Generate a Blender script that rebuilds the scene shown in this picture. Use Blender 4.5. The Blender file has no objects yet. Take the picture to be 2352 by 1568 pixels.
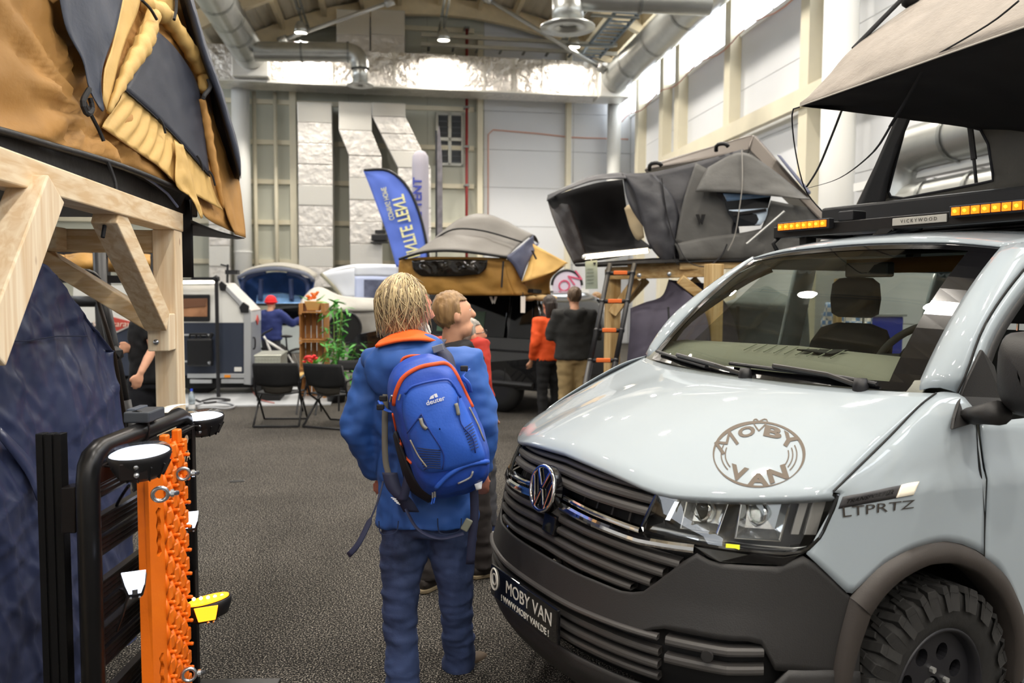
import bpy, bmesh, math, random
from math import sin, cos, pi, radians as R
from mathutils import Vector as V, Matrix, noise as NZ
random.seed(7)
SC = bpy.context.scene
COL = SC.collection
# ---------------------------------------------------------------- camera
F, PIT, ROLL, CH = 1829.0, .0631, .0048, 1.6917
_c, _s, _cr, _sr = cos(PIT), sin(PIT), cos(ROLL), sin(ROLL)
CAMP = V((0, 0, CH))
cam_d = bpy.data.cameras.new('camera'); cam = bpy.data.objects.new('camera', cam_d); COL.objects.link(cam)
cam_d.sensor_width = 36; cam_d.lens = F/2352*36; cam_d.clip_start = .05; cam_d.clip_end = 200
_fw, _up, _rt = V((0, _c, -_s)), V((0, _s, _c)), V((1, 0, 0))
_r = _rt*_cr + _up*_sr; _u = _up*_cr - _rt*_sr
cam.matrix_world = Matrix((( _r.x, _u.x, -_fw.x, 0), (_r.y, _u.y, -_fw.y, 0), (_r.z, _u.z, -_fw.z, CH), (0, 0, 0, 1)))
cam_d.dof.use_dof = True; cam_d.dof.focus_distance = 3.3; cam_d.dof.aperture_fstop = 2.8
SC.camera = cam
def ray(u, v):
    x, y = u-1176, v-784
    xr, yr = x*_cr+y*_sr, -x*_sr+y*_cr
    a, w = xr/F, -yr/F
    return V((a, _c+_s*w, -_s+_c*w))
def at(u, v, Y): d = ray(u, v); return CAMP + d*(Y/d.y)
def atz(u, v, z): d = ray(u, v); return CAMP + d*((z-CH)/d.z)
def atx(u, v, X): d = ray(u, v); return CAMP + d*(X/d.x)
def atpl(u, v, p, n): d = ray(u, v); return CAMP + d*((V(p)-CAMP).dot(n)/d.dot(n))
def proj(p):
    q = V(p)-CAMP; d = q.dot(_fw)
    return (1176+F*q.dot(_r)/d, 784-F*q.dot(_u)/d)
# ---------------------------------------------------------------- world and view
w = bpy.data.worlds.new('world'); SC.world = w; w.use_nodes = True
w.node_tree.nodes['Background'].inputs[0].default_value = (.85, .92, 1, 1)
w.node_tree.nodes['Background'].inputs[1].default_value = 1.0
vs = SC.view_settings; vs.view_transform = 'Standard'; vs.look = 'None'; vs.gamma = 1; vs.use_curve_mapping = False
vs.exposure = -0.66
SC.cycles.max_bounces = 8; SC.cycles.diffuse_bounces = 4; SC.cycles.glossy_bounces = 4
SC.cycles.transparent_max_bounces = 12; SC.cycles.caustics_reflective = False; SC.cycles.caustics_refractive = False
SC.cycles.sample_clamp_indirect = 6
# hall frame: s right along the end wall, t towards the camera, z up
TH = .15
EH, DH = V((cos(TH), sin(TH), 0)), V((-sin(TH), cos(TH), 0))
C0 = V((-2.32, 25.22, 0))
def hp(s, t, z): return C0 + EH*s - DH*t + V((0, 0, z))
def h2s(p): q = p-C0; return q.dot(EH), -q.dot(DH), p.z
def onend(u, v, t=0): return h2s(atpl(u, v, hp(0, t, 0), DH))
SRW = 6.2
def onright(u, v, s=SRW): return h2s(atpl(u, v, hp(s, 0, 0), EH))
# the hall's own lamps: three rows of high bays (the fixtures are built with the hall)
LAMPS = []
for s_ in (-3.9, 0, 3.75):
    for k in range(9):
        t_ = 2.4+4.25*k
        LAMPS.append((s_, t_))
        L = bpy.data.lights.new('high_bay_light', 'AREA'); L.shape = 'DISK'; L.size = .34; L.energy = 260; L.color = (1, .93, .83); L.spread = R(150)
        lo = bpy.data.objects.new('high_bay_light', L); COL.objects.link(lo); lo.location = hp(s_, t_, 8.66)
# ---------------------------------------------------------------- materials
def lin(c):
    if isinstance(c, str):
        c = c.lstrip('#'); c = [int(c[i:i+2], 16)/255 for i in (0, 2, 4)]
    return tuple((x/12.92 if x <= .04045 else ((x+.055)/1.055)**2.4) for x in c)+(1,)
MATS = {}
def mat(name, col=None, rough=.6, metal=0, var=0, vscale=6, bump=0, bscale=40, coat=0, emit=None, estr=0, trans=0, alpha=1, sheen=0, stretch=None, col2=None, detail=4, ior=1.45, rvar=0, spec=.5, voro=False, bdist=.01):
    if name in MATS: return MATS[name]
    m = bpy.data.materials.new(name); m.use_nodes = True; nt = m.node_tree; b = nt.nodes['Principled BSDF']
    c = lin(col); b.inputs['Base Color'].default_value = c
    b.inputs['Roughness'].default_value = rough; b.inputs['Metallic'].default_value = metal
    b.inputs['Coat Weight'].default_value = coat; b.inputs['Coat Roughness'].default_value = .03
    b.inputs['IOR'].default_value = ior; b.inputs['Specular IOR Level'].default_value = spec
    b.inputs['Transmission Weight'].default_value = trans; b.inputs['Alpha'].default_value = alpha; b.inputs['Sheen Weight'].default_value = sheen
    if emit: b.inputs['Emission Color'].default_value = lin(emit); b.inputs['Emission Strength'].default_value = estr
    if var or bump or col2 or rvar:
        tc = nt.nodes.new('ShaderNodeTexCoord'); mp = nt.nodes.new('ShaderNodeMapping'); nt.links.new(tc.outputs['Object'], mp.inputs[0])
        if stretch: mp.inputs['Scale'].default_value = stretch
        def nz(sc, dt=detail):
            n = nt.nodes.new('ShaderNodeTexNoise'); n.inputs['Scale'].default_value = sc; n.inputs['Detail'].default_value = dt
            nt.links.new(mp.outputs[0], n.inputs['Vector']); return n.outputs['Fac']
        if var or col2:
            rp = nt.nodes.new('ShaderNodeValToRGB'); rp.color_ramp.elements[0].position = .3; rp.color_ramp.elements[1].position = .7
            c2 = lin(col2) if col2 else tuple(min(1, x*(1+var)) for x in c[:3])+(1,)
            rp.color_ramp.elements[0].color = c if col2 else tuple(x*(1-var) for x in c[:3])+(1,); rp.color_ramp.elements[1].color = c2
            nt.links.new(nz(vscale), rp.inputs[0]); nt.links.new(rp.outputs[0], b.inputs['Base Color'])
        if rvar:
            mr = nt.nodes.new('ShaderNodeMapRange'); mr.inputs[3].default_value = rough-rvar; mr.inputs[4].default_value = rough+rvar
            nt.links.new(nz(vscale*1.7), mr.inputs[0]); nt.links.new(mr.outputs[0], b.inputs['Roughness'])
        if bump:
            bp = nt.nodes.new('ShaderNodeBump'); bp.inputs['Strength'].default_value = bump; bp.inputs['Distance'].default_value = bdist
            if voro:
                vn = nt.nodes.new('ShaderNodeTexVoronoi'); vn.inputs['Scale'].default_value = bscale; nt.links.new(mp.outputs[0], vn.inputs['Vector']); o = vn.outputs['Distance']
            else: o = nz(bscale)
            nt.links.new(o, bp.inputs['Height']); nt.links.new(bp.outputs[0], b.inputs['Normal'])
    MATS[name] = m; return m
def emis(name, col, st): return mat(name, col, .5, emit=col, estr=st)
def wood(name, c1, c2, axis=2, sc=1.0, rough=.62):
    """pine: long grain lines along one axis plus sparse knots"""
    if name in MATS: return MATS[name]
    m = bpy.data.materials.new(name); m.use_nodes = True; nt = m.node_tree; b = nt.nodes['Principled BSDF']; b.inputs['Roughness'].default_value = rough
    tc = nt.nodes.new('ShaderNodeTexCoord'); mp = nt.nodes.new('ShaderNodeMapping'); nt.links.new(tc.outputs['Object'], mp.inputs[0])
    s = [sc*34]*3; s[axis] = sc*1.5; mp.inputs['Scale'].default_value = s
    n = nt.nodes.new('ShaderNodeTexNoise'); n.inputs['Scale'].default_value = 1; n.inputs['Detail'].default_value = 3; n.inputs['Distortion'].default_value = .6
    nt.links.new(mp.outputs[0], n.inputs['Vector'])
    rp = nt.nodes.new('ShaderNodeValToRGB'); rp.color_ramp.elements[0].position = .36; rp.color_ramp.elements[1].position = .66
    rp.color_ramp.elements[0].color = lin(c2); rp.color_ramp.elements[1].color = lin(c1)
    nt.links.new(n.outputs['Fac'], rp.inputs[0])
    vo = nt.nodes.new('ShaderNodeTexVoronoi'); vo.inputs['Scale'].default_value = 3.2*sc
    mp2 = nt.nodes.new('ShaderNodeMapping'); nt.links.new(tc.outputs['Object'], mp2.inputs[0]); s2 = [1.6]*3; s2[axis] = .8; mp2.inputs['Scale'].default_value = s2
    nt.links.new(mp2.outputs[0], vo.inputs['Vector'])
    k = nt.nodes.new('ShaderNodeMapRange'); k.inputs[1].default_value = .035; k.inputs[2].default_value = .07; k.inputs[3].default_value = .75; k.inputs[4].default_value = 0
    nt.links.new(vo.outputs['Distance'], k.inputs[0])
    mx = nt.nodes.new('ShaderNodeMix'); mx.data_type = 'RGBA'; mx.inputs[7].default_value = lin('#7a4a26')
    nt.links.new(k.outputs[0], mx.inputs[0]); nt.links.new(rp.outputs[0], mx.inputs[6]); nt.links.new(mx.outputs[2], b.inputs['Base Color'])
    MATS[name] = m; return m
# ---------------------------------------------------------------- mesh builder
class MB:
    def __init__(s): s.v = []; s.f = []
    def add(s, vs, fs):
        o = len(s.v); s.v += [tuple(x) for x in vs]; s.f += [tuple(i+o for i in f) for f in fs]; return s
    def box(s, c, size, M=None):
        c = V(c); h = [x/2 for x in size]; vs = []
        for x in (-1, 1):
            for y in (-1, 1):
                for z in (-1, 1):
                    p = V((x*h[0], y*h[1], z*h[2])); vs.append(c+(M@p if M else p))
        return s.add(vs, [(0, 1, 3, 2), (4, 6, 7, 5), (0, 4, 5, 1), (2, 3, 7, 6), (0, 2, 6, 4), (1, 5, 7, 3)])
    def frame(s, o, ex, ey, ez, lo, hi):
        """box in a frame o + x*ex + y*ey + z*ez"""
        vs = [V(o)+ex*x+ey*y+ez*z for x in (lo[0], hi[0]) for y in (lo[1], hi[1]) for z in (lo[2], hi[2])]
        return s.add(vs, [(0, 1, 3, 2), (4, 6, 7, 5), (0, 4, 5, 1), (2, 3, 7, 6), (0, 2, 6, 4), (1, 5, 7, 3)])
    def bar(s, a, b, w, h, up=(0, 0, 1)):
        a, b = V(a), V(b); d = (b-a); L = d.length; d.normalize(); up = V(up)
        x = d.cross(up)
        if x.length < 1e-4: x = d.cross(V((1, 0, 0)))
        x.normalize(); y = x.cross(d).normalized()
        return s.frame(a, d, x, y, (0, -w/2, -h/2), (L, w/2, h/2))
    def tube(s, pts, r, n=10, caps=True, closed=False, sq=None, up=None):
        """sweep; r a number, list, or list of (rx, ry)"""
        pts = [V(p) for p in pts]; N = len(pts)
        rr = [(x if isinstance(x, (tuple, list)) else (x, x)) for x in (r if isinstance(r, (list,)) else [r]*N)]
        tg = []
        for i in range(N):
            a = pts[(i-1) % N if closed else max(i-1, 0)]; b = pts[(i+1) % N if closed else min(i+1, N-1)]
            t = (b-a); t = t.normalized() if t.length > 1e-9 else V((0, 0, 1)); tg.append(t)
        x = V(up) if up else (V((0, 0, 1)) if abs(tg[0].z) < .9 else V((1, 0, 0)))
        vs = []
        for i in range(N):
            x = (x - tg[i]*x.dot(tg[i]))
            if x.length < 1e-6: x = tg[i].orthogonal()
            x.normalize(); y = tg[i].cross(x)
            for k in range(n):
                an = 2*pi*k/n + (pi/4 if sq else 0); cx, cy = cos(an), sin(an)
                if sq: q = 1/max(abs(cx), abs(cy)); cx *= q; cy *= q
                vs.append(pts[i]+x*cx*rr[i][0]+y*cy*rr[i][1])
        fs = []
        for i in range(N if closed else N-1):
            j = (i+1) % N
            for k in range(n): fs.append((i*n+k, i*n+(k+1) % n, j*n+(k+1) % n, j*n+k))
        if caps and not closed: fs += [tuple(range(n-1, -1, -1)), tuple((N-1)*n+k for k in range(n))]
        return s.add(vs, fs)
    def lathe(s, prof, n=24, o=(0, 0, 0), ax=(0, 0, 1), a0=0, a1=2*pi):
        ax = V(ax).normalized(); x = ax.orthogonal().normalized(); y = ax.cross(x); o = V(o); full = abs(a1-a0-2*pi) < 1e-6
        m = n if full else n+1; vs = []
        for r, h in prof:
            for k in range(m):
                an = a0+(a1-a0)*k/n; vs.append(o+ax*h+x*cos(an)*r+y*sin(an)*r)
        fs = []
        for i in range(len(prof)-1):
            for k in range(n if full else n):
                k2 = (k+1) % m; fs.append((i*m+k, i*m+k2, (i+1)*m+k2, (i+1)*m+k))
        return s.add(vs, fs)
    def prism(s, poly, d):
        """closed polygon (3D points) extruded by vector d"""
        n = len(poly); d = V(d); vs = [V(p) for p in poly]+[V(p)+d for p in poly]
        fs = [tuple(range(n-1, -1, -1)), tuple(range(n, 2*n))]+[(i, (i+1) % n, n+(i+1) % n, n+i) for i in range(n)]
        return s.add(vs, fs)
    def grid(s, rows, closeu=False):
        n = len(rows[0]); vs = [p for r in rows for p in r]; fs = []
        for i in range(len(rows)-1):
            for k in range(n if closeu else n-1): fs.append((i*n+k, i*n+(k+1) % n, (i+1)*n+(k+1) % n, (i+1)*n+k))
        return s.add(vs, fs)
    def ico(s, c, r, sub=2, sc=(1, 1, 1), M=None):
        bm = bmesh.new(); bmesh.ops.create_icosphere(bm, subdivisions=sub, radius=1); c = V(c)
        vs = [c+((M@V((p.co.x*sc[0], p.co.y*sc[1], p.co.z*sc[2]))) if M else V((p.co.x*sc[0], p.co.y*sc[1], p.co.z*sc[2])))*r for p in bm.verts]
        fs = [tuple(q.index for q in f.verts) for f in bm.faces]; bm.free(); return s.add(vs, fs)
    def mesh(s, name, smooth=False, fix=True):
        me = bpy.data.meshes.new(name); me.from_pydata(s.v, [], s.f)
        if fix:
            bm = bmesh.new(); bm.from_mesh(me); bmesh.ops.recalc_face_normals(bm, faces=bm.faces); bm.to_mesh(me); bm.free()
        if smooth:
            for p in me.polygons: p.use_smooth = True
        me.validate(); return me
    def build(s, name, m, parent=None, smooth=False, bevel=0, solid=0, sub=0, weld=0, segs=2, off=0, auto=None):
        me = s.mesh(name, smooth or auto is not None); o = bpy.data.objects.new(name, me); COL.objects.link(o)
        if m: me.materials.append(m)
        if weld: x = o.modifiers.new('w', 'WELD'); x.merge_threshold = weld
        if sub: x = o.modifiers.new('s', 'SUBSURF'); x.levels = sub; x.render_levels = sub
        if solid: x = o.modifiers.new('t', 'SOLIDIFY'); x.thickness = solid; x.offset = off
        if bevel: x = o.modifiers.new('b', 'BEVEL'); x.width = bevel; x.segments = segs; x.limit_method = 'ANGLE'; x.angle_limit = R(35)
        if auto is not None:
            try: me.set_sharp_from_angle(angle=R(auto))
            except Exception: pass
        if parent: adopt(o, parent)
        return o
def adopt(o, parent):
    o.parent = parent; o.matrix_parent_inverse = wmat(parent).inverted()
def wmat(o):
    m = o.matrix_basis.copy()
    if o.parent: m = wmat(o.parent) @ o.matrix_parent_inverse @ m
    return m
def tag(o, label=None, cat=None, group=None, kind=None):
    if label: o['label'] = label
    if cat: o['category'] = cat
    if group: o['group'] = group
    if kind: o['kind'] = kind
    return o
def thing(name, label, cat, loc=(0, 0, 0), group=None, kind=None):
    o = bpy.data.objects.new(name, None); COL.objects.link(o); o.location = loc; o.empty_display_size = .1
    return tag(o, label, cat, group, kind)
def copy_tree(o, parent=None):
    c = o.copy(); COL.objects.link(c)
    if parent: c.parent = parent; c.matrix_parent_inverse = o.matrix_parent_inverse.copy()
    for ch in list(o.children): copy_tree(ch, c)
    return c
def share(src, name, M, parent=None, mt=None):
    """another object with the same mesh at matrix M"""
    o = bpy.data.objects.new(name, src.data); COL.objects.link(o); o.matrix_basis = M
    for md in src.modifiers:
        n = o.modifiers.new(md.name, md.type)
        for k in ('width', 'segments', 'limit_method', 'angle_limit', 'thickness', 'offset', 'levels', 'render_levels'):
            if hasattr(md, k):
                try: setattr(n, k, getattr(md, k))
                except Exception: pass
    if parent: adopt(o, parent)
    return o
# ---------------------------------------------------------------- curves and patches
def cr(pts, n):
    """Catmull-Rom through points, resampled to n by chord length"""
    P = [V(p) if len(p) == 3 else V((p[0], p[1], 0)) for p in pts]
    if len(P) == 2: return [P[0].lerp(P[1], i/(n-1)) for i in range(n)]
    out = []
    for i in range(len(P)-1):
        a, b, c, d = P[max(i-1, 0)], P[i], P[i+1], P[min(i+2, len(P)-1)]
        for k in range(12):
            t = k/12; out.append(.5*((2*b)+(c-a)*t+(2*a-5*b+4*c-d)*t*t+(3*b-a-3*c+d)*t**3))
    out.append(P[-1]); return resamp(out, n)
def resamp(P, n):
    P = [V(p) for p in P]; L = [0]
    for i in range(1, len(P)): L.append(L[-1]+(P[i]-P[i-1]).length)
    out = []; j = 0
    for k in range(n):
        d = L[-1]*k/(n-1)
        while j < len(P)-2 and L[j+1] < d: j += 1
        seg = L[j+1]-L[j]; t = (d-L[j])/seg if seg > 1e-12 else 0
        out.append(P[j].lerp(P[j+1], max(0, min(1, t))))
    return out
def poly(pts, n): return resamp([V(p) if len(p) == 3 else V((p[0], p[1], 0)) for p in pts], n)
def loft(rows, nu, nv, smooth_v=True, smooth_u=True):
    R_ = [(cr if smooth_u else poly)(r, nu) for r in rows]
    cols = [(cr if smooth_v else poly)([r[k] for r in R_], nv) for k in range(nu)]
    return [[cols[k][i] for k in range(nu)] for i in range(nv)]
def wrinkle(rows, amp, sc, st=(1, 1, 1), seed=0, edge=True, n0=None):
    """push a cloth patch along its normals by folded noise"""
    nv, nu = len(rows), len(rows[0]); out = []
    for i in range(nv):
        o = []
        for k in range(nu):
            a = rows[i][min(k+1, nu-1)]-rows[i][max(k-1, 0)]; b = rows[min(i+1, nv-1)][k]-rows[max(i-1, 0)][k]
            n = a.cross(b); n = n.normalized() if n.length > 1e-9 else V((0, 0, 1))
            p = rows[i][k]; q = V((p.x*st[0], p.y*st[1], p.z*st[2]))*sc+V((seed*7.1, seed*3.3, seed))
            h = NZ.noise(q)+.5*NZ.noise(q*2.1)
            e = min(1, min(i, nv-1-i, k, nu-1-k)/2.0) if edge else 1
            o.append(p+n*amp*h*e)
        out.append(o)
    return out
def sheet(name, rows, m, parent=None, th=.004, nu=24, nv=16, amp=0, sc=6, st=(1, 1, 1), seed=0, smooth_v=True, smooth_u=True, edge=True, lab=None):
    g = loft(rows, nu, nv, smooth_v, smooth_u)
    if amp: g = wrinkle(g, amp, sc, st, seed, edge)
    o = MB().grid(g).build(name, m, parent, smooth=True, solid=th)
    if lab: o['label'] = lab
    return o
def remesh(mb, name, m, parent, voxel=.012, sm=4, disp=None, fac=.5):
    me = mb.mesh(name); o = bpy.data.objects.new('tmp', me); COL.objects.link(o)
    x = o.modifiers.new('r', 'REMESH'); x.mode = 'VOXEL'; x.voxel_size = voxel
    if sm: y = o.modifiers.new('s', 'SMOOTH'); y.iterations = sm; y.factor = fac
    dg = bpy.context.evaluated_depsgraph_get(); dg.update()
    m2 = bpy.data.meshes.new_from_object(o.evaluated_get(dg)); bpy.data.objects.remove(o); bpy.data.meshes.remove(me)
    m2.name = name
    if disp:
        nr = [v.normal.copy() for v in m2.vertices]
        for v, n in zip(m2.vertices, nr): v.co = v.co + n*disp(v.co)
    for p in m2.polygons: p.use_smooth = True
    m2.materials.clear(); m2.materials.append(m)
    q = bpy.data.objects.new(name, m2); COL.objects.link(q)
    if parent: adopt(q, parent)
    return q
def folds(amp, sc, st=(1, 1, 1), seed=0):
    def f(p):
        q = V((p.x*st[0], p.y*st[1], p.z*st[2]))*sc+V((seed, seed*2, seed*3)); a = NZ.noise(q); return amp*(a+.5*NZ.noise(q*2.3))
    return f
def text(body, m, M, parent, size=1, name='lettering', align='CENTER', ex=.002, bold=0, shear=0, sx=1, space=1, lab=None):
    """flat lettering as a mesh; M places the text plane (x right, y up)"""
    c = bpy.data.curves.new(name, 'FONT'); c.body = body; c.size = size; c.align_x = align; c.align_y = 'CENTER'; c.extrude = ex; c.offset = bold; c.shear = shear; c.space_character = space; c.resolution_u = 3
    o = bpy.data.objects.new('tmp', c); COL.objects.link(o); dg = bpy.context.evaluated_depsgraph_get()
    me = bpy.data.meshes.new_from_object(o.evaluated_get(dg)); bpy.data.objects.remove(o); bpy.data.curves.remove(c)
    me.name = name; me.transform(M @ Matrix.Diagonal((sx, 1, 1, 1))); me.materials.clear(); me.materials.append(m)
    q = bpy.data.objects.new(name, me); COL.objects.link(q)
    if parent: adopt(q, parent)
    if lab: q['label'] = lab
    return q
def frameM(o, x, y):
    x = V(x).normalized(); y = V(y); y = (y-x*y.dot(x)).normalized(); z = x.cross(y); o = V(o)
    return Matrix(((x.x, y.x, z.x, o.x), (x.y, y.y, z.y, o.y), (x.z, y.z, z.z, o.z), (0, 0, 0, 1)))
# ================================================================ HALL
def carpet():
    m = bpy.data.materials.new('carpet'); m.use_nodes = True; nt = m.node_tree; b = nt.nodes['Principled BSDF']; b.inputs['Roughness'].default_value = .95; b.inputs['Specular IOR Level'].default_value = .15
    tc = nt.nodes.new('ShaderNodeTexCoord')
    def nz(sc, d):
        n = nt.nodes.new('ShaderNodeTexNoise'); n.inputs['Scale'].default_value = sc; n.inputs['Detail'].default_value = d; nt.links.new(tc.outputs['Object'], n.inputs['Vector']); return n.outputs['Fac']
    r = nt.nodes.new('ShaderNodeValToRGB'); e = r.color_ramp.elements
    e[0].position = .40; e[0].color = lin('#151413'); e[1].position = .69; e[1].color = lin('#aaa398')
    x = e.new(.52); x.color = lin('#2d2b29')
    nt.links.new(nz(125, 3), r.inputs[0])
    r2 = nt.nodes.new('ShaderNodeValToRGB'); r2.color_ramp.elements[0].position = .35; r2.color_ramp.elements[1].position = .65
    r2.color_ramp.elements[0].color = (.78, .78, .78, 1); r2.color_ramp.elements[1].color = (1, 1, 1, 1); nt.links.new(nz(1.3, 5), r2.inputs[0])
    mx = nt.nodes.new('ShaderNodeMix'); mx.data_type = 'RGBA'; mx.blend_type = 'MULTIPLY'; mx.inputs[0].default_value = 1
    nt.links.new(r.outputs[0], mx.inputs[6]); nt.links.new(r2.outputs[0], mx.inputs[7]); nt.links.new(mx.outputs[2], b.inputs['Base Color'])
    bp = nt.nodes.new('ShaderNodeBump'); bp.inputs['Strength'].default_value = .5; bp.inputs['Distance'].default_value = .006; nt.links.new(nz(190, 3), bp.inputs['Height']); nt.links.new(bp.outputs[0], b.inputs['Normal'])
    return m
M_carpet = carpet()
M_wallL = mat('wall_panel_sage', '#c3c4b6', .55, var=.04, vscale=.8)  # greenish grey puts the shadow on the left end wall into the colour
M_wallR = mat('wall_panel_white', '#dfe1e4', .45, var=.02, vscale=.6)
M_cream = mat('cream_paint', '#e2dac2', .5, var=.04, vscale=2)
M_white = mat('white_paint', '#e6e6e2', .45)
M_foil = mat('crinkled_foil', '#e2ded8', .36, metal=.8, var=.08, vscale=3, bump=1.0, bscale=4.5, rvar=.12, detail=6, bdist=.16)
M_foilS = mat('foil_tape', '#dcdad4', .35, metal=.6, bump=.2, bscale=20)
M_zinc = mat('galvanised_steel', '#b3b5b2', .32, metal=.85, var=.06, vscale=4, bump=.15, bscale=2)
M_zincd = mat('galvanised_seam', '#8d908e', .4, metal=.8)
M_deck = mat('roof_deck', '#ece3d0', .6, var=.04, vscale=2)
M_rib = mat('roof_timber', '#e6d5b2', .6, var=.08, vscale=3)
M_red = mat('red_pipe_paint', '#8a2c2c', .4)
M_dark = mat('dark_louvre', '#3c4045', .5)
M_pane = mat('daylight_pane', '#f4f8ff', .4, emit='#eef5ff', estr=11.0)
M_black = mat('black_plastic', '#17171a', .45)
M_steel = mat('steel_rod', '#b9bab8', .4, metal=.7)
M_lamp = emis('lamp_lens', '#fff3dc', 28)
ZF = 0
floor = MB().frame(hp(0, 0, 0), EH, -DH, V((0, 0, 1)), (-12, -.3, -.1), (SRW+.3, 41, 0)).build('floor', M_carpet)
tag(floor, kind='structure')
# ---- end wall, panel by panel
wb = MB().frame(hp(0, 0, 0), EH, -DH, V((0, 0, 1)), (-12.2, -.3, 0), (SRW+.3, -.05, 11)).build('wall_back', mat('wall_core', '#8d8c80', .8)); tag(wb, kind='structure')
cols = [-12, -9.6, -8.0, -6.6, -4.9, -2.75, -.35, 1.42, 4.3, 6.2]
rails = [0, 1.35, 2.55, 3.75, 4.97, 6.15, 7.35, 8.55, 9.75, 11]
for i in range(len(cols)-1):
    for k in range(len(rails)-1):
        m = M_wallL if cols[i] < 1.3 else M_wallR
        MB().frame(hp(0, 0, 0), EH, -DH, V((0, 0, 1)), (cols[i]+.006, -.05, rails[k]+.006), (cols[i+1]-.006, .0, rails[k+1]-.006)).build('wall_panel', m, wb)
for z in rails[1:-1]:
    MB().frame(hp(0, 0, 0), EH, -DH, V((0, 0, 1)), (-12, 0, z-.07), (1.1, .09, z+.07)).build('rail', M_cream, wb)
for u0, u1 in ((668, 683), (1095, 1107), (1297, 1308)):
    s0 = onend(u0, 400)[0]; s1 = onend(u1, 400)[0]
    MB().frame(hp(0, 0, 0), EH, -DH, V((0, 0, 1)), (s0, 0, 0), (s1, .22, 9.6)).build('post', M_cream, wb)
for u, r in ((586, .065), (634, .06)):
    s0 = onend(u, 400, .2)[0]; MB().tube([hp(s0, .2, 0), hp(s0, .2, 7.6)], r, 10).build('downpipe', M_cream, wb, smooth=True)
def column(u, v, r, lab, t=None, ztop=8.6):
    if t is None: p = onend(u, v, .5)[:2]
    else: p = t
    o = thing('round_column', lab, 'column', hp(p[0], p[1], 0)); q = hp(p[0], p[1], 0)
    MB().tube([q, q+V((0, 0, ztop))], r, 20).build('shaft', M_white, o, smooth=True)
    MB().tube([q+V((0, 0, 2.8)), q+V((0, 0, 2.84))], r+.015, 20).build('collar', M_white, o)
    return o
column(555, 400, .26, 'round white column beside the two thin cream downpipes')
column(1410, 330, .22, 'round white column in the corner where the two hall walls meet')
# louvre window
o = thing('window_1', 'dark four-part louvre window high in the end wall', 'window', hp(onend(1032, 380)[0], 0, 0)); tag(o, kind='structure')
s0, s1 = onend(1001, 320)[0], onend(1064, 320)[0]; z0, z1 = onend(1030, 381)[2], onend(1030, 260)[2]
sm, zm = (s0+s1)/2, (z0+z1)/2
for a, b, c, d in ((s0, sm, z0, zm), (sm, s1, z0, zm), (s0, sm, zm, z1), (sm, s1, zm, z1)):
    MB().frame(hp(0, 0, 0), EH, -DH, V((0, 0, 1)), (a+.06, .0, c+.06), (b-.06, .06, d-.06)).build('pane', M_dark, o)
f = MB()
for a, b, c, d in ((s0, s1, z0, z0+.08), (s0, s1, z1-.08, z1), (s0, s0+.07, z0, z1), (s1-.07, s1, z0, z1), (sm-.05, sm+.05, z0, z1), (s0, s1, zm-.05, zm+.05)):
    f.frame(hp(0, 0, 0), EH, -DH, V((0, 0, 1)), (a, 0, c), (b, .1, d))
f.build('window_frame', M_zinc, o)
for k in range(9):
    z = z0+.1+(z1-z0-.2)*k/8; MB().frame(hp(0, 0, 0), EH, -DH, V((0, 0, 1)), (s0+.07, .05, z), (s1-.07, .085, z+.03)).build('slat', mat('louvre_slat', '#565b60', .5), o)
sp = onend(1072, 300, .35)[0]
o = thing('sprinkler_pipe', 'thin dark red pipe running up the end wall beside the louvre window', 'pipe', hp(sp, .35, 0))
MB().tube([hp(sp, .35, 0), hp(sp, .35, 9.7)], .045, 10).build('riser', M_red, o, smooth=True)
for z in rails[1:-1]: MB().frame(hp(0, 0, 0), EH, -DH, V((0, 0, 1)), (sp-.08, .05, z-.03), (sp+.08, .41, z+.03)).build('clamp', M_zincd, o)
# orange cable line
def cable(name, lab, pts, r, m): return tag(MB().tube(pts, r, 6).build(name, m, smooth=True), lab, 'cable')
cable('signal_cable', 'thin orange cable line run high across the white end wall', [hp(s, .06, z) for s, z in ((1.55, 4.0), (1.55, 6.6), (1.7, 6.75), (3.2, 6.68), (4.2, 6.6), (6.1, 6.6))], .018, mat('cable_orange', '#d9a08a', .6))
# ---- right wall
UZ = V((0, 0, 1))
wr = MB().frame(hp(SRW, 0, 0), EH, -DH, UZ, (.05, -.3, 0), (.35, 41, 11)).build('wall_right', mat('wall_core'), None); tag(wr, kind='structure')
ZW = 7.36
def tcol(u, v): return onright(u, v)[1]
tcols = [0]+[tcol(u, v) for u, v in ((1481, 300), (1538, 300), (1574, 300), (1692, 300), (1873, 300))]+[19.5, 23, 27, 31, 35, 39]
for i in range(len(tcols)-1):
    for k in range(6):
        za, zb = ZW*k/6, ZW*(k+1)/6
        MB().frame(hp(SRW, 0, 0), EH, -DH, UZ, (0, tcols[i]+.006, za+.006), (.05, tcols[i+1]-.006, zb-.006)).build('wall_panel', M_wallR, wr)
    MB().frame(hp(SRW, 0, 0), EH, -DH, UZ, (0, tcols[i], 9.6), (.05, tcols[i+1], 11)).build('wall_panel', M_wallR, wr)
    wn = MB().frame(hp(SRW, 0, 0), EH, -DH, UZ, (.0, tcols[i]+.1, ZW), (.04, tcols[i+1]-.1, 9.5)).build('window_%d' % (i+2), M_pane); tag(wn, kind='structure')
    fr = MB()
    for a, b, c, d in ((tcols[i], tcols[i+1], ZW-.06, ZW+.03), (tcols[i], tcols[i+1], 9.5, 9.62), ((tcols[i]+tcols[i+1])/2-.025, (tcols[i]+tcols[i+1])/2+.025, ZW, 9.55)):
        fr.frame(hp(SRW, 0, 0), EH, -DH, UZ, (-.05, a, c), (.02, b, d))
    fr.build('window_frame', M_white, wn)
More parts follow.
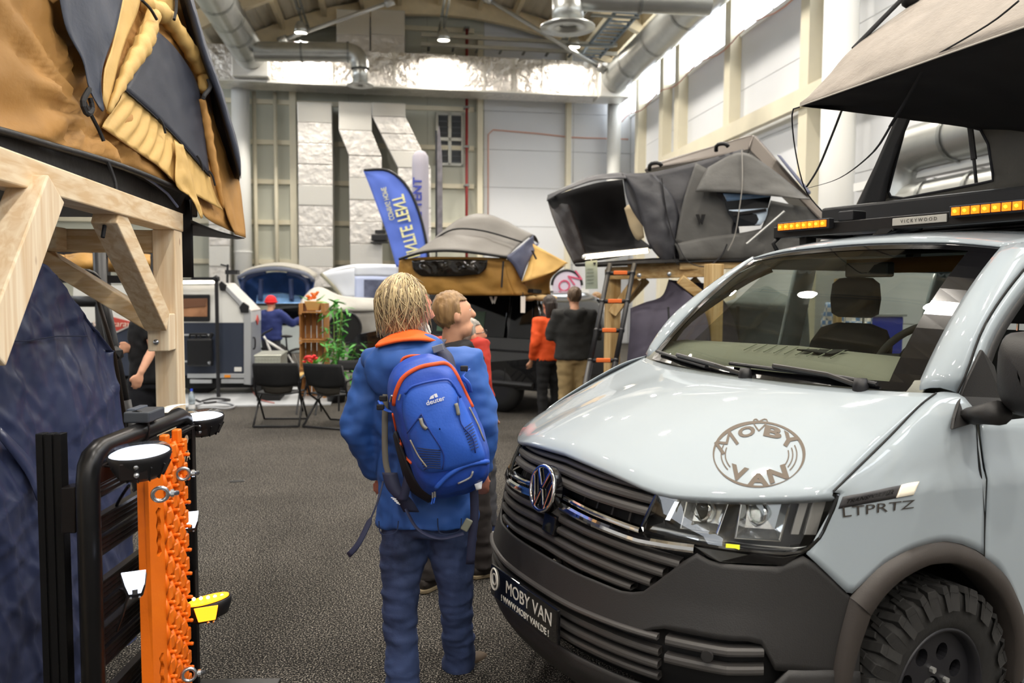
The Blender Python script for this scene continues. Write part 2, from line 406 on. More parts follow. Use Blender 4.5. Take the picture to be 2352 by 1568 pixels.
for i, t in enumerate(tcols[1:-1]):
    MB().frame(hp(SRW, 0, 0), EH, -DH, UZ, (-.26, t-.16, 0), (0, t+.16, 9.9)).build('post', M_cream, wr)
t1 = onright(1581, 346); t2 = onright(1858, 213)
zb = (t1[2]+t2[2])/2
MB().frame(hp(SRW, 0, 0), EH, -DH, UZ, (-.34, t1[1]-1.2, zb-.33), (-.2, 40, zb)).build('beam', M_cream, wr)
cable('signal_cable', 'thin orange cable line run under the high windows of the side wall', [hp(SRW-.3, t, ZW-.2+.08*sin(t*2.2)) for t in [k*.4 for k in range(60)]], .015, mat('cable_orange'))
pc = onright(1925, 300, SRW-.5); column(0, 0, .27, 'thick round white column standing against the side wall near the windows', (SRW-.5, pc[1]), 6.9)
o = thing('exit_sign', 'small green emergency exit sign mounted low on the side wall', 'sign', hp(*onright(1616, 337, SRW-.3))); q = hp(*onright(1616, 337, SRW-.3))
MB().frame(q, -DH, EH, UZ, (-.2, -.03, -.1), (.2, .03, .1)).build('sign_box', emis('exit_green', '#35c38d', 1.2), o)
MB().frame(q, -DH, EH, UZ, (.0, -.035, -.05), (.14, .035, .05)).build('arrow_field', emis('exit_white', '#e9fff5', 1.6), o)
MB().frame(q, -DH, EH, UZ, (-.04, 0, -.06), (.04, .32, .06)).build('bracket', M_zincd, o)
# other two sides of the hall (out of view)
for nm, lo, hi in (('wall_left', (-12.3, -.3, 0), (-12, 41, 11)), ('wall_front', (-12.3, 41, 0), (SRW+.3, 41.3, 11))):
    tag(MB().frame(hp(0, 0, 0), EH, -DH, UZ, lo, hi).build(nm, M_wallR), kind='structure')
wl_ = MB().frame(hp(-12, 0, 0), EH, -DH, UZ, (0, 1, 7.4), (.04, 40, 9.4)).build('window_20', M_pane); tag(wl_, kind='structure')  # unseen glowing strip, added to brighten the ceiling and raise the ambient
# ---- ceiling: corrugated deck, arched ribs, purlins
def zarc(s): return 10.25-1.7*(s/6.2)**2 if s > -6.4 else 10.25-1.7*(6.4/6.2)**2
ce = MB()
rows = []
ss = [-12.3+.075*k for k in range(int((SRW+12.4)/.075)+1)]
for t in (-.3, 41.3): rows.append([hp(s, t, zarc(s)+.32+(.035 if (k//2) % 2 else 0)) for k, s in enumerate(ss)])
ce.grid(rows); ceiling = ce.build('ceiling', M_deck, solid=.03); tag(ceiling, kind='structure')
S2 = [-12, -9, -6.4, -5.4, -4.4, -3.3, -2.2, -1.1, 0, 1.1, 2.2, 3.3, 4.4, 5.4, 6.2]
for k in range(13):
    t = .55+3.1*k
    mb = MB()
    ra = [[hp(s, t+dt, zarc(s)+dz) for s in S2] for dt, dz in ((-.1, -.24), (.1, -.24), (.1, .25), (-.1, .25), (-.1, -.24))]
    mb.grid(ra); mb.build('rib', M_rib, ceiling)
for s in (-5.8, -4.6, -3.4, -2.3, -1.2, 0, 1.2, 2.3, 3.4, 4.5, 5.4):
    MB().frame(hp(s, 0, zarc(s)), EH, -DH, UZ, (-.06, 0, 0), (.06, 40, .3)).build('purlin', M_rib, ceiling)
# tie rods
def rod(a, b, r=.035, lab=None, m=M_steel):
    mb = MB(); a, b = V(a), V(b); mb.tube([a, b], r, 8)
    for q, d in ((a, (b-a).normalized()), (b, (a-b).normalized())): mb.tube([q, q+d*.25], r*1.9, 8)
    return tag(mb.build('tie_rod', m, smooth=True), lab, 'tie rod')
a = at(1390, 163, 23.5); b = at(1110, -8, 22.8)
rod(a, b, .06, 'pale diagonal steel tie rod under the roof above the corner pipe')
rod(at(640, 95, 22.5), at(905, 2, 22.0), .06, 'pale diagonal steel tie rod under the roof left of the twin shafts')
# ---- lamps
def high_bay(s, t, i):
    o = thing('high_bay_lamp', 'round high-bay lamp, %s out from the foil duct %s' % (('first', 'second', 'third')[i % 9], {-3.9: 'beside the bent branch duct', 0: 'along the middle of the roof', 3.75: 'on the track near the cable ladder'}[s]), 'lamp', hp(s, t, 8.7), 'high-bay lamps under the roof')
    p = hp(s, t, 8.7)
    MB().lathe([(.02, .32), (.1, .3), (.16, .18), (.19, .0), (.175, -.005), (.14, .1), (.0, .12)], 16, p).build('housing', M_zinc, o, smooth=True)
    MB().lathe([(.0, .0), (.165, .0)], 16, p+V((0, 0, .015))).build('lens', M_lamp, o)
    MB().tube([p+V((0, 0, .3)), p+V((0, 0, zarc(s)-8.7))], .012, 6).build('drop_rod', M_zincd, o)
    return o
for i, (s, t) in enumerate(LAMPS):
    if t < 12: high_bay(s, t, i)
# conduits carrying the lamps
for s in (-3.9, 0, 3.75):
    o = thing('lighting_track', {-3.9: 'slim steel lighting track under the roof left of the twin shafts', 0: 'slim steel lighting track hung along the middle of the roof', 3.75: 'slim steel lighting track hung under the roof near the cable ladder'}[s], 'track', hp(s, 0, 9.25))
    MB().frame(hp(s, 0, 9.3), EH, -DH, UZ, (-.09, .75, 0), (-.03, 40, .07)).build('channel', M_zinc, o)
    MB().frame(hp(s, 0, 9.3), EH, -DH, UZ, (.03, .75, 0), (.09, 40, .07)).build('channel', M_zinc, o)
    for k in range(9): MB().frame(hp(s, 1.2+1.4*k, 9.3), EH, -DH, UZ, (-.1, -.02, -.02), (.1, .02, .0)).build('crossbar', M_zincd, o)
# ---- foil ducts on the end wall
zd0, zd1 = 7.56, 8.55
o = thing('foil_duct', 'long rectangular duct wrapped in crinkled silver foil across the end wall', 'duct', hp(0, 1.1, zd0))
e0 = onend(470, 180, 1.6)[0]; e1 = onend(1443, 200, 1.6)[0]
n = 14
for k in range(n):
    a, b = e0+(e1-e0)*k/n, e0+(e1-e0)*(k+1)/n
    MB().frame(hp(0, 0, 0), EH, -DH, UZ, (a+.004, .55, zd0), (b-.004, 1.6+.01*(k % 2), zd1)).build('duct_section', M_foil, o, bevel=.02)
    MB().frame(hp(0, 0, 0), EH, -DH, UZ, (b-.03, .54, zd0-.01), (b+.03, 1.625, zd1+.01)).build('tape_band', M_foilS, o)
MB().frame(hp(0, 0, 0), EH, -DH, UZ, (e0, 1.5, zd0-.05), (e1, 1.72, zd0+.0)).build('angle_rail', M_foilS, o)
o2 = thing('cable_tray', 'flat steel tray running above the foil duct on the end wall', 'cable tray', hp(2, 1.2, 8.9))
for zz in (8.72, 8.98): MB().frame(hp(0, 0, 0), EH, -DH, UZ, (-.6, 1.7, zz), (e1-.4, 1.78, zz+.1)).build('side_rail', M_zinc, o2)
for k in range(9): MB().frame(hp(-.4+.7*k, 0, 0), EH, -DH, UZ, (0, 1.3, 8.72), (.06, 1.72, 8.76)).build('rung', M_zincd, o2)
def foil_shaft(path, w, t0, dep, lab, seg=9):
    """path: list of (u, v) centre pixels; w pixel width"""
    pts = [onend(u, v, t0) for u, v in path]; ww = w/F*24.2/2
    o = thing('duct_shaft', lab, 'duct', hp(pts[-1][0], t0, 0))
    for i in range(len(pts)-1):
        (sa, _, za), (sb, _, zb) = pts[i], pts[i+1]; n = max(1, round(math.hypot(sa-sb, za-zb)/.62))
        for k in range(n):
            p0, p1 = k/n, (k+1)/n; a0, a1 = sa+(sb-sa)*p0, sa+(sb-sa)*p1; c0, c1 = za+(zb-za)*p0, za+(zb-za)*p1
            dz = .012 if (k+i) % 2 else 0
            vs = [hp(x, t, z) for t in (t0-dep, t0+dz) for x, z in ((a0-ww, c0), (a0+ww, c0), (a1+ww, c1+.008), (a1-ww, c1+.008))]
            MB().add(vs, [(0, 3, 2, 1), (4, 5, 6, 7), (0, 1, 5, 4), (1, 2, 6, 5), (2, 3, 7, 6), (3, 0, 4, 7)]).build('foil_section', M_foilS if (k+i) % 3 == 0 else M_foil2, o, bevel=.015)
    return o
M_foil2 = mat('shaft_foil', '#d9d5d0', .42, metal=.45, var=.08, vscale=4, bump=.8, bscale=5, rvar=.1, bdist=.06)
foil_shaft([(722, 234), (724, 330), (726, 660)], 74, 1.1, .8, 'straight foil-wrapped duct shaft with quilted sections down the end wall')
foil_shaft([(816, 234), (816, 300), (839, 358), (842, 660)], 71, 1.25, .6, 'foil duct shaft with a small sideways jog, beside the straight quilted shaft')
foil_shaft([(893, 236), (893, 268), (952, 386), (953, 660)], 73, 1.25, .6, 'foil duct shaft with a long slanted offset behind the blue beach flag')
foil_shaft([(811, 22), (811, 138)], 72, 1.2, .5, 'short foil duct shaft rising to the roof above the jogged shaft')
foil_shaft([(891, 22), (891, 138)], 74, 1.2, .5, 'short foil duct shaft rising to the roof above the slanted shaft')
foil_shaft([(503, 420), (504, 660)], 44, .8, .5, 'narrow foil duct shaft low on the end wall behind the tan tent')
# ---- spiral ducts
def spiral(name, lab, pts, r, seamstep=1.2, parent=None, ends=True, m=M_zinc):
    o = parent or thing(name, lab, 'duct', pts[0])
    P = [V(p) for p in pts]
    for i in range(len(P)-1):
        L = (P[i+1]-P[i]).length; n = max(1, int(L/seamstep)); d = (P[i+1]-P[i]).normalized()
        for k in range(n):
            a, b = P[i].lerp(P[i+1], k/n), P[i].lerp(P[i+1], (k+1)/n)
            MB().tube([a, b+d*.01], r, 20, caps=False).build('pipe_section', m, o, smooth=True)
            MB().tube([b-d*.03, b+d*.03], r+.02, 20, caps=False).build('seam_ring', M_zincd, o, smooth=True)
    return o
def diffuser(o, p, r):
    MB().tube([p+V((0, 0, .55)), p], r, 20).build('drop_collar', M_zinc, o, smooth=True)
    MB().lathe([(r, 0), (r*1.75, -.03), (r*1.75, -.06), (r*.7, -.05), (r*.3, .1), (0, .1)], 24, p).build('diffuser_plate', M_zinc, o, smooth=True)
pe = h2s(at(590, 178, 23.6)); sL = pe[0]
o = spiral('spiral_duct', 'big galvanised spiral duct running along the roof on the tan tent side', [hp(sL, 1.6, 8.2), hp(sL, 13.6, 8.2)], .42)
MB().frame(hp(sL, 1.6, 8.15), EH, -DH, UZ, (-.5, -.5, -.55), (.5, .35, .2)).build('end_box', M_foilS, o, bevel=.03)
bz = at(600, 122, 21.3)
b1, b2 = at(812, 124, 21.6), at(827, 175, 21.6)
ob = spiral('branch_duct', 'galvanised branch duct with a bent end and round ceiling diffuser', [at(585, 118, 21.3), at(800, 120, 21.6)], .25, .9)
MB().tube(cr([at(797, 120, 21.6), at(815, 126, 21.6), at(825, 140, 21.6), at(827, 158, 21.6)], 9), .25, 20, caps=False).build('elbow', M_zinc, ob, smooth=True)
diffuser(ob, at(827, 192, 21.6), .2)
sP = h2s(at(1421, 204, 23.8))[0]
o = spiral('spiral_duct', 'big galvanised spiral duct running along the high windows', [hp(sP, 1.6, 8.02), hp(sP, 16, 8.02)], .44, 1.9)
MB().frame(hp(sP, 1.6, 8.0), EH, -DH, UZ, (-.5, -.5, -.55), (.4, .35, .3)).build('end_box', M_foilS, o, bevel=.03)
ob = spiral('branch_duct', 'galvanised cross duct high up with a wide round diffuser over the aisle', [at(1632, 8, 15.5), at(1310, -4, 15.5)], .22, .9)
diffuser(ob, at(1304, 58, 15.5), .3)
# cable ladder near the right-hand duct
o = thing('cable_ladder', 'blue-grey cable ladder hung beside the spiral duct along the windows', 'cable ladder', hp(sP-.9, 1.5, 8.9))
M_ladder = mat('ladder_zinc', '#8fa0b0', .45, metal=.4)
for ds in (-.3, .3): MB().frame(hp(sP-.75+ds, 0, 8.62), EH, -DH, UZ, (-.02, 1.7, 0), (.02, 16, .1)).build('side_rail', M_ladder, o)
for k in range(46): MB().frame(hp(sP-.75, 1.8+.31*k, 8.62), EH, -DH, UZ, (-.3, 0, 0), (.3, .05, .03)).build('rung', M_ladder, o)
for k in range(6): MB().frame(hp(sP-.75, 3+2.4*k, 8.56), EH, -DH, UZ, (-.9, -.03, 0), (.35, .03, .06)).build('bracket', M_zincd, o)
# two ducts on the side wall seen through the van's roof tent
o = spiral('wall_duct', 'galvanised spiral duct with an elbow on the side wall above the van', [hp(SRW-.75, onright(2105, 390, SRW-.75)[1], 3.62), hp(SRW-.75, 26, 3.62)], .3, .8)
q = onright(2085, 390, SRW-.75); MB().tube(cr([hp(SRW-.75, q[1]+.4, 3.62), hp(SRW-.75, q[1]+.05, 3.55), hp(SRW-.75, q[1]-.1, 3.3), hp(SRW-.75, q[1]-.1, 2.9)], 9), .29, 20, caps=False).build('elbow', M_zinc, o, smooth=True)
o = spiral('wall_duct', 'lower galvanised spiral duct on the side wall below the elbowed one', [hp(SRW-.75, onright(2050, 420, SRW-.75)[1], 2.92), hp(SRW-.75, 26, 2.92)], .24, .8)
o = thing('wall_conduit', 'pale square conduit between the two ducts on the side wall', 'conduit', hp(SRW-.6, 16, 3.25))
MB().frame(hp(SRW, 0, 3.22), EH, -DH, UZ, (-.75, 14, 0), (-.6, 30, .12)).build('channel', M_white, o)
# pale tiled stand floor at the far left
M_tile = mat('stand_floor_tile', '#b9bcc0', .35, var=.03, vscale=1)
sf = thing('floor_tiles', 'pale grey stand floor laid under the white trailer', 'floor', atz(560, 930, 0))
tag(sf, kind='structure'); del sf['category']
p0 = atz(760, 930, 0)
for i in range(9):
    for k in range(4):
        MB().frame(p0, -EH, DH, UZ, (i*.98+.003, k*.98+.003, 0), (i*.98+.977, k*.98+.977, .02)).build('floor_tile', M_tile, sf)
# ================================================================ VAN
VYAW = 1.0934
VB, VL, VO = V((sin(VYAW), cos(VYAW), 0)), V((cos(VYAW), -sin(VYAW), 0)), V((.1744, 2.965, 0))
def vw(a, b=None, z=None):
    if b is None: a, b, z = a
    return VO+VB*a+VL*b+V((0, 0, z))
def v2(p): q = V(p)-VO; return V((q.dot(VB), q.dot(VL), p[2]))
def vb(u, v, b): return v2(atpl(u, v, VO+VL*b, VL))
def va(u, v, a): return v2(atpl(u, v, VO+VB*a, VB))
PLN = [(0, 0), (.008, .2), (.03, .32), (.07, .45), (.13, .57), (.22, .69), (.32, .79), (.43, .87), (.55, .915), (.7, .937), (.9, .945), (1.3, .95), (2, .95), (4.3, .945), (4.75, .92), (4.9, .8)]
_pc = []
for i in range(len(PLN)-1):
    P4 = [V((*PLN[max(0, min(len(PLN)-1, j))], 0)) for j in (i-1, i, i+1, i+2)]
    if i == 0: P4[0] = V((PLN[1][0], -PLN[1][1], 0))
    for k in range(10):
        t = k/10; a, b, c, d = P4; _pc.append(.5*((2*b)+(c-a)*t+(2*a-5*b+4*c-d)*t*t+(3*b-a-3*c+d)*t**3))
_pc.append(V((*PLN[-1], 0)))
_pl = [0]
for i in range(1, len(_pc)): _pl.append(_pl[-1]+(_pc[i]-_pc[i-1]).length)
def interp(T, x):
    if x <= T[0][0]: return T[0][1]
    for (a, b), (c, d) in zip(T, T[1:]):
        if x <= c: return b+(d-b)*(x-a)/(c-a)
    return T[-1][1]
import bisect
def _pp(w):
    w = max(0, min(w, _pl[-1]-1e-6)); i = max(1, bisect.bisect_right(_pl, w)); i = min(i, len(_pl)-1)
    t = (w-_pl[i-1])/(_pl[i]-_pl[i-1]); return _pc[i-1].lerp(_pc[i], t)
FZ = [(.2, .02), (.3, -.05), (.4, -.10), (.5, -.12), (.6, -.11), (.72, -.075), (.8, -.06), (.88, -.045), (.95, -.02), (1.04, .02), (1.12, .06), (1.4, .3)]
SZ = [(.2, .02), (.5, 0), (.9, 0), (1.085, 0), (1.11, .012), (1.27, .04), (1.35, .065), (1.9, .25)]
def S(w, z, off=0):
    """van skin: w along the plan outline from the nose, z up; off outwards"""
    sg = -1 if w < 0 else 1; aw = abs(w); p = _pp(aw); e = .05; q1 = _pp(aw+e); q0 = _pp(aw-e) if aw > e else V((_pp(e-aw).x, -_pp(e-aw).y, 0))
    t = (q1-q0).normalized(); na, nb = t.y, -t.x
    k = max(0, min(1, (aw-.75)/.3)); pr = (1-k)*interp(FZ, z)+k*interp(SZ, z)-off
    return V((p.x+na*pr, (p.y+nb*pr)*sg, z))
M_paint = mat('van_paint', '#98a2a9', .55, coat=1.0, spec=.25)
M_plast = mat('bumper_plastic', '#252424', .55, bump=.12, bscale=260)
M_plastd = mat('grille_plastic', '#3f3d3c', .42)
M_void = mat('black_void', '#070708', .7)
M_chrome = mat('chrome', '#e9e9ea', .06, metal=1)
M_rubber = mat('tyre_rubber', '#1d1c1b', .75, var=.15, vscale=14, bump=.15, bscale=60)
M_rimm = mat('satin_black_rim', '#26262a', .42, metal=.3)
M_gloss = mat('gloss_black', '#0b0b0d', .12, coat=.5)
M_decal = mat('taupe_decal', '#5f564d', .6, spec=.2)
M_amber = emis('amber_led', '#ff8a1a', 9)
M_dash = mat('dashboard_grey', '#85857c', .75, bump=.1, bscale=200)
M_seat = mat('seat_fabric_black', '#1c1d1e', .85)
def glass(name, tint, refl=.06, rough=.0):
    m = bpy.data.materials.new(name); m.use_nodes = True; nt = m.node_tree; nt.nodes.clear()
    o = nt.nodes.new('ShaderNodeOutputMaterial'); mx = nt.nodes.new('ShaderNodeMixShader'); tr = nt.nodes.new('ShaderNodeBsdfTransparent'); gl = nt.nodes.new('ShaderNodeBsdfGlossy'); lw = nt.nodes.new('ShaderNodeLayerWeight'); lw.inputs[0].default_value = .5; pw = nt.nodes.new('ShaderNodeMath'); pw.operation = 'POWER'; pw.inputs[1].default_value = 5; nt.links.new(lw.outputs['Facing'], pw.inputs[0]); fr = nt.nodes.new('ShaderNodeMath'); fr.operation = 'MULTIPLY_ADD'; fr.inputs[1].default_value = .95; fr.inputs[2].default_value = .05; nt.links.new(pw.outputs[0], fr.inputs[0])
    tr.inputs[0].default_value = lin(tint); gl.inputs['Roughness'].default_value = rough
    nt.links.new(fr.outputs[0], mx.inputs[0]); nt.links.new(tr.outputs[0], mx.inputs[1]); nt.links.new(gl.outputs[0], mx.inputs[2]); nt.links.new(mx.outputs[0], o.inputs[0]); MATS[name] = m; return m
M_glass = glass('windscreen_glass', '#d3d8cf')
M_glassd = glass('side_glass', '#c3c8c4')
M_lens = glass('clear_lens', '#f4f6f6')
van = thing('camper_van', 'pale grey camper van with a popped-up roof tent, dark bumper and all-terrain tyres', 'van', vw(2.2, 0, 0))
def vpatch(name, rows, m, parent=van, th=.0, smooth=True, mirror=False, lab=None):
    """rows of van-frame points; optional mirrored twin"""
    o = MB().grid([[vw(p) for p in r] for r in rows]).build(name, m, parent, smooth=smooth, solid=th, off=-1)
    if lab: o['label'] = lab
    if mirror: MB().grid([[vw(p.x, -p.y, p.z) for p in r] for r in rows]).build(name, m, parent, smooth=smooth, solid=th, off=1)
    return o
def lerp(a, b, t): return a+(b-a)*t
# ---- bonnet
BF = [(.028, 0, 1.088), (.04, .3, 1.072), (.09, .49, 1.043), (.165, .62, 1.048), (.26, .74, 1.062), (.37, .84, 1.078), (.445, .885, 1.088)]
BR_ = [(.87, 0, 1.335), (.885, .3, 1.337), (.91, .5, 1.34), (.955, .68, 1.345), (.985, .77, 1.349), (1.0, .805, 1.351), (1.01, .82, 1.351)]
bf, br = cr(BF, 22), cr(BR_, 22)
def bonnet_rows(sg):
    rows = []
    for k in range(22):
        f, r = bf[k], br[k]; bul = lerp(.055, .012, (k/21)**1.5); col = []
        for i in range(16):
            t = i/15; p = f.lerp(r, t); col.append(V((p.x, p.y*sg, p.z+bul*4*t*(1-t)*(1-.25*t))))
        fr = col[0]; col = [V((fr.x+.02, fr.y, fr.z-.028)), V((fr.x-.002, fr.y, fr.z-.012))]+col
        rows.append(col)
    return rows
rb = [r for r in reversed(bonnet_rows(-1))][:-1]+bonnet_rows(1)
bonnet = vpatch('bonnet', rb, M_paint, th=.006)
# ---- front wings
def wing_rows():
    bot = poly([(.966, .897), (1.03, .836), (1.106, .764), (1.15, .80), (1.22, .852), (1.32, .884), (1.42, .894), (1.5, .89), (1.58, .87), (1.66, .838), (1.70, .815)], 34)
    top = cr([(1.066, 1.082), (1.16, 1.11), (1.35, 1.16), (1.55, 1.215), (1.69, 1.255)], 34)
    edge = cr([BF[-1], (.52, .885, 1.135), (.7, .872, 1.23), (.88, .845, 1.315), (1.0, .823, 1.350), (1.075, .845, 1.352)], 34)
    rows = []
    for k in range(34):
        col = []
        for i in range(13):
            t = i/12; b, tp = bot[k], top[k]; w = lerp(b.x, tp.x, t**1.0); z = lerp(b.y, tp.y, t); col.append(S(w, z))
        e = edge[k]; l = col[-1]
        for t in (.4, .75, 1): q = l.lerp(e, t); n = math.sin(pi*t)*.02*(k/33); col.append(q+V((0, n, n*.6)))
        rows.append(col)
    return rows
wr_ = wing_rows(); wing_o = vpatch('front_wing', wr_, M_paint, mirror=True, th=.004)
# bonnet shut line
sl = [vw(p+V((0, .002, .003))) for p in cr([BF[-1], (.52, .887, 1.135), (.7, .874, 1.23), (.88, .847, 1.315), (1.0, .824, 1.350)], 24)]
MB().tube(sl, .0035, 6).build('shut_line', M_void, van)
# ---- doors and flanks
def flank(w0, w1, z0f, z1, n=24, m=12):
    rows = []
    for k in range(n):
        w = lerp(w0, w1, k/(n-1)); zb = z0f(w); rows.append([S(w, lerp(zb, z1(w) if callable(z1) else z1, i/(m-1))) for i in range(m)])
    return rows
archr = [(1.70, .81), (1.806, .744), (1.87, .66), (1.916, .586), (1.95, .42), (1.96, .3)]
def dz0(w):
    if w < 1.96:
        return interp(archr, w)
    return .3
vpatch('front_door', flank(1.706, 2.8, dz0, 1.255, 40, 16), M_paint, mirror=True, th=.004)
vpatch('rear_side_panel', flank(2.806, 5.55, lambda w: .3, 1.255, 40, 14), M_paint, mirror=True, th=.004)
dc = [vw(S(w, z, .002)) for w, z in ((1.705, .8), (1.695, .95), (1.672, 1.09), (1.68, 1.18), (1.69, 1.255))]
MB().tube(dc, .004, 6).build('shut_line', M_void, van)
# ---- scuttle, windscreen, pillars, roof
WB = [(.995, -.755, 1.347), (.93, -.5, 1.343), (.89, -.2, 1.338), (.885, 0, 1.337), (.89, .2, 1.338), (.93, .5, 1.343), (.995, .755, 1.347)]
WT = [(1.6, -.66, 1.868), (1.6, -.45, 1.895), (1.605, -.2, 1.908), (1.61, 0, 1.912), (1.605, .2, 1.908), (1.6, .45, 1.895), (1.6, .66, 1.868)]
wbc, wtc = cr(WB, 25), cr(WT, 25)
def wsp(k, t, off=0):
    p = wbc[k].lerp(wtc[k], t); bul = .035*4*t*(1-t); return p+V((-bul*.7-off*.7, 0, bul*.7+off*.7))
wrows = [[wsp(k, i/11) for k in range(25)] for i in range(12)]
vpatch('windscreen', wrows, M_glass)
# black printed border
fr_ = MB()
def strip(pa, pb): fr_.grid([[vw(p) for p in pa], [vw(p) for p in pb]])
strip([wsp(0, i/11, .002) for i in range(12)], [wsp(1, i/11, .002) for i in range(12)])
strip([wsp(24, i/11, .002) for i in range(12)], [wsp(22, i/11, .002).lerp(wsp(23, i/11, .002), .4*(1-i/11)) for i in range(12)])
strip([wsp(k, 0, .002) for k in range(25)], [wsp(k, .045, .002) for k in range(25)])
strip([wsp(k, 1, .002) for k in range(25)], [wsp(k, .945, .002) for k in range(25)])
fr_.build('windscreen_border', M_gloss, van)
# A-pillars
PO = [(1.075, .85, 1.352), (1.114, .855, 1.42), (1.22, .835, 1.56), (1.39, .80, 1.68), (1.6, .765, 1.80), (1.75, .745, 1.86)]
pin = [wsp(24, i/15) for i in range(16)]; pou = cr(PO, 16)
pr_ = []
for i in range(16):
    a, b = pin[i], pou[i]; pr_.append([a.lerp(b, t)+V((-.02, .012, .02))*math.sin(pi*t) for t in (0, .15, .35, .6, .85, 1)])
vpatch('windscreen_pillar', pr_, M_paint, mirror=True, th=.004)
sl2 = [vw(p+V((-.002, .003, .002))) for p in pou]; MB().tube(sl2, .0035, 6).build('shut_line', M_void, van)
# door window frame: painted band then dark seal
fo = [p+V((.05+.02*i/15, .006, -.03+.0*i)) for i, p in enumerate(pou)]
fo2 = [p+V((.085, .004, -.055)) for p in pou]
vpatch('door_frame', [[pou[i]+V((.004, .002, -.003)), pou[i].lerp(fo[i], .5)+V((-.004, .004, 0)), fo[i]] for i in range(16)], M_paint, mirror=True, th=.004)
vpatch('window_seal', [[fo[i], fo2[i]] for i in range(16)], M_plast, mirror=True, th=.006)
# black corner panel that carries the mirror, and window sill
tri = [(1.075, .857, 1.345), (1.10, .862, 1.40), (1.17, .862, 1.50), (1.235, .868, 1.44), (1.26, .885, 1.33), (1.25, .905, 1.262), (1.10, .91, 1.262), (.93, .925, 1.25), (.955, .915, 1.285)]
MB().prism([vw(V(p)) for p in tri], VL*.012).build('mirror_triangle', M_plast, van, bevel=.004)
MB().prism([vw(p[0], -p[1], p[2]) for p in tri], VL*-.012).build('mirror_triangle', M_plast, van, bevel=.004)
# side glass and upper sides
def side_up(a0, a1, zlo=1.26, zhi=1.84):
    return [[V((a, lerp(.91, .775, (lerp(zlo, zhi, i/5)-1.26)/.6), lerp(zlo, zhi, i/5))) for i in range(6)] for a in (a0, a1)]
dw = [[V((1.22+.0*i, .0, 0))]]
fwd = [(lerp(1.17, 1.80, i/7), lerp(1.27, 1.82, i/7)) for i in range(8)]
def bz(z): return lerp(.912, .765, (z-1.26)/.6)
vpatch('door_window', [[V((max(x, 0), bz(z), z)) for x in (a+.03, lerp(a, 2.05, .5), 2.05)] for a, z in fwd], M_glassd, mirror=True)
for a0, a1 in ((2.05, 2.2), (3.3, 3.45), (4.5, 4.85)):
    vpatch('body_pillar', [[V((a, bz(z), z)) for z in (1.255, 1.4, 1.6, 1.82)] for a in (a0, (a0+a1)/2, a1)], M_paint, mirror=True, th=.03)
for a0, a1 in ((2.2, 3.3), (3.45, 4.5)):
    vpatch('side_window', [[V((a, bz(z), z)) for z in (1.265, 1.5, 1.82)] for a in (a0, (a0+a1)/2, a1)], M_glassd, mirror=True)
# roof
rr_ = []
for k in range(25):
    p = wtc[k]; yy = p.y/.66; col = [wsp(k, 1), wsp(k, 1, .012)+V((.004, 0, 0))]
    for a, z, hw in ((1.66, 1.942, .70), (1.78, 1.965, .725), (2.0, 1.978, .75), (2.6, 1.98, .765), (3.6, 1.975, .765), (4.6, 1.96, .75), (4.85, 1.9, .73)):
        col.append(V((a, hw*yy, z-.055*abs(yy)**2.6)))
    rr_.append(col)
vpatch('roof', rr_, M_paint, th=.012)
# cant rails down to the side windows
for sg in (1, -1):
    e = rr_[24] if sg == 1 else rr_[0]
    vpatch('cant_rail', [[p, p.lerp(V((max(p.x, 1.62)+.06, sg*.772, 1.82)), .5)+V((0, sg*.018, .012)), V((max(p.x, 1.68)+.06, sg*.772, 1.82))] for p in e[2:]]+[], M_paint, th=.004)
# back end
vpatch('tailgate', [[V((4.87, y, z)) for y in (-.8, -.4, 0, .4, .8)] for z in (.35, .8, 1.26)], M_paint, th=.02)
vpatch('tailgate_window', [[V((4.87-.06*(z-1.26), y*(1-.25*(z-1.26)), z)) for y in (-.8, 0, .8)] for z in (1.26, 1.6, 1.9)], M_glassd)
vpatch('floor_pan', [[V((a, y, .42)) for y in (-.85, 0, .85)] for a in (1.4, 3, 4.85)], M_void, th=.05)
vpatch('floor_pan', [[V((a, y, .36)) for y in (-.55, 0, .55)] for a in (.15, .8, 1.4)], M_void, th=.05)
# black aerial fin on the roof
p = vb(1990, 545, 0)
MB().prism([vw(V((1.75, -.06, 1.965))), vw(V((2.0, -.05, 1.99))), vw(V((1.97, -.04, 2.03))), vw(V((1.85, -.045, 2.028)))], VL*.1).build('roof_fin', M_gloss, van, bevel=.012)
# ---- bumper
def bz1(w):
    w = abs(w)
    return interp([(0, .715), (.3, .713), (.44, .708), (.5, .728), (.57, .80), (.645, .878), (.70, .855), (.88, .856), (.968, .893), (1.03, .836), (1.106, .764), (1.15, .71)], w)
def intake(w): return interp([(0, .60), (.28, .595), (.48, .59), (.56, .575), (.57, .575)], abs(w))
nB = 61; ws_ = [lerp(-1.15, 1.15, k/(nB-1)) for k in range(nB)]
def bump_strip(zt, zb, off=0, n=8, ws=ws_): return [[S(w, lerp(zb(w), zt(w), i/(n-1)), off+(.012*math.sin(pi*i/(n-1)) if off else 0)) for i in range(n)] for w in ws]
zlip = lambda w: interp([(0, .675), (.5, .672), (.6, .70), (.7, .74), (1.0, .76), (1.15, .70)], abs(w))
upper = lambda w: interp([(0, .605), (.5, .6), (.56, .635), (.84, .635), (.87, .55), (1.15, .5)], abs(w))
vpatch('bumper', bump_strip(bz1, upper, 0, 14), M_plast, th=.012, lab='matt charcoal plastic bumper')
low = lambda w: interp([(0, .30), (1.15, .33)], abs(w))
mid = lambda w: interp([(0, .43), (.5, .43), (.86, .45), (.9, .52), (1.15, .52)], abs(w))
vpatch('bumper_lip', bump_strip(lambda w: .44 if abs(w) < .85 else interp([(.85, .44), (.9, .55), (1.15, .52)], abs(w)), low, 0.004, 10), M_plast, th=.012)
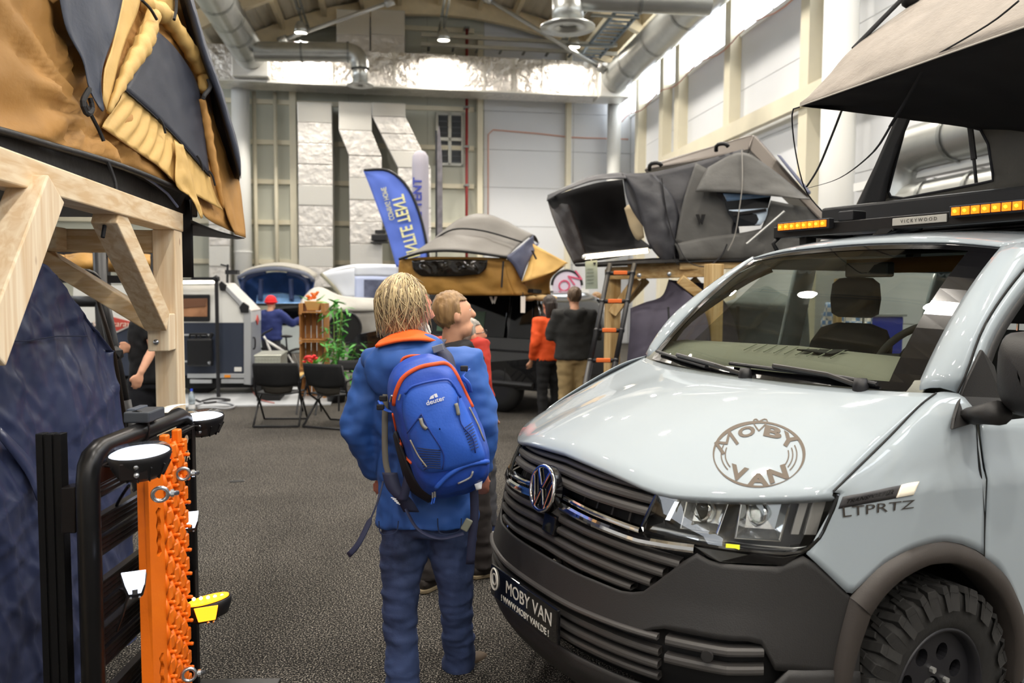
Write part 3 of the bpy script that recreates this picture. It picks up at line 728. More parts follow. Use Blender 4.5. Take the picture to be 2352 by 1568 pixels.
vpatch('intake_recess', bump_strip(lambda w: .64, lambda w: .42, -.06, 4, [lerp(-.9, .9, k/40) for k in range(41)]), M_void)
def bar_on_skin(name, w0, w1, zf, hh, dep, m, n=40, off=.0, parent=van, round_=False):
    """a slat following the nose; zf(w) centre height"""
    sec = [(-dep, -hh), (0, -hh), (.004, -hh*.4), (.004, hh*.4), (0, hh), (-dep, hh)]
    rows = []
    for k in range(n):
        w = lerp(w0, w1, k/(n-1)); z = zf(w); rows.append([vw(S(w, z+dz, off+d)) for d, dz in sec]+[vw(S(w, z-hh, off-dep))])
    return MB().grid(rows).build(name, m, parent, smooth=False)
for z in (.565, .525, .485): bar_on_skin('intake_slat', -.56, .56, lambda w, z=z: z-.02*abs(w), .011, .03, M_plastd, off=-.012)
for z in (.60, .545): bar_on_skin('fog_slat', .58, .85, lambda w, z=z: z, .013, .03, M_plastd, 12, -.006); bar_on_skin('fog_slat', -.85, -.58, lambda w, z=z: z, .013, .03, M_plastd, 12, -.006)
bar_on_skin('bumper_ridge', -.56, .56, lambda w: .607, .008, .02, M_plastd, off=.008)
MB().tube([vw(S(.7, .585, .0)), vw(S(.7, .585, .012))], .018, 16).build('parking_sensor', M_plast, van)
# ---- grille
vpatch('grille_recess', [[S(w, lerp(.70, 1.06, i/6), -.07) for i in range(7)] for w in [lerp(-.66, .66, k/30) for k in range(31)]], M_void)
GS = [(1.02, .487, .0125, 0), (.982, .478, .0125, 0), (.862, .60, .0115, 1), (.822, .552, .0115, 1), (.782, .515, .0115, 1)]
for z, wm, h, lowr in GS:
    bar_on_skin('grille_slat', -wm, wm, (lambda w, z=z: z-.075*abs(w)**1.6) if lowr else (lambda w, z=z: z-.03*abs(w)), h, .045, M_plastd, off=-.005)
bar_on_skin('grille_slat', -.475, .475, lambda w: 1.052-.04*abs(w), .008, .045, M_plastd, off=-.012)
bar_on_skin('grille_slat', -.45, .45, lambda w: .742-.04*abs(w), .009, .045, M_plastd, off=-.008)
for s_ in (-1, 1):
    bar_on_skin('chrome_strip', s_*.085, s_*.46, lambda w: .946-.075*abs(w), .008, .02, M_chrome, 24, .004)
    bar_on_skin('chrome_strip', s_*.075, s_*.642, lambda w: interp([(0, .915), (.46, .882), (.642, .888)], abs(w)), .0125 if s_ else 0, .02, M_chrome, 30, .006)
    for w in (.14, .22, .30, .38, .45):
        MB().grid([[vw(S(s_*w+dw_, z, -.05)) for dw_ in (-.004, .004)] for z in (.74, .9, 1.05)]).build('grille_rib', M_plastd, van)
# emblem: ring with a stacked V over W
ec = vw(V((-.062, .0, .957))); ex, ez_ = VL, (V((0, 0, 1))+VB*.18).normalized(); en = -VB+V((0, 0, .18)); en.normalize()
em = thing('tmp', None, None); em.name = 'front_emblem'; em.location = ec; adopt(em, van)
def ep(x, y, d=0): return ec+ex*x+ez_*y+en*d
MB().lathe([(0, -.03), (.088, -.03), (.088, -.004), (.08, .0), (0, .0)], 40, ec, en).build('emblem_base', M_gloss, em, smooth=False)
MB().tube([ep(.083*cos(t), .083*sin(t), .004) for t in [2*pi*k/40 for k in range(40)]], .0075, 8, closed=True).build('emblem_ring', M_chrome, em, smooth=True)
for i, (a, b) in enumerate((((-.042, .069), (-.004, .006)), ((.042, .069), (.004, .006)), ((-.07, .036), (-.032, -.072)), ((-.036, -.072), (-.002, -.002)), ((.036, -.072), (.002, -.002)), ((.07, .036), (.032, -.072)))):
    MB().bar(ep(*a, .006), ep(*b, .006), .012, .008, en).build('emblem_stroke', M_chrome, em, bevel=.002)
MB().bar(ep(-.008, .008, .006), ep(.008, .008, .006), .01, .008, en).build('emblem_stroke', M_chrome, em)
bx = [vw(S(w, z, .012)) for w, z in ((.005, .872), (.085, .868), (.085, .80), (.005, .804))]; MB().prism(bx, VB*.03).build('radar_cover', M_gloss, van, bevel=.004)
# ---- headlights
HLO = [(.497, 1.036), (.63, 1.049), (.77, 1.061), (.9, 1.073), (1.015, 1.083), (1.06, 1.082), (1.043, 1.03), (1.009, .951), (.964, .904), (.9, .893), (.8, .897), (.646, .902), (.552, .905), (.464, .911)]
def hl(s_):
    h = thing('tmp', None, None); h.name = 'headlight'; h.location = vw(S(s_*.75, .98)); adopt(h, van)
    top = poly([HLO[0], *HLO[1:6]], 24); bot = poly(list(reversed(HLO[8:]))+[], 24)
    def g(off, tt=(0, 1), kk=(0, 24), n=7): return [[vw(S(s_*lerp(bot[k].x, top[k].x, t), lerp(bot[k].y, top[k].y, t), off)) for t in [lerp(tt[0], tt[1], i/(n-1)) for i in range(n)]] for k in range(*kk)]
    MB().grid(g(-.075)).build('lamp_housing', mat('lamp_black', '#1d1d1f', .35), h, smooth=True)
    MB().grid(g(.003)).build('lamp_lens', M_lens, h, smooth=True)
    edge = [vw(S(s_*p.x, p.y, .0)) for p in poly(HLO+[HLO[0]], 60)]; MB().tube(edge[:-1], .007, 6, closed=True).build('lamp_seal', M_gloss, h)
    def q(pts, o0, o1, m, nm): 
        a = [vw(S(s_*w, z, o0)) for w, z in pts]; b = [vw(S(s_*w, z, o1)) for w, z in pts]; n = len(pts)
        MB().add(a+b, [tuple(range(n)), tuple(range(2*n-1, n-1, -1))]+[(i, (i+1) % n, n+(i+1) % n, n+i) for i in range(n)]).build(nm, m, h, bevel=.002)
    M_refl = mat('lamp_reflector', '#d7d8da', .14, metal=.9); M_grey = mat('lamp_grey', '#9a9692', .35, metal=.4)
    # chrome frames of the two chambers, open boxes with bright walls
    def chamber(w0, w1, z0, z1, sk):
        A = [(w0, z1), (w1, z1), (w1-sk, z0), (w0-sk+.02, z0)]
        fr_o = [vw(S(s_*w, z, -.012)) for w, z in A]; bk = [vw(S(s_*lerp(w, (w0+w1)/2, .25), lerp(z, (z0+z1)/2, .25), -.07)) for w, z in A]
        for i in range(4):
            j = (i+1) % 4; MB().add([fr_o[i], fr_o[j], bk[j], bk[i]], [(0, 1, 2, 3)]).build('reflector_wall', M_refl if i != 0 else M_grey, h, solid=.002)
        MB().add(bk, [(0, 1, 2, 3)]).build('reflector_back', M_refl, h)
        MB().tube(fr_o, .005, 6, closed=True).build('chamber_trim', M_chrome, h)
        c = vw(S(s_*((w0+w1)/2-sk/2), (z0+z1)/2+.005, -.055)); MB().ico(c, .034, 2).build('projector', M_lens, h, smooth=True)
        MB().lathe([(.036, 0), (.042, .006), (.036, .014)], 24, c+en*.006, en).build('projector_ring', M_chrome, h, smooth=True)
    chamber(.60, .735, .935, 1.04, .03); chamber(.775, .925, .93, 1.055, .035)
    q([(.53, .95), (.56, 1.03), (.578, 1.03), (.55, .95)], -.03, -.02, M_refl, 'light_guide')
    for w0, w1 in ((.945, .975), (.985, 1.03)):
        q([(w0-.02, .945), (w0+.012, 1.06), (w1+.012, 1.066), (w1-.025, .945)], -.045, -.028, M_grey, 'side_reflector')
    q([(.49, .918), (.65, .911), (.8, .906), (.93, .903), (.97, .918), (.93, .913), (.8, .916), (.65, .922), (.5, .93)], -.012, -.004, M_refl, 'chrome_blade')
    q([(.735, .9), (.775, .9), (.775, .915), (.735, .915)], .004, .006, mat('yellow_sticker', '#d9e020', .5), 'sticker')
    q([(.64, .896), (.8, .89), (.9, .887), (.955, .9), (.90, .862), (.72, .86), (.685, .87)], .0, .006, M_gloss, 'lower_lamp')
    return h
hl(1); hl(-1)
# side badge with indicator and lettering, laid on the wing skin
from mathutils.bvhtree import BVHTree
def bvh_of(o):
    me = o.data; return BVHTree.FromPolygons([v.co.copy() for v in me.vertices], [tuple(p.vertices) for p in me.polygons])
_wb = bvh_of(wing_o)
def onskin(bv, u, v, off):
    d = ray(u, v).normalized(); h = bv.ray_cast(CAMP, d)
    if h[0] is None: return None
    n = h[1] if h[1].dot(d) < 0 else -h[1]; return h[0]+n*off
def pxquad(nm, quad, m, off, bv, n=10, k=4, th=.003):
    (a, b, c, d) = [V((*p, 0)) for p in quad]; rows = []
    for i in range(k):
        t = i/(k-1); l, r = a.lerp(d, t), b.lerp(c, t); rows.append([onskin(bv, *(l.lerp(r, j/(n-1))[:2]), off) for j in range(n)])
    if any(p is None for r in rows for p in r): return
    return MB().grid(rows).build(nm, m, van, smooth=True, solid=th)
def pxtext(body, quad, m, off, bv, nm, bold=0):
    c = bpy.data.curves.new('t', 'FONT'); c.body = body; c.resolution_u = 2; c.offset = bold
    o = bpy.data.objects.new('t', c); COL.objects.link(o); dg = bpy.context.evaluated_depsgraph_get(); me = bpy.data.meshes.new_from_object(o.evaluated_get(dg)); bpy.data.objects.remove(o)
    xs = [v.co.x for v in me.vertices]; ys = [v.co.y for v in me.vertices]; x0, x1, y0, y1 = min(xs), max(xs), min(ys), max(ys); (A, B, C, D) = [V((*p, 0)) for p in quad]; vs = []
    for v in me.vertices:
        s_, t = (v.co.x-x0)/(x1-x0), (y1-v.co.y)/(y1-y0); p = A.lerp(B, s_).lerp(D.lerp(C, s_), t); q = onskin(bv, p.x, p.y, off)
        if q is None: return
        vs.append(q)
    return MB().add(vs, [tuple(p.vertices) for p in me.polygons]).build(nm, m, van)

pxquad('side_badge', [(1934, 1140), (2108, 1106), (2094, 1136), (1924, 1167)], mat('badge_charcoal', '#39383a', .4), .004, _wb)
pxquad('side_indicator', [(2066, 1113), (2106, 1106), (2093, 1134), (2054, 1141)], mat('indicator_clear', '#e6dcc8', .1, emit='#fff2d8', estr=.5), .008, _wb)
pxtext('TRANSPORTER', [(1944, 1145), (2052, 1123), (2046, 1133), (1938, 1155)], M_gloss, .0085, _wb, 'badge_lettering', .01)
pxtext('LTPRTZ', [(1932, 1163), (2098, 1146), (2094, 1165), (1934, 1186)], mat('side_decal', '#3b3733', .35), .0075, _wb, 'side_lettering')
# ---- number plate
q = [vw(-.152, b_, z) for b_, z in ((-.262, .602), (.262, .602), (.262, .478), (-.262, .478))]
pl_ = MB().prism(q, VB*.014).build('show_plate', M_gloss, van, bevel=.004)
M_wt = mat('plate_print', '#d8d6cf', .5)
pc_ = (q[0]+q[1]+q[2]+q[3])/4; xx = (q[1]-q[0]).normalized(); yy = V((0, 0, 1)); nn = xx.cross(yy)
o = text('MOBY VAN', M_wt, frameM(pc_+xx*.05+yy*.012+nn*.001, xx, yy), van, .07, 'plate_lettering', sx=1.0, ex=.0006)
text('! WWW.MOBY VAN.DE !', M_wt, frameM(pc_+xx*.02-yy*.043+nn*.001, xx, yy), van, .034, 'plate_lettering', ex=.0006, bold=.0004)
MB().tube([pc_-xx*.225+yy*.012+nn*.002+xx*.03*cos(t)+yy*.042*sin(t) for t in [2*pi*k/24 for k in range(24)]], .004, 5, closed=True).build('plate_roundel', M_wt, van)
MB().tube([pc_-xx*.225+yy*.012+nn*.002+xx*.018*cos(t)+yy*.022*sin(t) for t in [2*pi*k/16 for k in range(16)]], .003, 5, closed=True).build('plate_roundel', M_wt, van)
# ---- bonnet roundel (ring, heart, waves and lettering)
_bb = bvh_of(bonnet)
def onb(u, v, off=.0018):
    d = ray(u, v).normalized(); h = _bb.ray_cast(CAMP, d)
    if h[0] is None: return None
    n = h[1] if h[1].z > 0 else -h[1]; return h[0]+n*off
EXC, EYC, ERX, ERY = 1743, 1044, 104, 74
def ell(t, k=1.0, dx=0): return (EXC+dx+ERX*k*cos(t), EYC-ERY*k*sin(t)+ERX*k*.05*cos(t)*0)
def ink(name, path, wd, closed=False):
    """brush stroke of pixel-width wd laid on the bonnet"""
    P = [V((p[0], p[1], 0)) for p in path]; N = len(P); L, Rr = [], []
    for i in range(N):
        a = P[(i-1) % N if closed else max(i-1, 0)]; b = P[(i+1) % N if closed else min(i+1, N-1)]; t = (b-a).normalized(); n = V((-t.y, t.x, 0)); w_ = wd if not isinstance(wd, list) else wd[i]
        L.append(onb(*(P[i]+n*w_/2)[:2])); Rr.append(onb(*(P[i]-n*w_/2)[:2]))
    if closed: L.append(L[0]); Rr.append(Rr[0])
    if any(p is None for p in L+Rr): return
    MB().grid([L, Rr]).build(name, M_decal, van)
ts = [2*pi*k/64 for k in range(64)]
ink('roundel_ring', [ell(t) for t in ts], [5+2.0*sin(3*t+1)+1.5*sin(t) for t in ts], True)
def gl(ch, cx, cy, w_, h_, rot, shear=0):
    c = bpy.data.curves.new('t', 'FONT'); c.body = ch; c.align_x = 'CENTER'; c.align_y = 'CENTER'; c.resolution_u = 3; c.offset = 0 if ch == 'M' else .045; c.fill_mode = 'FRONT' if hasattr(c, 'fill_mode') else c.fill_mode
    o = bpy.data.objects.new('t', c); COL.objects.link(o); dg = bpy.context.evaluated_depsgraph_get(); me = bpy.data.meshes.new_from_object(o.evaluated_get(dg)); bpy.data.objects.remove(o)
    xs = [v.co.x for v in me.vertices]; ys = [v.co.y for v in me.vertices]; x0, x1, y0, y1 = min(xs), max(xs), min(ys), max(ys)
    mb = MB(); vs = []
    for v in me.vertices:
        x = ((v.co.x-x0)/(x1-x0)-.5)*w_; y = -((v.co.y-y0)/(y1-y0)-.5)*h_
        X, Y = cx+x*cos(rot)-y*sin(rot), cy+x*sin(rot)+y*cos(rot); p = onb(X, Y, .0022)
        if p is None: return
        vs.append(p)
    mb.add(vs, [tuple(p.vertices) for p in me.polygons]).build('roundel_letter', M_decal, van)
for ch, x, y, w_, h_, r in (('M', 1669, 1018, 46, 34, -.62), ('O', 1715, 992, 40, 24, -.22), ('B', 1776, 993, 42, 26, .22), ('Y', 1811, 1012, 42, 30, .55), ('V', 1696, 1087, 42, 34, .3), ('A', 1742, 1102, 54, 30, .02), ('N', 1786, 1089, 46, 34, -.32)): gl(ch, x, y, w_, h_, r)
ink('roundel_heart', cr([(1743, 990), (1732, 974), (1731, 966), (1737, 963), (1743, 969)], 12), 3); ink('roundel_heart', cr([(1743, 990), (1757, 976), (1763, 967), (1756, 963), (1743, 969)], 12), 3)
for dx, a0, a1, k in ((0, 2.75, 3.75, .83), (0, 2.85, 3.7, .74), (0, -.62, .35, .84), (0, -.55, .28, .75), (0, -.5, .2, .66)):
    ink('roundel_wave', [ell(lerp(a0, a1, i/14), k) for i in range(15)], 2.6)
# ---- wipers
def wiper(pts, arm):
    w_ = thing('tmp', None, None); w_.name = 'wiper'; w_.location = vw(V(arm[0])); adopt(w_, van)
    MB().tube([vw(V(p)) for p in pts], [(.008, .012)]*len(pts), 8).build('wiper_blade', M_black, w_)
    MB().tube([vw(V(p)) for p in arm], .010, 8).build('wiper_arm', mat('wiper_arm_paint', '#2c2b2a', .4), w_)
    MB().lathe([(0, .03), (.022, .03), (.028, 0), (.028, -.03)], 14, vw(V(arm[0]))).build('wiper_cap', M_black, w_, smooth=True)
def wsat(b, t, off=.02):
    k = min(range(25), key=lambda i: abs(wbc[i].y-b)); return wsp(k, t, off)
wiper([wsat(-.72, .05), wsat(-.45, .03), wsat(-.2, .01)], [V((.88, .05, 1.345)), wsat(-.12, .02, .03), wsat(-.45, .04, .035)])
wiper([wsat(-.05, .05), wsat(.2, .045), wsat(.5, .03), wsat(.62, .01)], [V((.93, .58, 1.352)), wsat(.45, .03, .03), wsat(.2, .05, .035)])
vpatch('scuttle', [[V((p.x-.03, p.y, p.z-.015)) for p in wbc], [V((p.x+.04, p.y, p.z+.002)) for p in wbc]], M_plast, th=.01)
# ---- mirror on the driver's side
for sg in (1,):
    mm = thing('tmp', None, None); mm.name = 'door_mirror'; mm.location = vw(1.05, .95*sg, 1.3); adopt(mm, van)
    MB().tube([vw(1.06, .925*sg, 1.285), vw(1.02, .98*sg, 1.30), vw(1.0, 1.04*sg, 1.315)], [(.03, .05), (.032, .05), (.04, .05)], 12).build('mirror_arm', M_plast, mm, smooth=True)
    rows = []
    for d, sx, sz in ((0, .82, .86), (.03, 1, 1), (.09, .97, .98), (.14, .75, .8), (.165, .4, .45), (.17, .05, .05)):
        ring = []
        for k in range(24):
            t = 2*pi*k/24; cx, cz_ = cos(t), sin(t); e = .55
            x = math.copysign(abs(cx)**e, cx)*.115*sx; z = math.copysign(abs(cz_)**e, cz_)*.135*sz
            ring.append(vw(1.14-d, (1.115+x)*sg, 1.435+z-(.02*cx if sg > 0 else 0)))
        rows.append(ring)
    MB().grid(rows, True).build('mirror_shell', M_plast, mm, smooth=True)
    MB().add([vw(1.138, (1.115+x*.095)*sg, 1.435+z*.11) for x, z in ((-1, -1), (1, -1), (1, 1), (-1, 1))], [(0, 1, 2, 3)]).build('mirror_glass', M_chrome, mm)
# ---- wheels, arches
def arch_flare(sg):
    oc = [(1.108, .757), (1.15, .80), (1.22, .852), (1.32, .884), (1.42, .894), (1.5, .889), (1.58, .868), (1.66, .836), (1.74, .787), (1.81, .735), (1.87, .66), (1.92, .58), (1.945, .46), (1.955, .34)]
    ic = [(1.17, .70), (1.215, .755), (1.285, .80), (1.38, .826), (1.45, .826), (1.526, .815), (1.60, .788), (1.665, .755), (1.73, .705), (1.785, .655), (1.83, .59), (1.865, .52), (1.885, .43), (1.895, .33)]
    o_, i_ = cr(oc, 40), cr(ic, 40)
    rows = []
    for k in range(40):
        a, b = o_[k], i_[k]; rows.append([S(sg*a.x, a.y, .001), S(sg*lerp(a.x, b.x, .12), lerp(a.y, b.y, .12), .022), S(sg*lerp(a.x, b.x, .5), lerp(a.y, b.y, .5), .03), S(sg*lerp(a.x, b.x, .9), lerp(a.y, b.y, .9), .028), S(sg*b.x, b.y, .015), S(sg*b.x, b.y, -.06)])
    MB().grid([[vw(p) for p in r] for r in rows]).build('arch_flare', mat('flare_plastic', '#37322f', .5, bump=.08, bscale=250), van, smooth=True)
    f0 = [(1.108, .757), (1.17, .70)]; lowr = cr([(1.15, .708), (1.11, .60), (1.085, .45), (1.08, .33)], 12); hi = cr([(1.17, .70), (1.125, .59), (1.10, .45), (1.095, .33)], 12)
    MB().grid([[vw(S(sg*a.x, a.y, .001)), vw(S(sg*lerp(a.x, b.x, .15), lerp(a.y, b.y, .15), .02)), vw(S(sg*lerp(a.x, b.x, .9), lerp(a.y, b.y, .9), .026)), vw(S(sg*b.x, b.y, .012)), vw(S(sg*b.x, b.y, -.05))] for a, b in zip(cr([(1.108, .757), (1.075, .62), (1.055, .48), (1.05, .33)], 14), cr([(1.172, .70), (1.13, .58), (1.108, .46), (1.10, .33)], 14))]).build('arch_flare', mat('flare_plastic'), van, smooth=True)
    # liner
    rows = [[vw(S(sg*b.x, b.y, -.05)), vw(S(sg*b.x, b.y+.02, -.35))] for b in i_]
    MB().grid(rows).build('arch_liner', M_void, van)
arch_flare(1); arch_flare(-1)
for sg in (1, -1): MB().prism([vw(a, .55*sg, z) for a, z in ((.45, .35), (.5, .7), (.7, .9), (1.1, .9), (1.3, .7), (1.4, .35))], VL*.02).build('arch_liner', M_void, van)
def make_wheel():
    """wheel at the origin, axle along +x (outboard)"""
    w_ = thing('wheel', None, None)
    prof = [(.215, -.11), (.25, -.118), (.30, -.12), (.335, -.112), (.352, -.09), (.357, -.04), (.358, 0), (.357, .04), (.352, .09), (.335, .112), (.30, .12), (.25, .118), (.222, .108), (.215, .10)]
    ty = MB().lathe(prof, 56, (0, 0, 0), (1, 0, 0)).build('tyre', M_rubber, w_, smooth=True)
    lug = MB().add([(-.045, -.016, 0), (.045, -.011, 0), (.05, .014, 0), (-.04, .012, 0), (-.043, -.012, .014), (.043, -.008, .014), (.046, .011, .013), (-.038, .009, .014)], [(0, 3, 2, 1), (4, 5, 6, 7), (0, 1, 5, 4), (1, 2, 6, 5), (2, 3, 7, 6), (3, 0, 4, 7)])
    sh = MB().add([(-.05, -.02, 0), (.03, -.02, 0), (.03, .018, 0), (-.05, .016, 0), (-.05, -.016, .022), (.022, -.016, .022), (.022, .014, .022), (-.05, .012, .022), (.044, -.017, -.055), (.044, .015, -.055), (.02, -.017, -.055)], [(0, 3, 2, 1), (4, 5, 6, 7), (0, 1, 5, 4), (2, 3, 7, 6), (3, 0, 4, 7), (1, 8, 5), (5, 8, 9, 6), (6, 9, 2)])
    lm = lug.build('tread_block', M_rubber, w_, bevel=.002); sm_ = sh.build('shoulder_block', M_rubber, w_, bevel=.002)
    first = True
    N = 40
    for k in range(N):
        an = 2*pi*k/N
        for x, src, fl, da in ((-.03, lm, 0, .02), (.03, lm, 1, .08), (.088, sm_, 0, .0), (-.088, sm_, 1, .07)):
            M = Matrix.Rotation(an+da, 4, 'X') @ Matrix.Translation((x, 0, .352 if abs(x) < .05 else .342)) @ (Matrix.Rotation(pi, 4, 'Z') if fl else Matrix.Identity(4)) @ Matrix.Rotation(.25 if k % 2 else -.2, 4, 'Z')
            share(src, src.name.split('.')[0], M, ty)
    bpy.data.objects.remove(lm); bpy.data.objects.remove(sm_)
    MB().lathe([(.222, -.10), (.226, .095), (.222, .112), (.213, .112), (.205, .095), (.20, .06)], 48, (0, 0, 0), (1, 0, 0)).build('rim_barrel', M_rimm, w_, smooth=True)
    # disc with eight round holes
    bm = bmesh.new()
    def loop(r, n, c=(0, 0)):
        vs = [bm.verts.new((.062, c[0]+r*cos(2*pi*i/n), c[1]+r*sin(2*pi*i/n))) for i in range(n)]; return [bm.edges.new((vs[i], vs[(i+1) % n])) for i in range(n)]
    ed = loop(.205, 48)
    for k in range(8): ed += loop(.03, 14, (.135*cos(pi/8+k*pi/4), .135*sin(pi/8+k*pi/4)))
    ed += loop(.05, 20)
    bmesh.ops.triangle_fill(bm, use_beauty=True, use_dissolve=False, edges=ed)
    for v in bm.verts:
        r = math.hypot(v.co.y, v.co.z); v.co.x = .062-.0*(r) if r > .1 else .062
    me = bpy.data.meshes.new('rim_disc'); bm.to_mesh(me); bm.free(); me.materials.append(M_rimm)
    d = bpy.data.objects.new('rim_disc', me); COL.objects.link(d); x = d.modifiers.new('t', 'SOLIDIFY'); x.thickness = .03; x.offset = 0; d.parent = w_
    MB().lathe([(0, .075), (.04, .075), (.05, .065), (.05, .03)], 24, (0, 0, 0), (1, 0, 0)).build('hub_cap', M_gloss, w_, smooth=True)
    for k in range(5): a = 2*pi*k/5+.3; MB().tube([(.06, .075*cos(a), .075*sin(a)), (.09, .075*cos(a), .075*sin(a))], .011, 6).build('wheel_nut', M_steel, w_)
    MB().lathe([(0, -.03), (.17, -.03), (.17, -.02), (0, -.02)], 30, (0, 0, 0), (1, 0, 0)).build('brake_disc', mat('brake_iron', '#5a5856', .4, metal=.8), w_)
    return w_
wh = make_wheel(); wh.name = 'wheel'
def place_wheel(o, a, sg):
    M = frameM(vw(a, .835*sg, .372), VL*sg, VB*sg); M = Matrix(((VL.x*sg, -VB.x*sg, 0, 0), (VL.y*sg, -VB.y*sg, 0, 0), (0, 0, 1, 0), (0, 0, 0, 1))); M.translation = vw(a, .835*sg, .372); o.matrix_basis = M; o.parent = van; o.matrix_parent_inverse = wmat(van).inverted()
ws4 = [wh]+[copy_tree(wh) for _ in range(3)]
for o_, (a, sg) in zip(ws4, ((.905, 1), (.905, -1), (3.91, 1), (3.91, -1))): place_wheel(o_, a, sg)
# ---- interior
vpatch('dashboard', [[V((a-.02*abs(y)**2*0, y, z-.02*abs(y))) for y in (-.78, -.5, -.2, 0, .2, .5, .78)] for a, z in ((.96, 1.335), (1.02, 1.40), (1.12, 1.445), (1.24, 1.455), (1.33, 1.42), (1.36, 1.3), (1.38, 1.05))], M_dash, th=.01)
for k in range(9): MB().bar(vw(1.06, -.15+.06*k, 1.432), vw(1.15, -.16+.06*k, 1.458), .004, .004).build('demist_slot', mat('slot_grey', '#8b8e80', .6), van)
MB().prism([vw(V(p)) for p in ((1.10, .12, 1.447), (1.2, .30, 1.455), (1.1, .30, 1.44))], V((0, 0, .006))).build('dash_vent', M_void, van)
sw = vw(1.5, .40, 1.42); sn = (-VB*.75+V((0, 0, .65))).normalized()*-1; sx_ = VL; sy_ = sn.cross(sx_)
MB().tube([sw+sx_*.185*cos(t)+sy_*.185*sin(t) for t in [2*pi*k/32 for k in range(32)]], .016, 8, closed=True).build('steering_wheel', M_seat, van, smooth=True)
for t in (.1, pi-.1, -pi/2): MB().bar(sw, sw+sx_*.18*cos(t)+sy_*.18*sin(t), .04, .02, sn).build('steering_spoke', M_seat, van)
MB().lathe([(0, .03), (.06, .02), (.07, -.03)], 16, sw, sn).build('steering_boss', M_seat, van, smooth=True)
def seat(a, b):
    rows = []
    for z, w_, t_, da in ((.8, .25, .06, 0), (.95, .27, .07, .01), (1.2, .27, .06, .05), (1.42, .25, .05, .1), (1.5, .2, .045, .12), (1.53, .1, .03, .125)):
        rows.append([vw(a+da+t_*math.copysign(abs(sin(t))**.6, sin(t)), b+w_*math.copysign(abs(cos(t))**.6, cos(t)), z) for t in [2*pi*k/24 for k in range(24)]])
    MB().grid(rows, True).build('seat_back', M_seat, van, smooth=True)
    rows = []
    for z, w_, t_ in ((1.56, .1, .03), (1.58, .14, .045), (1.66, .15, .05), (1.74, .14, .045), (1.77, .1, .03), (1.775, .02, .01)):
        rows.append([vw(a+.13+t_*math.copysign(abs(sin(t))**.7, sin(t)), b+w_*math.copysign(abs(cos(t))**.7, cos(t)), z) for t in [2*pi*k/20 for k in range(20)]])
    MB().grid(rows, True).build('head_restraint', M_seat, van, smooth=True)
    for d in (-.06, .06): MB().tube([vw(a+.125, b+d, 1.5), vw(a+.13, b+d, 1.6)], .006, 6).build('restraint_post', M_chrome, van)
    MB().box(vw(a-.25, b, .85), (.45, .5, .16), Matrix.Rotation(-VYAW, 3, 'Z')).build('seat_cushion', M_seat, van, bevel=.04)
seat(1.95, .40); seat(1.95, -.40)
MB().box(vw(1.72, -.03, 1.80), (.05, .24, .07), Matrix.Rotation(pi/2-VYAW, 3, 'Z')).build('rear_view_mirror', M_black, van, bevel=.01)
vpatch('headlining', [[V((a, y, z)) for y in (-.66, 0, .66)] for a, z in ((1.62, 1.86), (2.2, 1.93), (3.2, 1.94))], mat('headlining_grey', '#55584f', .9))
vpatch('roof_shelf', [[V((2.3, y, z)) for y in (-.62, 0, .62)] for z in (1.80, 1.88)], mat('shelf_amber', '#a8753a', .6), th=.03)
# ---- roof rack
M_rack = mat('rack_black', '#1b1a1a', .38, metal=.3)
def vtube(pts, r, nm, m, n=10, par=van, sq=None): return MB().tube([vw(V(p)) for p in pts], r, n, sq=sq).build(nm, m, par, smooth=not sq)
rk = thing('roof_rack', 'flat black roof rack across the pale van roof carrying two amber light bars', 'roof rack', vw(2.6, 0, 1.98))
def vbox(lo, hi, nm, m, par, bev=.004): return MB().frame(VO, VB, VL, V((0, 0, 1)), lo, hi).build(nm, m, par, bevel=bev)
for y in (-.68, .68): vbox((1.82, y-.03, 1.995), (3.95, y+.03, 2.05), 'side_rail', M_rack, rk)
vbox((1.80, -.72, 1.99), (1.86, .72, 2.05), 'front_rail', M_rack, rk); vbox((3.9, -.72, 1.99), (3.96, .72, 2.05), 'rear_rail', M_rack, rk)
for k in range(10): vbox((1.95+.2*k, -.66, 2.015), (2.03+.2*k, .66, 2.045), 'slat', M_rack, rk)
for y in (-.66, .66):
    for a in (2.0, 2.9, 3.7): vbox((a-.04, y-.025, 1.91), (a+.04, y+.025, 2.0), 'foot', M_rack, rk)
vtube([(1.83, -.70, 2.0), (1.80, -.72, 1.96), (1.83, -.7, 1.90)], .012, 'wind_deflector_stay', M_rack, par=rk)
def lightbar(b0, b1, lab):
    o = thing('light_bar', lab, 'light bar', vw(1.78, (b0+b1)/2, 2.02), 'amber light bars on the van roof rack')
    vbox((1.762, b0, 2.018), (1.80, b1, 2.068), 'housing', M_black, o)
    n = 8
    for k in range(n):
        y0 = lerp(b0+.012, b1-.012, k/n); y1 = lerp(b0+.012, b1-.012, (k+1)/n)
        vbox((1.754, y0+.004, 2.026), (1.762, y1-.004, 2.06), 'amber_lens', emis('amber_lens_mat', '#ff8412', 1.6), o, .001)
        c = vw(1.751, (y0+y1)/2, 2.043); MB().ico(c, .008, 1).build('amber_led', M_amber, o)
lightbar(-.66, -.31, 'lit amber light bar on the rack edge beside the black clamp')
lightbar(.33, .70, 'lit amber light bar on the rack edge beside the silver maker plate')
pp = vbox((1.792, .03, 2.005), (1.80, .30, 2.04), 'maker_plate', mat('plate_silver', '#b9b6ad', .4, metal=.3), rk, .002)
text('VICKYWOOD', mat('plate_ink', '#55524b', .6), frameM(vw(1.7905, .165, 2.022), VL, V((0, 0, 1))), rk, .022, 'plate_lettering', ex=.0003, space=1.5)
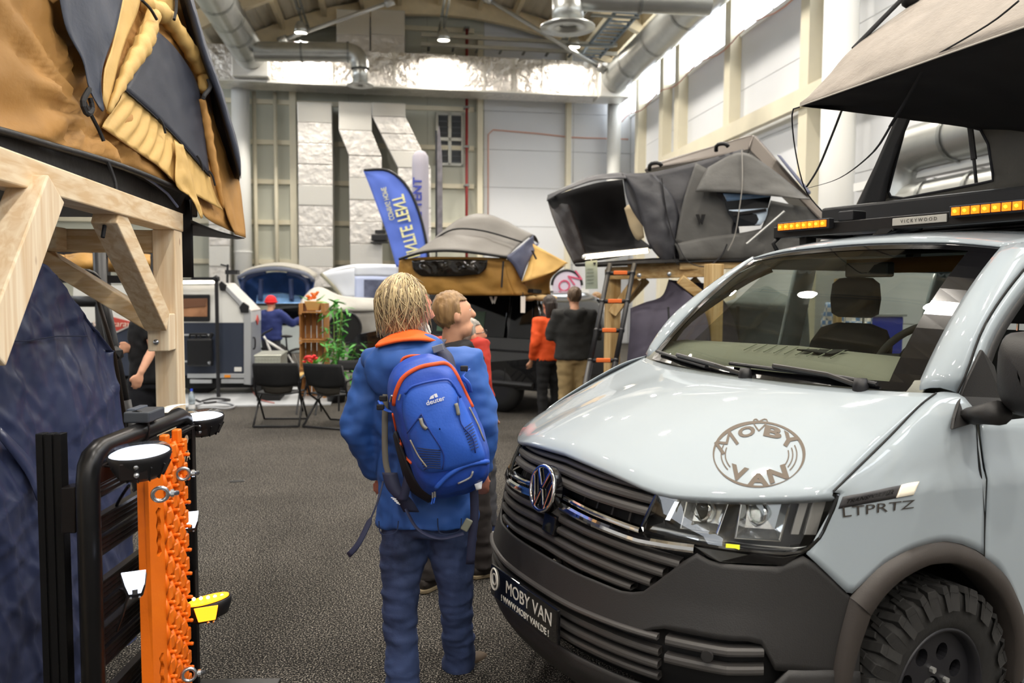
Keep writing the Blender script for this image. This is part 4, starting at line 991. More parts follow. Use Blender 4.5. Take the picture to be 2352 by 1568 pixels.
# ================================================================ ROOF TENT ON THE VAN
M_tgrey = mat('tent_grey_canvas', '#8b837a', .8, var=.10, vscale=9, bump=.35, bscale=60, stretch=(1, 1, 1))
M_tblack = mat('tent_black_lining', '#121214', .85, var=.2, vscale=8)
M_tolive = mat('tent_olive_canvas', '#4a4740', .8, var=.08, vscale=10, bump=.2, bscale=70)
M_strap = mat('webbing_black', '#1c1c1f', .8)
vt = thing('pop_up_roof_tent', 'grey and black pop-up roof tent with a raised awning on the pale van', 'roof tent', vw(2.9, 0, 2.055))
vbox((2.05, -.62, 2.052), (3.9, .66, 2.16), 'tent_base', mat('tent_base_black', '#161617', .5), vt, .015)
def va3(u, v, a): return vw(va(u, v, a))
AT = 2.2
# front wall with the window opening: ring of quads between outline and opening
outl = [(1955, 497), (1962, 480), (2010, 380), (2066, 252), (2160, 262), (2270, 285), (2400, 300), (2480, 330), (2480, 380), (2440, 425), (2352, 445), (2230, 462), (2120, 478), (2020, 490)]
hole = [(2046, 452), (2040, 440), (2058, 370), (2084, 273), (2150, 279), (2215, 288), (2252, 297), (2270, 330), (2281, 400), (2281, 415), (2250, 422), (2190, 434), (2120, 447), (2075, 456)]
O1 = [va3(u, v, AT) for u, v in outl]; H1 = [va3(u, v, AT) for u, v in hole]
mid_ = [a.lerp(b, .5)-VB*.01 for a, b in zip(O1, H1)]
ring = [[*x] for x in ()]
g = [[O1[i], mid_[i], H1[i]] for i in range(len(O1))]+[[O1[0], mid_[0], H1[0]]]
MB().grid(g).build('front_wall', M_tolive, vt, smooth=True, solid=.004)
MB().tube(H1, .008, 6, closed=True).build('window_piping', M_strap, vt)
# black drape of the inner side beside the window
sheet('inner_drape', [[va3(2066, 252, AT-.02), va3(2010, 380, AT-.02), va3(1962, 485, AT-.02)], [va3(2100, 250, AT-.03), va3(2050, 380, AT-.03), va3(2030, 478, AT-.03)]], M_tblack, vt, nu=12, nv=5, amp=.01, sc=14)
# tent body behind the front wall: sides and roof up to the ridge
rid0, rid1 = vw(2.35, .05, 3.3), vw(3.6, .05, 3.3)
bl, brt = va3(1957, 496, AT), vw(AT, .66, 2.15)
sheet('side_wall', [[brt, brt.lerp(rid0, .5), rid0], [vw(3.85, .64, 2.2), vw(3.85, .3, 2.75), rid1]], M_tolive, vt, nu=14, nv=12, amp=.012, sc=5)
# raised awning: canvas slope and its black lining
TIP = vw(1.72, -.478, 2.655)
tip = va(1838, 243, 1.72); TIP = vw(tip)
RE = vw(va(2352, 62, 1.50)); RE2 = vw(va(2480, 12, 1.46))
up = [va3(1838, 243, 1.72), va3(1905, 172, 1.86), va3(1975, 98, 2.02), va3(2110, -38, 2.3), va3(2230, -160, 2.5)]
lo_ = [TIP, TIP.lerp(RE, .33), TIP.lerp(RE, .66), RE, RE2]
lo_[1] = va3(2000, 186, 1.65); lo_[2] = va3(2180, 122, 1.57)
def awn(off): return
rows = [lo_, [a.lerp(b, .5)+V((0, 0, .015)) for a, b in zip(lo_, [up[0], up[1], up[2], up[3]+V((.4, .1, .25)), up[4]+V((.5, .2, .3))])], [up[0]+V((.004, 0, .004)), up[1], up[2], up[3]+V((.25, .1, .1)), up[4]+V((.4, .2, .2))]]
sheet('awning_slope', rows, M_tgrey, vt, nu=30, nv=14, amp=.012, sc=7, edge=True, th=.004)
und = [va3(1838, 243, 1.73), va3(2045, 268, 2.06), va3(2150, 279, 2.16), va3(2256, 297, 2.2), va3(2420, 320, 2.22)]
lo2 = [p+VB*.012+V((0, 0, .004)) for p in lo_]
sheet('awning_lining', [lo2, [a.lerp(b, .5)+VB*.10 for a, b in zip(lo2, und)], und], M_tblack, vt, nu=30, nv=12, amp=.01, sc=6)
MB().tube(lo_, .004, 6).build('awning_hem', mat('hem_pale', '#b9b3a8', .8), vt)
# apex hinge cap and dark rim above the slope
MB().tube(cr([va3(1960, 112, 2.0), va3(2030, 40, 2.14), va3(2110, -40, 2.28)], 8), .012, 8).build('awning_pole', M_strap, vt)
MB().ico(va3(2092, -2, 2.32), .05, 2).build('hinge_cap', M_black, vt, smooth=True)
MB().tube(cr([va3(2340, 2, 1.52), va3(2280, 50, 1.55), va3(2200, 98, 1.58), va3(2135, 135, 1.62)], 10), .004, 6).build('awning_cord', M_strap, vt)
def web(nm, pts, w_, par, n=14): return sheet(nm, [[p+VL*w_ for p in pts], [p-VL*w_ for p in pts]], M_strap, par, nu=n, nv=2, th=.002)
web('support_strap', [va3(2132, 140, 1.64), va3(2090, 215, 1.8), va3(2045, 290, 1.92)], .012, vt)
web('tie_strap', cr([va3(2045, 290, 1.92), va3(2005, 350, 1.95), va3(1930, 408, 1.98), va3(1855, 432, 2.02)], 14), .008, vt)
web('tie_strap', [va3(1933, 254, 1.9), va3(1908, 318, 1.95), va3(1880, 385, 2.0), va3(1852, 430, 2.02)], .008, vt)
MB().tube(cr([va3(1836, 246, 1.73), va3(1820, 256, 1.74), va3(1823, 320, 1.85), va3(1838, 400, 1.95), va3(1858, 450, 2.05), va3(1910, 507, 2.1)], 20), .004, 6).build('tie_cord', M_strap, vt)
for a, b, nm in (((2185, 122), (2352, 340), 'awning_strut'), ((2228, 290), (2237, 366), 'gas_strut'), ((2237, 366), (2243, 428), 'gas_strut')):
    MB().tube([va3(*a, 2.3), va3(*b, 2.3)], .008 if b[1] > 400 else .014, 8).build(nm, M_black, vt)
# black clamp between tent and light bar
vbox((1.80, -.29, 2.05), (1.9, -.20, 2.10), 'clamp', M_black, vt, .006)
# ================================================================ LEFT: TIMBER FRAME, TAN ROOF TENT, TARP
PINE = dict(c1='#d9c4a2', c2='#c7a87e')
M_pz = wood('pine_upright', '#e6d6bb', '#d3b894', 2); M_py = wood('pine_lengthwise', '#e3d0b1', '#cdae85', 1); M_px = wood('pine_crosswise', '#dcc7a4', '#c5a275', 0)
M_bolt = mat('zinc_bolt', '#b8bcc2', .25, metal=.9)
tf = thing('timber_frame', 'pale pine timber frame with knee braces carrying the tan roof tent', 'frame', at(388, 1300, 4.4))
PB = atz(388, 1370, 0); px_ = at(372, 800, 4.4)
fx = V((px_.x, 4.4, 0))                      # front left foot of the post
def tim(nm, a, b, w_, h_, m, par=tf, up=(0, 0, 1)): return MB().bar(a, b, w_, h_, up).build(nm, m, par, bevel=.006)
pw, pd = .118, .165
pcen = at(383, 900, 4.4); pcen = V((pcen.x, pcen.y, 0))
MB().frame(pcen, EH, DH, V((0, 0, 1)), (-pw/2, 0, 0), (pw/2, pd, 2.02)).build('post', M_pz, tf, bevel=.006)
# long beam along the hall, top at the tent base
xe = pcen+EH*pw/2
bs = xe-EH*.115
MB().frame(bs, EH, DH, V((0, 0, 1)), (0, -3.3, 2.02), (.12, pd+.01, 2.125)).build('beam', M_py, tf, bevel=.006)
MB().frame(bs, EH, DH, V((0, 0, 1)), (-1.25, -3.3, 2.02), (-1.13, pd+.01, 2.125)).build('beam', M_py, tf, bevel=.006)
MB().frame(pcen, EH, DH, V((0, 0, 1)), (-1.3, .02, 1.895), (-.02, .12, 2.018)).build('cross_beam', M_px, tf, bevel=.006)
MB().frame(pcen, EH, DH, V((0, 0, 1)), (-.62, -.12, 1.9), (-.5, .02, 2.02)).build('cross_beam', M_py, tf, bevel=.006)
MB().frame(pcen, EH, DH, V((0, 0, 1)), (-1.25, .02, 0), (-1.13, .16, 1.895)).build('post', M_pz, tf, bevel=.006)
# knee brace towards the camera with its upright heel block
a = bs+EH*.055-DH*.02; 
MB().bar(a-DH*.86+V((0, 0, 2.03)), a-DH*.12+V((0, 0, 1.52)), .11, .12).build('knee_brace', M_py, tf, bevel=.006)
MB().frame(bs, EH, DH, V((0, 0, 1)), (0, -.135, 1.36), (.11, .0, 1.56)).build('brace_heel', M_pz, tf, bevel=.006)
bp_ = bs+EH*.045-DH*.14+V((0, 0, 1.41)); MB().lathe([(0, .012), (.012, .01), (.016, 0)], 12, bp_, -DH).build('bolt', M_bolt, tf, smooth=True)
# knee brace along the cross beam
c_ = pcen+DH*.07
MB().bar(c_-EH*.72+V((0, 0, 1.92)), c_-EH*.03+V((0, 0, 1.47)), .09, .13, DH).build('knee_brace', M_px, tf, bevel=.006)
q = at(97, 547, 4.38); MB().lathe([(0, .014), (.014, .012), (.02, 0)], 12, q, -DH).build('bolt', M_bolt, tf, smooth=True)
# near brace and its post beside the camera
b0 = bs+EH*.055
tA, tB = at(88, 418, 2.72), at(-62, 742, 2.32); 
MB().bar(V((tA.x, tA.y, 2.03)), V((tB.x-.0, tB.y, 1.50)), .12, .135).build('knee_brace', M_pz, tf, bevel=.006)
nb = V((tB.x, tB.y, 0))-DH*.2; MB().frame(nb, EH, DH, V((0, 0, 1)), (-.06, -.08, 0), (.06, .08, 2.02)).build('post', M_pz, tf, bevel=.006)
# ---- tan roof tent
M_tan = mat('tan_canvas', '#a87c42', .72, var=.07, vscale=5, bump=.2, bscale=50)
M_tanl = mat('tan_canvas_pale', '#c9a563', .65, var=.06, vscale=5, bump=.2, bscale=40)
M_navy = mat('navy_canvas', '#323847', .6, var=.12, vscale=6, bump=.2, bscale=40)
M_mesh = mat('navy_mesh', '#272b38', .55, var=.12, vscale=30, stretch=(1, 1, 8), bump=.2, bscale=90)
M_blkc = mat('black_cover', '#141417', .5, bump=.3, bscale=20)
lt = thing('canvas_roof_tent', 'tan canvas roof tent with navy fly and open mesh window on the timber frame', 'roof tent', pcen+V((-.6, -1, 2.125)))
LP, LN = V((-1.86, 4.0, 2.2)), V((cos(.16), -.04, sin(.16))).normalized()
def lp(u, v, o=0): return atpl(u, v, LP+LN*o, LN)
rows = [[(-160, 262), (0, 300), (120, 333), (240, 367), (340, 403), (430, 441), (468, 497), (520, 526), (563, 546)],
        [(-160, 200), (0, 240), (120, 255), (235, 280), (335, 318), (420, 362), (468, 420), (515, 470), (561, 500)],
        [(-160, 60), (0, 100), (120, 110), (240, 150), (340, 210), (420, 270), (465, 320), (505, 380), (548, 408)],
        [(-160, -60), (0, -40), (120, -20), (240, 0), (330, 40), (400, 80), (440, 130), (470, 210), (510, 285)],
        [(-160, -220), (0, -190), (120, -170), (240, -150), (320, -120), (370, -80), (400, -30), (420, 20), (450, 95)]]
g = loft([[lp(*p) for p in r] for r in rows], 60, 40)
g = wrinkle(g, .03, 3.2, (1, 1, 1.6), 3); kp = lp(205, 268)
for r_ in g:
    for i_, p_ in enumerate(r_):
        dy, dz = p_.y-kp.y, p_.z-kp.z; rr_d = math.hypot(dy, dz); an_ = math.atan2(dz, dy)
        r_[i_] = p_+LN*(.030*sin(an_*13+1.5*NZ.noise(p_*3))*math.exp(-rr_d/.9)*min(1, rr_d/.12))
g = wrinkle(g, .022, 7, (1, 1.4, .8), 5); g = wrinkle(g, .008, 16, (1, 1, .6), 9)
MB().grid(g).build('wall', M_tan, lt, smooth=True, solid=.004)
# taut gathered panel under the window
def lsheet(nm, rows, m, o=.02, nu=30, nv=14, amp=.008, sc=9, st=(1, 1, 1), th=.004, su=True, sv=True): return sheet(nm, [[lp(p[0], p[1], o if len(p) < 3 else p[2]) for p in r] for r in rows], m, lt, th, nu, nv, amp, sc, st, smooth_u=su, smooth_v=sv)
gp = loft([[lp(u, v, .035) for u, v in r] for r in ([(284, 206), (350, 262), (402, 316), (482, 408)], [(268, 235), (330, 300), (400, 362), (500, 462)], [(235, 292), (300, 338), (360, 378), (410, 425), (512, 482)])], 70, 14)
for i, r in enumerate(gp):
    for k, p in enumerate(r): gp[i][k] = p+LN*(.010*sin(k*1.15+i*.35)*min(1, i/3, (13-i)/3+.2)*(1 if k < 46 else .3))
MB().grid(gp).build('gathered_panel', M_tanl, lt, smooth=True, solid=.003)
MB().tube([lp(u, v, .042) for u, v in ((235, 292), (300, 338), (360, 378), (410, 425))], .004, 5).build('seam', mat('tan_seam', '#8c6a3c', .8), lt)
lsheet('window_mesh', [[(362, 72), (400, 108), (440, 165), (458, 208)], [(325, 138), (380, 190), (430, 250), (468, 300)], [(285, 205), (350, 262), (402, 314), (482, 405)]], M_mesh, .045, 26, 16, .006, 8)
MB().tube([lp(u, v, .05) for u, v in ((285, 205), (350, 262), (402, 314), (482, 405))], .005, 6).build('window_zip', M_strap, lt)
for u, v in ((366, 272), (452, 357), (480, 392)): MB().tube(cr([lp(u, v, .06), lp(u+8, v+12, .07), lp(u+14, v+34, .065)], 6), .006, 6).build('zip_pull', M_strap, lt)
# rolled flaps either side of the window
def roll(nm, path, rad, m, o=.06):
    P = cr([lp(u, v, o) for u, v in path], 26); n = len(P); rr = []
    for i in range(n): r_ = interp([(k/(len(rad)-1), x) for k, x in enumerate(rad)], i/(n-1)); rr.append((r_*(1+.15*sin(i*1.7)), r_*(.8+.15*cos(i*2.3))))
    return MB().tube(P, rr, 14).build(nm, m, lt, smooth=True)
roll('rolled_flap', [(352, 34), (335, 90), (300, 150), (268, 215), (250, 258)], [.045, .055, .045, .03, .012], M_tanl)
roll('rolled_flap', [(340, 12), (385, 40), (420, 90), (452, 140), (468, 172), (466, 208)], [.04, .055, .05, .05, .055, .03], M_tanl)
roll('rolled_flap', [(463, 228), (472, 270), (484, 340), (498, 410), (513, 478)], [.02, .03, .026, .02, .008], M_tan)
# navy drape and narrow tan strip
lsheet('fly_drape', [[(128, -60), (150, 60), (190, 140), (205, 205), (232, 252)], [(205, -60), (215, 50), (222, 120), (225, 180), (236, 256)], [(292, -60), (268, 60), (240, 140), (232, 195), (240, 250)]], M_navy, .075, 24, 14, .03, 7, (1, 1, .3))
lsheet('tan_strip', [[(292, -60), (262, 90), (240, 160), (236, 230)], [(330, -60), (318, 20), (282, 110), (246, 255)]], M_tanl, .05, 16, 8, .012, 10, (1, 1, .4))
lsheet('tan_strip', [[(320, -60), (345, 10), (360, 22)], [(400, -60), (398, 20), (395, 35)]], M_tanl, .06, 10, 8, .02, 12)
# navy fly edge and end panel
lsheet('fly_edge', [[(408, -60, .10), (455, 110, .10), (500, 235, .12), (540, 370, .13), (549, 416, .12)], [(418, -60, .16), (468, 105, .16), (512, 230, .18), (546, 350, .18), (552, 400, .16)], [(428, -60, .02), (470, 90, .02), (515, 225, .02), (549, 345, .02), (553, 410, .02)]], M_navy, .1, 26, 10, .008, 9)
lsheet('fly_lining', [[(395, -60, .03), (445, 110, .03), (480, 210, .03), (500, 300, .03), (540, 410, .03)], [(412, -60, .09), (458, 110, .09), (502, 235, .1), (540, 370, .1), (548, 412, .1)]], M_blkc, .06, 20, 5, 0)
lsheet('end_panel', [[(468, 225), (480, 300), (500, 400), (520, 490), (540, 538)], [(486, 262), (508, 330), (532, 400), (552, 480), (562, 545)], [(498, 270), (520, 330), (545, 400), (556, 470), (564, 545)]], M_tan, .028, 24, 10, .02, 8, (1, 1, .5))
lsheet('loose_flap', [[(400, 322), (404, 360), (405, 425), (440, 455), (462, 502)], [(412, 330), (425, 380), (428, 430), (452, 470), (465, 500)], [(420, 332), (440, 400), (448, 440), (462, 480), (466, 498)]], M_tanl, .06, 20, 8, .02, 14)
# black base: edge piping, underside and corner strap
MB().tube(cr([lp(u, v, .02) for u, v in ((-160, 264), (0, 300), (120, 335), (240, 369), (340, 405), (430, 444))], 30), .016, 8).build('base_piping', M_blkc, lt, smooth=True)
base = [lp(-160, 276), lp(0, 312), lp(240, 380), lp(430, 452)]
z0 = 2.13
MB().prism([V((-1.92, 1.2, z0)), V((-1.92, 4.9, z0)), V((-3.2, 4.9, z0)), V((-3.2, 1.2, z0))], V((0, 0, .17))).build('base_board', M_blkc, lt, bevel=.01)
sheet('base_cover', [[lp(u, v, 0) for u, v in ((0, 300), (240, 367), (430, 441))], [at(60, 335, 3.4), at(240, 392, 4.05), at(412, 478, 4.6)]], M_blkc, lt, nu=24, nv=8, amp=.012, sc=10)
MB().tube([lp(u, v, -.02)+V((0, 0, 0)) for u, v in ((255, 378), (300, 392), (330, 405), (360, 425), (385, 445), (408, 475))], .007, 6).build('torn_binding', mat('binding_blue', '#6b7390', .7), lt)
sheet('end_floor', [[lp(438, 505), lp(500, 530), lp(562, 547)], [lp(438, 540, -.3), lp(500, 545, -.3), lp(545, 549, -.3)]], M_blkc, lt, nu=8, nv=5)
sheet('fly_canopy', [[V((-2.4, y, 3.8)) for y in (.6, 2, 3.5)], [V((-1.9, y, 3.6)) for y in (.6, 2, 3.3)], [V((-1.35, y, 3.3)) for y in (.6, 2, 3.0)]], M_navy, lt, .004, 12, 8, .02, 3)  # sheet added above the view to cast shade on the tan wall
# the far side of the tent and its ridge
sheet('wall', [[V((-3.2, y, 2.2)) for y in (1.2, 3, 5.3)], [V((-2.75, y, 3.3)) for y in (1.2, 3, 4.6)], [V((-2.35, y, 3.75)) for y in (1.2, 3, 4.1)], [g[-1][0], g[-1][30], g[-1][59]]], M_navy, lt, nu=16, nv=14, amp=.02, sc=3)
# hanging cords and straps
def lcord(pts, r=.008, nm='tie_cord'): MB().tube(cr([lp(*p) for p in pts], 14), r, 6).build(nm, M_strap, lt)
lcord([(248, 372, .03), (262, 410, .04), (266, 440, .05), (248, 480, .06), (236, 545, .05)], .009)
lcord([(190, 225, .08), (205, 255, .1), (215, 275, .1), (228, 300, .09), (238, 324, .09)], .009)
lcord([(205, 205, .1), (190, 235, .11), (200, 262, .11), (212, 250, .1), (207, 225, .1)], .012)
lcord([(325, 0, .1), (345, 20, .11), (360, 45, .11)], .008); lcord([(405, 0, .12), (404, 25, .12), (400, 45, .12)], .009)
lcord([(478, 182, .11), (483, 200, .12), (470, 218, .12), (466, 228, .11)], .012, 'buckle')
st = thing('hanging_strap', 'wide black hanging strap at the corner of the tan roof tent', 'strap', at(425, 600, 4.72))
sheet('webbing', [[at(410, 446, 4.72), at(411, 540, 4.72), at(413, 637, 4.72)], [at(440, 446, 4.74), at(443, 540, 4.74), at(445, 637, 4.74)]], mat('strap_black', '#121113', .7), st, .012, 3, 6)
MB().ico(at(424, 448, 4.7), .04, 2, (1.2, .7, .8)).build('strap_buckle', M_black, st, smooth=True)
# ---- navy tarp hanging under the tent
M_tarp = mat('navy_tarp', '#2f3652', .3, var=.14, vscale=3, bump=.45, bscale=7, spec=.6)
TPp, TPn = V((-1.97, 3.0, 1)), V((1, -.06, .10)).normalized()
def tp(u, v, o=0): return atpl(u, v, TPp+TPn*o, TPn)
rows = [[(-220, 600), (0, 596), (62, 592), (75, 598), (100, 612), (130, 640)],
        [(-220, 700), (0, 690), (60, 680), (110, 672), (155, 690), (190, 722)],
        [(-220, 800), (0, 790), (60, 785), (130, 775), (190, 785), (256, 806)],
        [(-220, 840), (0, 850), (60, 845), (130, 838), (200, 830), (258, 818)],
        [(-220, 1000), (0, 1000), (70, 990), (150, 985), (220, 985), (284, 990)],
        [(-220, 1250), (0, 1250), (80, 1250), (160, 1250), (240, 1250), (302, 1250)],
        [(-220, 1600), (0, 1620), (80, 1640), (160, 1650), (240, 1660), (318, 1660)]]
g = loft([[tp(*p) for p in r] for r in rows], 110, 130)
g = wrinkle(g, .03, 2.6, (1, 1, .7), 1); g = wrinkle(g, .014, 5, (1, 1.2, .35), 8); g = wrinkle(g, .006, 18, (1, 1, .7), 4)
for r_ in g:
    for i_, p_ in enumerate(r_):
        h_ = 0
        for a_, b_, f_ in ((.7, .7, 5.0), (.35, -.95, 6.5), (.95, .2, 8.0)): h_ += max(0, 1-abs(NZ.noise(V(((p_.y*a_+p_.z*b_)*f_, (p_.z*a_-p_.y*b_)*f_*.12, f_))))*6)
        r_[i_] = p_+TPn*.0075*h_
tarp = thing('tarp_wall', 'crumpled navy tarp wall hanging below the tan roof tent', 'tarp', tp(100, 1500))
MB().grid(g).build('tarp_sheet', M_tarp, tarp, smooth=True, solid=.003)
MB().tube([tp(u, v, .02) for u, v in ((-100, 786), (0, 784), (60, 783), (130, 772), (200, 772))], .003, 5).build('seam', mat('tarp_seam', '#20263c', .7), tarp)
sheet('tarp_strap', [[tp(0, 980, .03), tp(75, 1060, .03), tp(100, 1130, .05)], [tp(0, 1010, .03), tp(60, 1090, .03), tp(85, 1150, .05)]], M_tarp, tarp, nu=8, nv=3)
# ---- telescopic black awning leg with hinged strut
al = thing('telescopic_pole', 'black telescopic awning leg with a hinged strut beside the navy tarp', 'pole', atz(300, 1235, 0))
pa, pb_ = at(238, 690, 4.9), at(322, 1120, 4.9)
P1 = at(236, 680, 5.0); P2 = at(296, 985, 5.0); d_ = (P2-P1); P3 = P1+d_*((P1.z)/(P1.z-P2.z))
MB().tube([P1, P1.lerp(P3, .42)], .036, 12).build('upper_tube', M_black, al, smooth=True)
MB().tube([P1.lerp(P3, .4), P3], .045, 12).build('lower_tube', M_black, al, smooth=True)
J = at(208, 634, 4.7)
MB().tube([at(85, 566, 4.5), J], .013, 8).build('strut', mat('strut_bronze', '#3a322c', .35, metal=.5), al, smooth=True)
MB().tube([J, at(262, 812, 4.85), at(290, 985, 4.95)], .013, 8).build('strut', mat('strut_bronze'), al, smooth=True)
MB().ico(J, .045, 2, (1.5, .8, .8), Matrix.Rotation(.5, 3, 'Y')).build('strut_joint', M_black, al, smooth=True)
for u, v, r_ in ((130, 594, .035), (266, 812, .05), (205, 640, .03)): MB().ico(at(u, v, 4.7 if u < 200 else 4.9), r_, 1).build('clamp', M_black, al)
MB().box(P3+V((0, 0, .015)), (.12, .12, .03)).build('foot', M_black, al, bevel=.01)
for (u0, v0, u1, v1, Y, r_) in ((150, 692, 262, 692, 7.2, .05), (228, 580, 245, 980, 7.2, .055)): MB().tube([at(u0, v0, Y), at(u1, v1, Y)], r_, 10).build('frame_tube', M_black, al, smooth=True)
# ================================================================ BLACK DISPLAY RACK WITH LIGHTS
M_alu = mat('anodised_black', '#1d1d1f', .33, metal=.45)
M_alub = mat('anodised_slat', '#241f1f', .3, metal=.5)
RA, RBk = at(200, 1048, 2.4), at(428, 952, 3.22)
ZT = 1.19
RA, RBk = V((RA.x, 2.4, ZT)), V((RBk.x, 3.22, ZT)); RD = (RBk-RA).normalized(); RN = V((RD.y, -RD.x, 0)); RL = (RBk-RA).length
def rp(x, n, z): return RA+RD*x+RN*n+V((0, 0, z-ZT))
ds = thing('display_rack', 'upright black aluminium rack panel showing work lights and an orange board', 'display rack', rp(RL/2, 0, 0))
r_ = .034
path = [rp(0, 0, .0), rp(0, 0, ZT-.09), rp(.012, 0, ZT-.04), rp(.035, 0, ZT-.015), rp(.08, 0, ZT), rp(RL-.08, 0, ZT), rp(RL-.03, 0, ZT-.02), rp(RL, 0, ZT-.08), rp(RL, 0, .0)]
MB().tube(path, [(r_, r_)]*len(path), 12, up=RN).build('frame_tube', M_alu, ds, smooth=True)
MB().frame(RA, RD, RN, V((0, 0, 1)), (.02, .0, -.1), (RL-.02, .028, -.04)).build('frame_channel', M_alub, ds, bevel=.004)
MB().frame(RA, RD, RN, V((0, 0, 1)), (.06, .03, -.052), (RL-.06, .055, -.04)).build('frame_channel', M_alu, ds, bevel=.003)
# slats in pairs, each ridged
sl_ = MB()
sec = [(-.03, 0), (-.03, .022), (-.022, .026), (-.014, .022), (-.006, .026), (.002, .022), (.01, .026), (.018, .022), (.03, .026), (.03, 0)]
sl_.grid([[V((x, n, z)) for z, n in sec]+[V((x, 0, -.03))] for x in (0.03, RL-.03)])
proto = sl_.build('slat', M_alub, None)
MR = Matrix(((RD.x, RN.x, 0, RA.x), (RD.y, RN.y, 0, RA.y), (0, 0, 1, 0), (0, 0, 0, 1)))
for i, z in enumerate((1.07, .955, .885, .745, .675, .595, .525, .38, .31, .17, .1)):
    M = MR.copy(); M.translation = V((RA.x, RA.y, z))-RN*.012
    if i == 0: proto.matrix_basis = M; adopt(proto, ds)
    else: share(proto, 'slat', M, ds)
# upright T-slot profile behind, bracket, foot
pf = at(118, 1000, 2.55); PZ = at(118, 994, 2.55).z
pfx = V((pf.x, 2.55, 0))
for x in (-.03, 0, .03): MB().frame(pfx, V((1, 0, 0)), V((0, 1, 0)), V((0, 0, 1)), (x-.011, -.02, 0), (x+.011, .02, PZ)).build('profile_rib', M_alu, ds, bevel=.002)
MB().frame(pfx, V((1, 0, 0)), V((0, 1, 0)), V((0, 0, 1)), (-.028, -.012, 0), (.028, .02, PZ-.004)).build('profile_core', M_void, ds)
MB().prism([at(140, 1120, 2.48), at(172, 1118, 2.45), at(172, 1225, 2.45), at(140, 1225, 2.48)], V((.0, .06, 0))).build('bracket', M_alub, ds, bevel=.003)
MB().frame(rp(RL, 0, 0), RN, RD, V((0, 0, 1)), (-.1, -.03, .01), (.36, .03, .06)).build('foot', M_alu, ds, bevel=.004); MB().frame(rp(0, 0, 0), RN, RD, V((0, 0, 1)), (-.3, -.03, 0), (.3, .03, .05)).build('foot', M_alu, ds, bevel=.004)
for z in (.35, .95): MB().prism([rp(RL-.05, .036, z), rp(RL-.02, .036, z), rp(RL-.02, .036, z+.2), rp(RL-.05, .036, z+.2)], RN*.004).build('side_plate', M_alub, ds)
text('VA', mat('print_beige', '#b79f82', .6), frameM(rp(RL-.1, .034, 1.03), RD, V((0, 0, 1))), ds, .06, 'rack_lettering', ex=.0005)
MB().lathe([(0, 0), (.018, 0), (.018, .002), (0, .002)], 14, rp(RL-.1, .034, 1.10), RN).build('rack_mark', mat('print_beige'), ds)
# small box tied to the top tube, paper tag
bx_ = thing('control_box', 'small dark control box cable-tied on top of the black rack', 'box', rp(.42, 0, ZT+.036))
MB().frame(rp(.42, 0, ZT), RD, RN, V((0, 0, 1)), (-.07, -.045, .036), (.07, .045, .075)).build('case', mat('box_slate', '#3d434c', .4), bx_, bevel=.006)
MB().frame(rp(.42, 0, ZT), RD, RN, V((0, 0, 1)), (-.03, -.05, .03), (.08, -.02, .08)).build('label_plate', mat('box_label', '#4a5260', .4), bx_, bevel=.003)
MB().tube([rp(.36, .04*cos(t), ZT+.016+.062*sin(t)) for t in [2*pi*k/16 for k in range(16)]], .004, 5, closed=True).build('cable_tie', M_black, bx_)
pt = sheet('paper_tag', [[rp(.58, -.02, ZT+.038), rp(.66, -.02, ZT+.05), rp(.8, -.02, ZT+.04)], [rp(.58, .02, ZT+.038), rp(.66, .02, ZT+.05), rp(.8, .02, ZT+.04)]], mat('paper_white', '#e4e2da', .8), None, .001, 8, 3); tag(pt, 'curled white paper tag lying on the black rack tube', 'paper tag')
# ---- round work lights facing up
M_led = emis('led_white', '#dfe8ff', 4)
def round_light(c, R_, tilt, lab, mount):
    o = thing('work_light', lab, 'work light', c, 'round work lights on the rack'); ax = V(tilt).normalized(); c = V(c)
    MB().lathe([(0, -.075), (R_*.55, -.07), (R_*.8, -.05), (R_*.97, -.008), (R_*1.0, .004), (R_*.96, .01)], 32, c, ax).build('housing', M_black, o, smooth=True)
    MB().lathe([(R_*.97, .004), (R_*.95, .016), (R_*.88, .022), (0, .026)], 32, c, ax).build('lens', M_lens, o, smooth=True)
    MB().lathe([(0, .012), (R_*.80, .012), (R_*.93, .006)], 32, c, ax).build('led_panel', M_led, o)
    for k in range(12):
        an = 2*pi*k/12; x = ax.orthogonal().normalized(); y = ax.cross(x); d = x*cos(an)+y*sin(an); MB().bar(c+d*R_*.62-ax*.066, c+d*R_*.9-ax*.02, .004, .014, ax).build('cooling_fin', M_black, o)
    m = V(mount); MB().bar(m, c-ax*.03+(m-c).normalized()*R_*.9, .05, .006, (0, 0, 1)).build('mount_bracket', M_alub, o, bevel=.002)
    f = (CAMP-c); f.z = 0; f.normalize(); sd = V((-f.y, f.x, 0))
    MB().frame(c, sd, f, V((0, 0, 1)), (-.055, R_*.78, -.06), (.02, R_*.84, -.01)).build('side_plate', M_alub, o, bevel=.004)
    for dz in (-.02, -.045): MB().ico(c+f*R_*.86-sd*.01+V((0, 0, dz)), .009, 2).build('bolt', M_bolt, o, smooth=True)
    return o
c1 = at(321, 1044, 2.36); round_light(c1, .09, (-.03, -.09, 1), 'round black work light with bright white lens above the orange board', rp(.08, .03, ZT-.05))
c2 = at(464, 960, 3.32); round_light(c2, .09, (-.03, -.09, 1), 'round black work light with bright white lens at the far rack corner', rp(RL-.02, .03, ZT-.05))
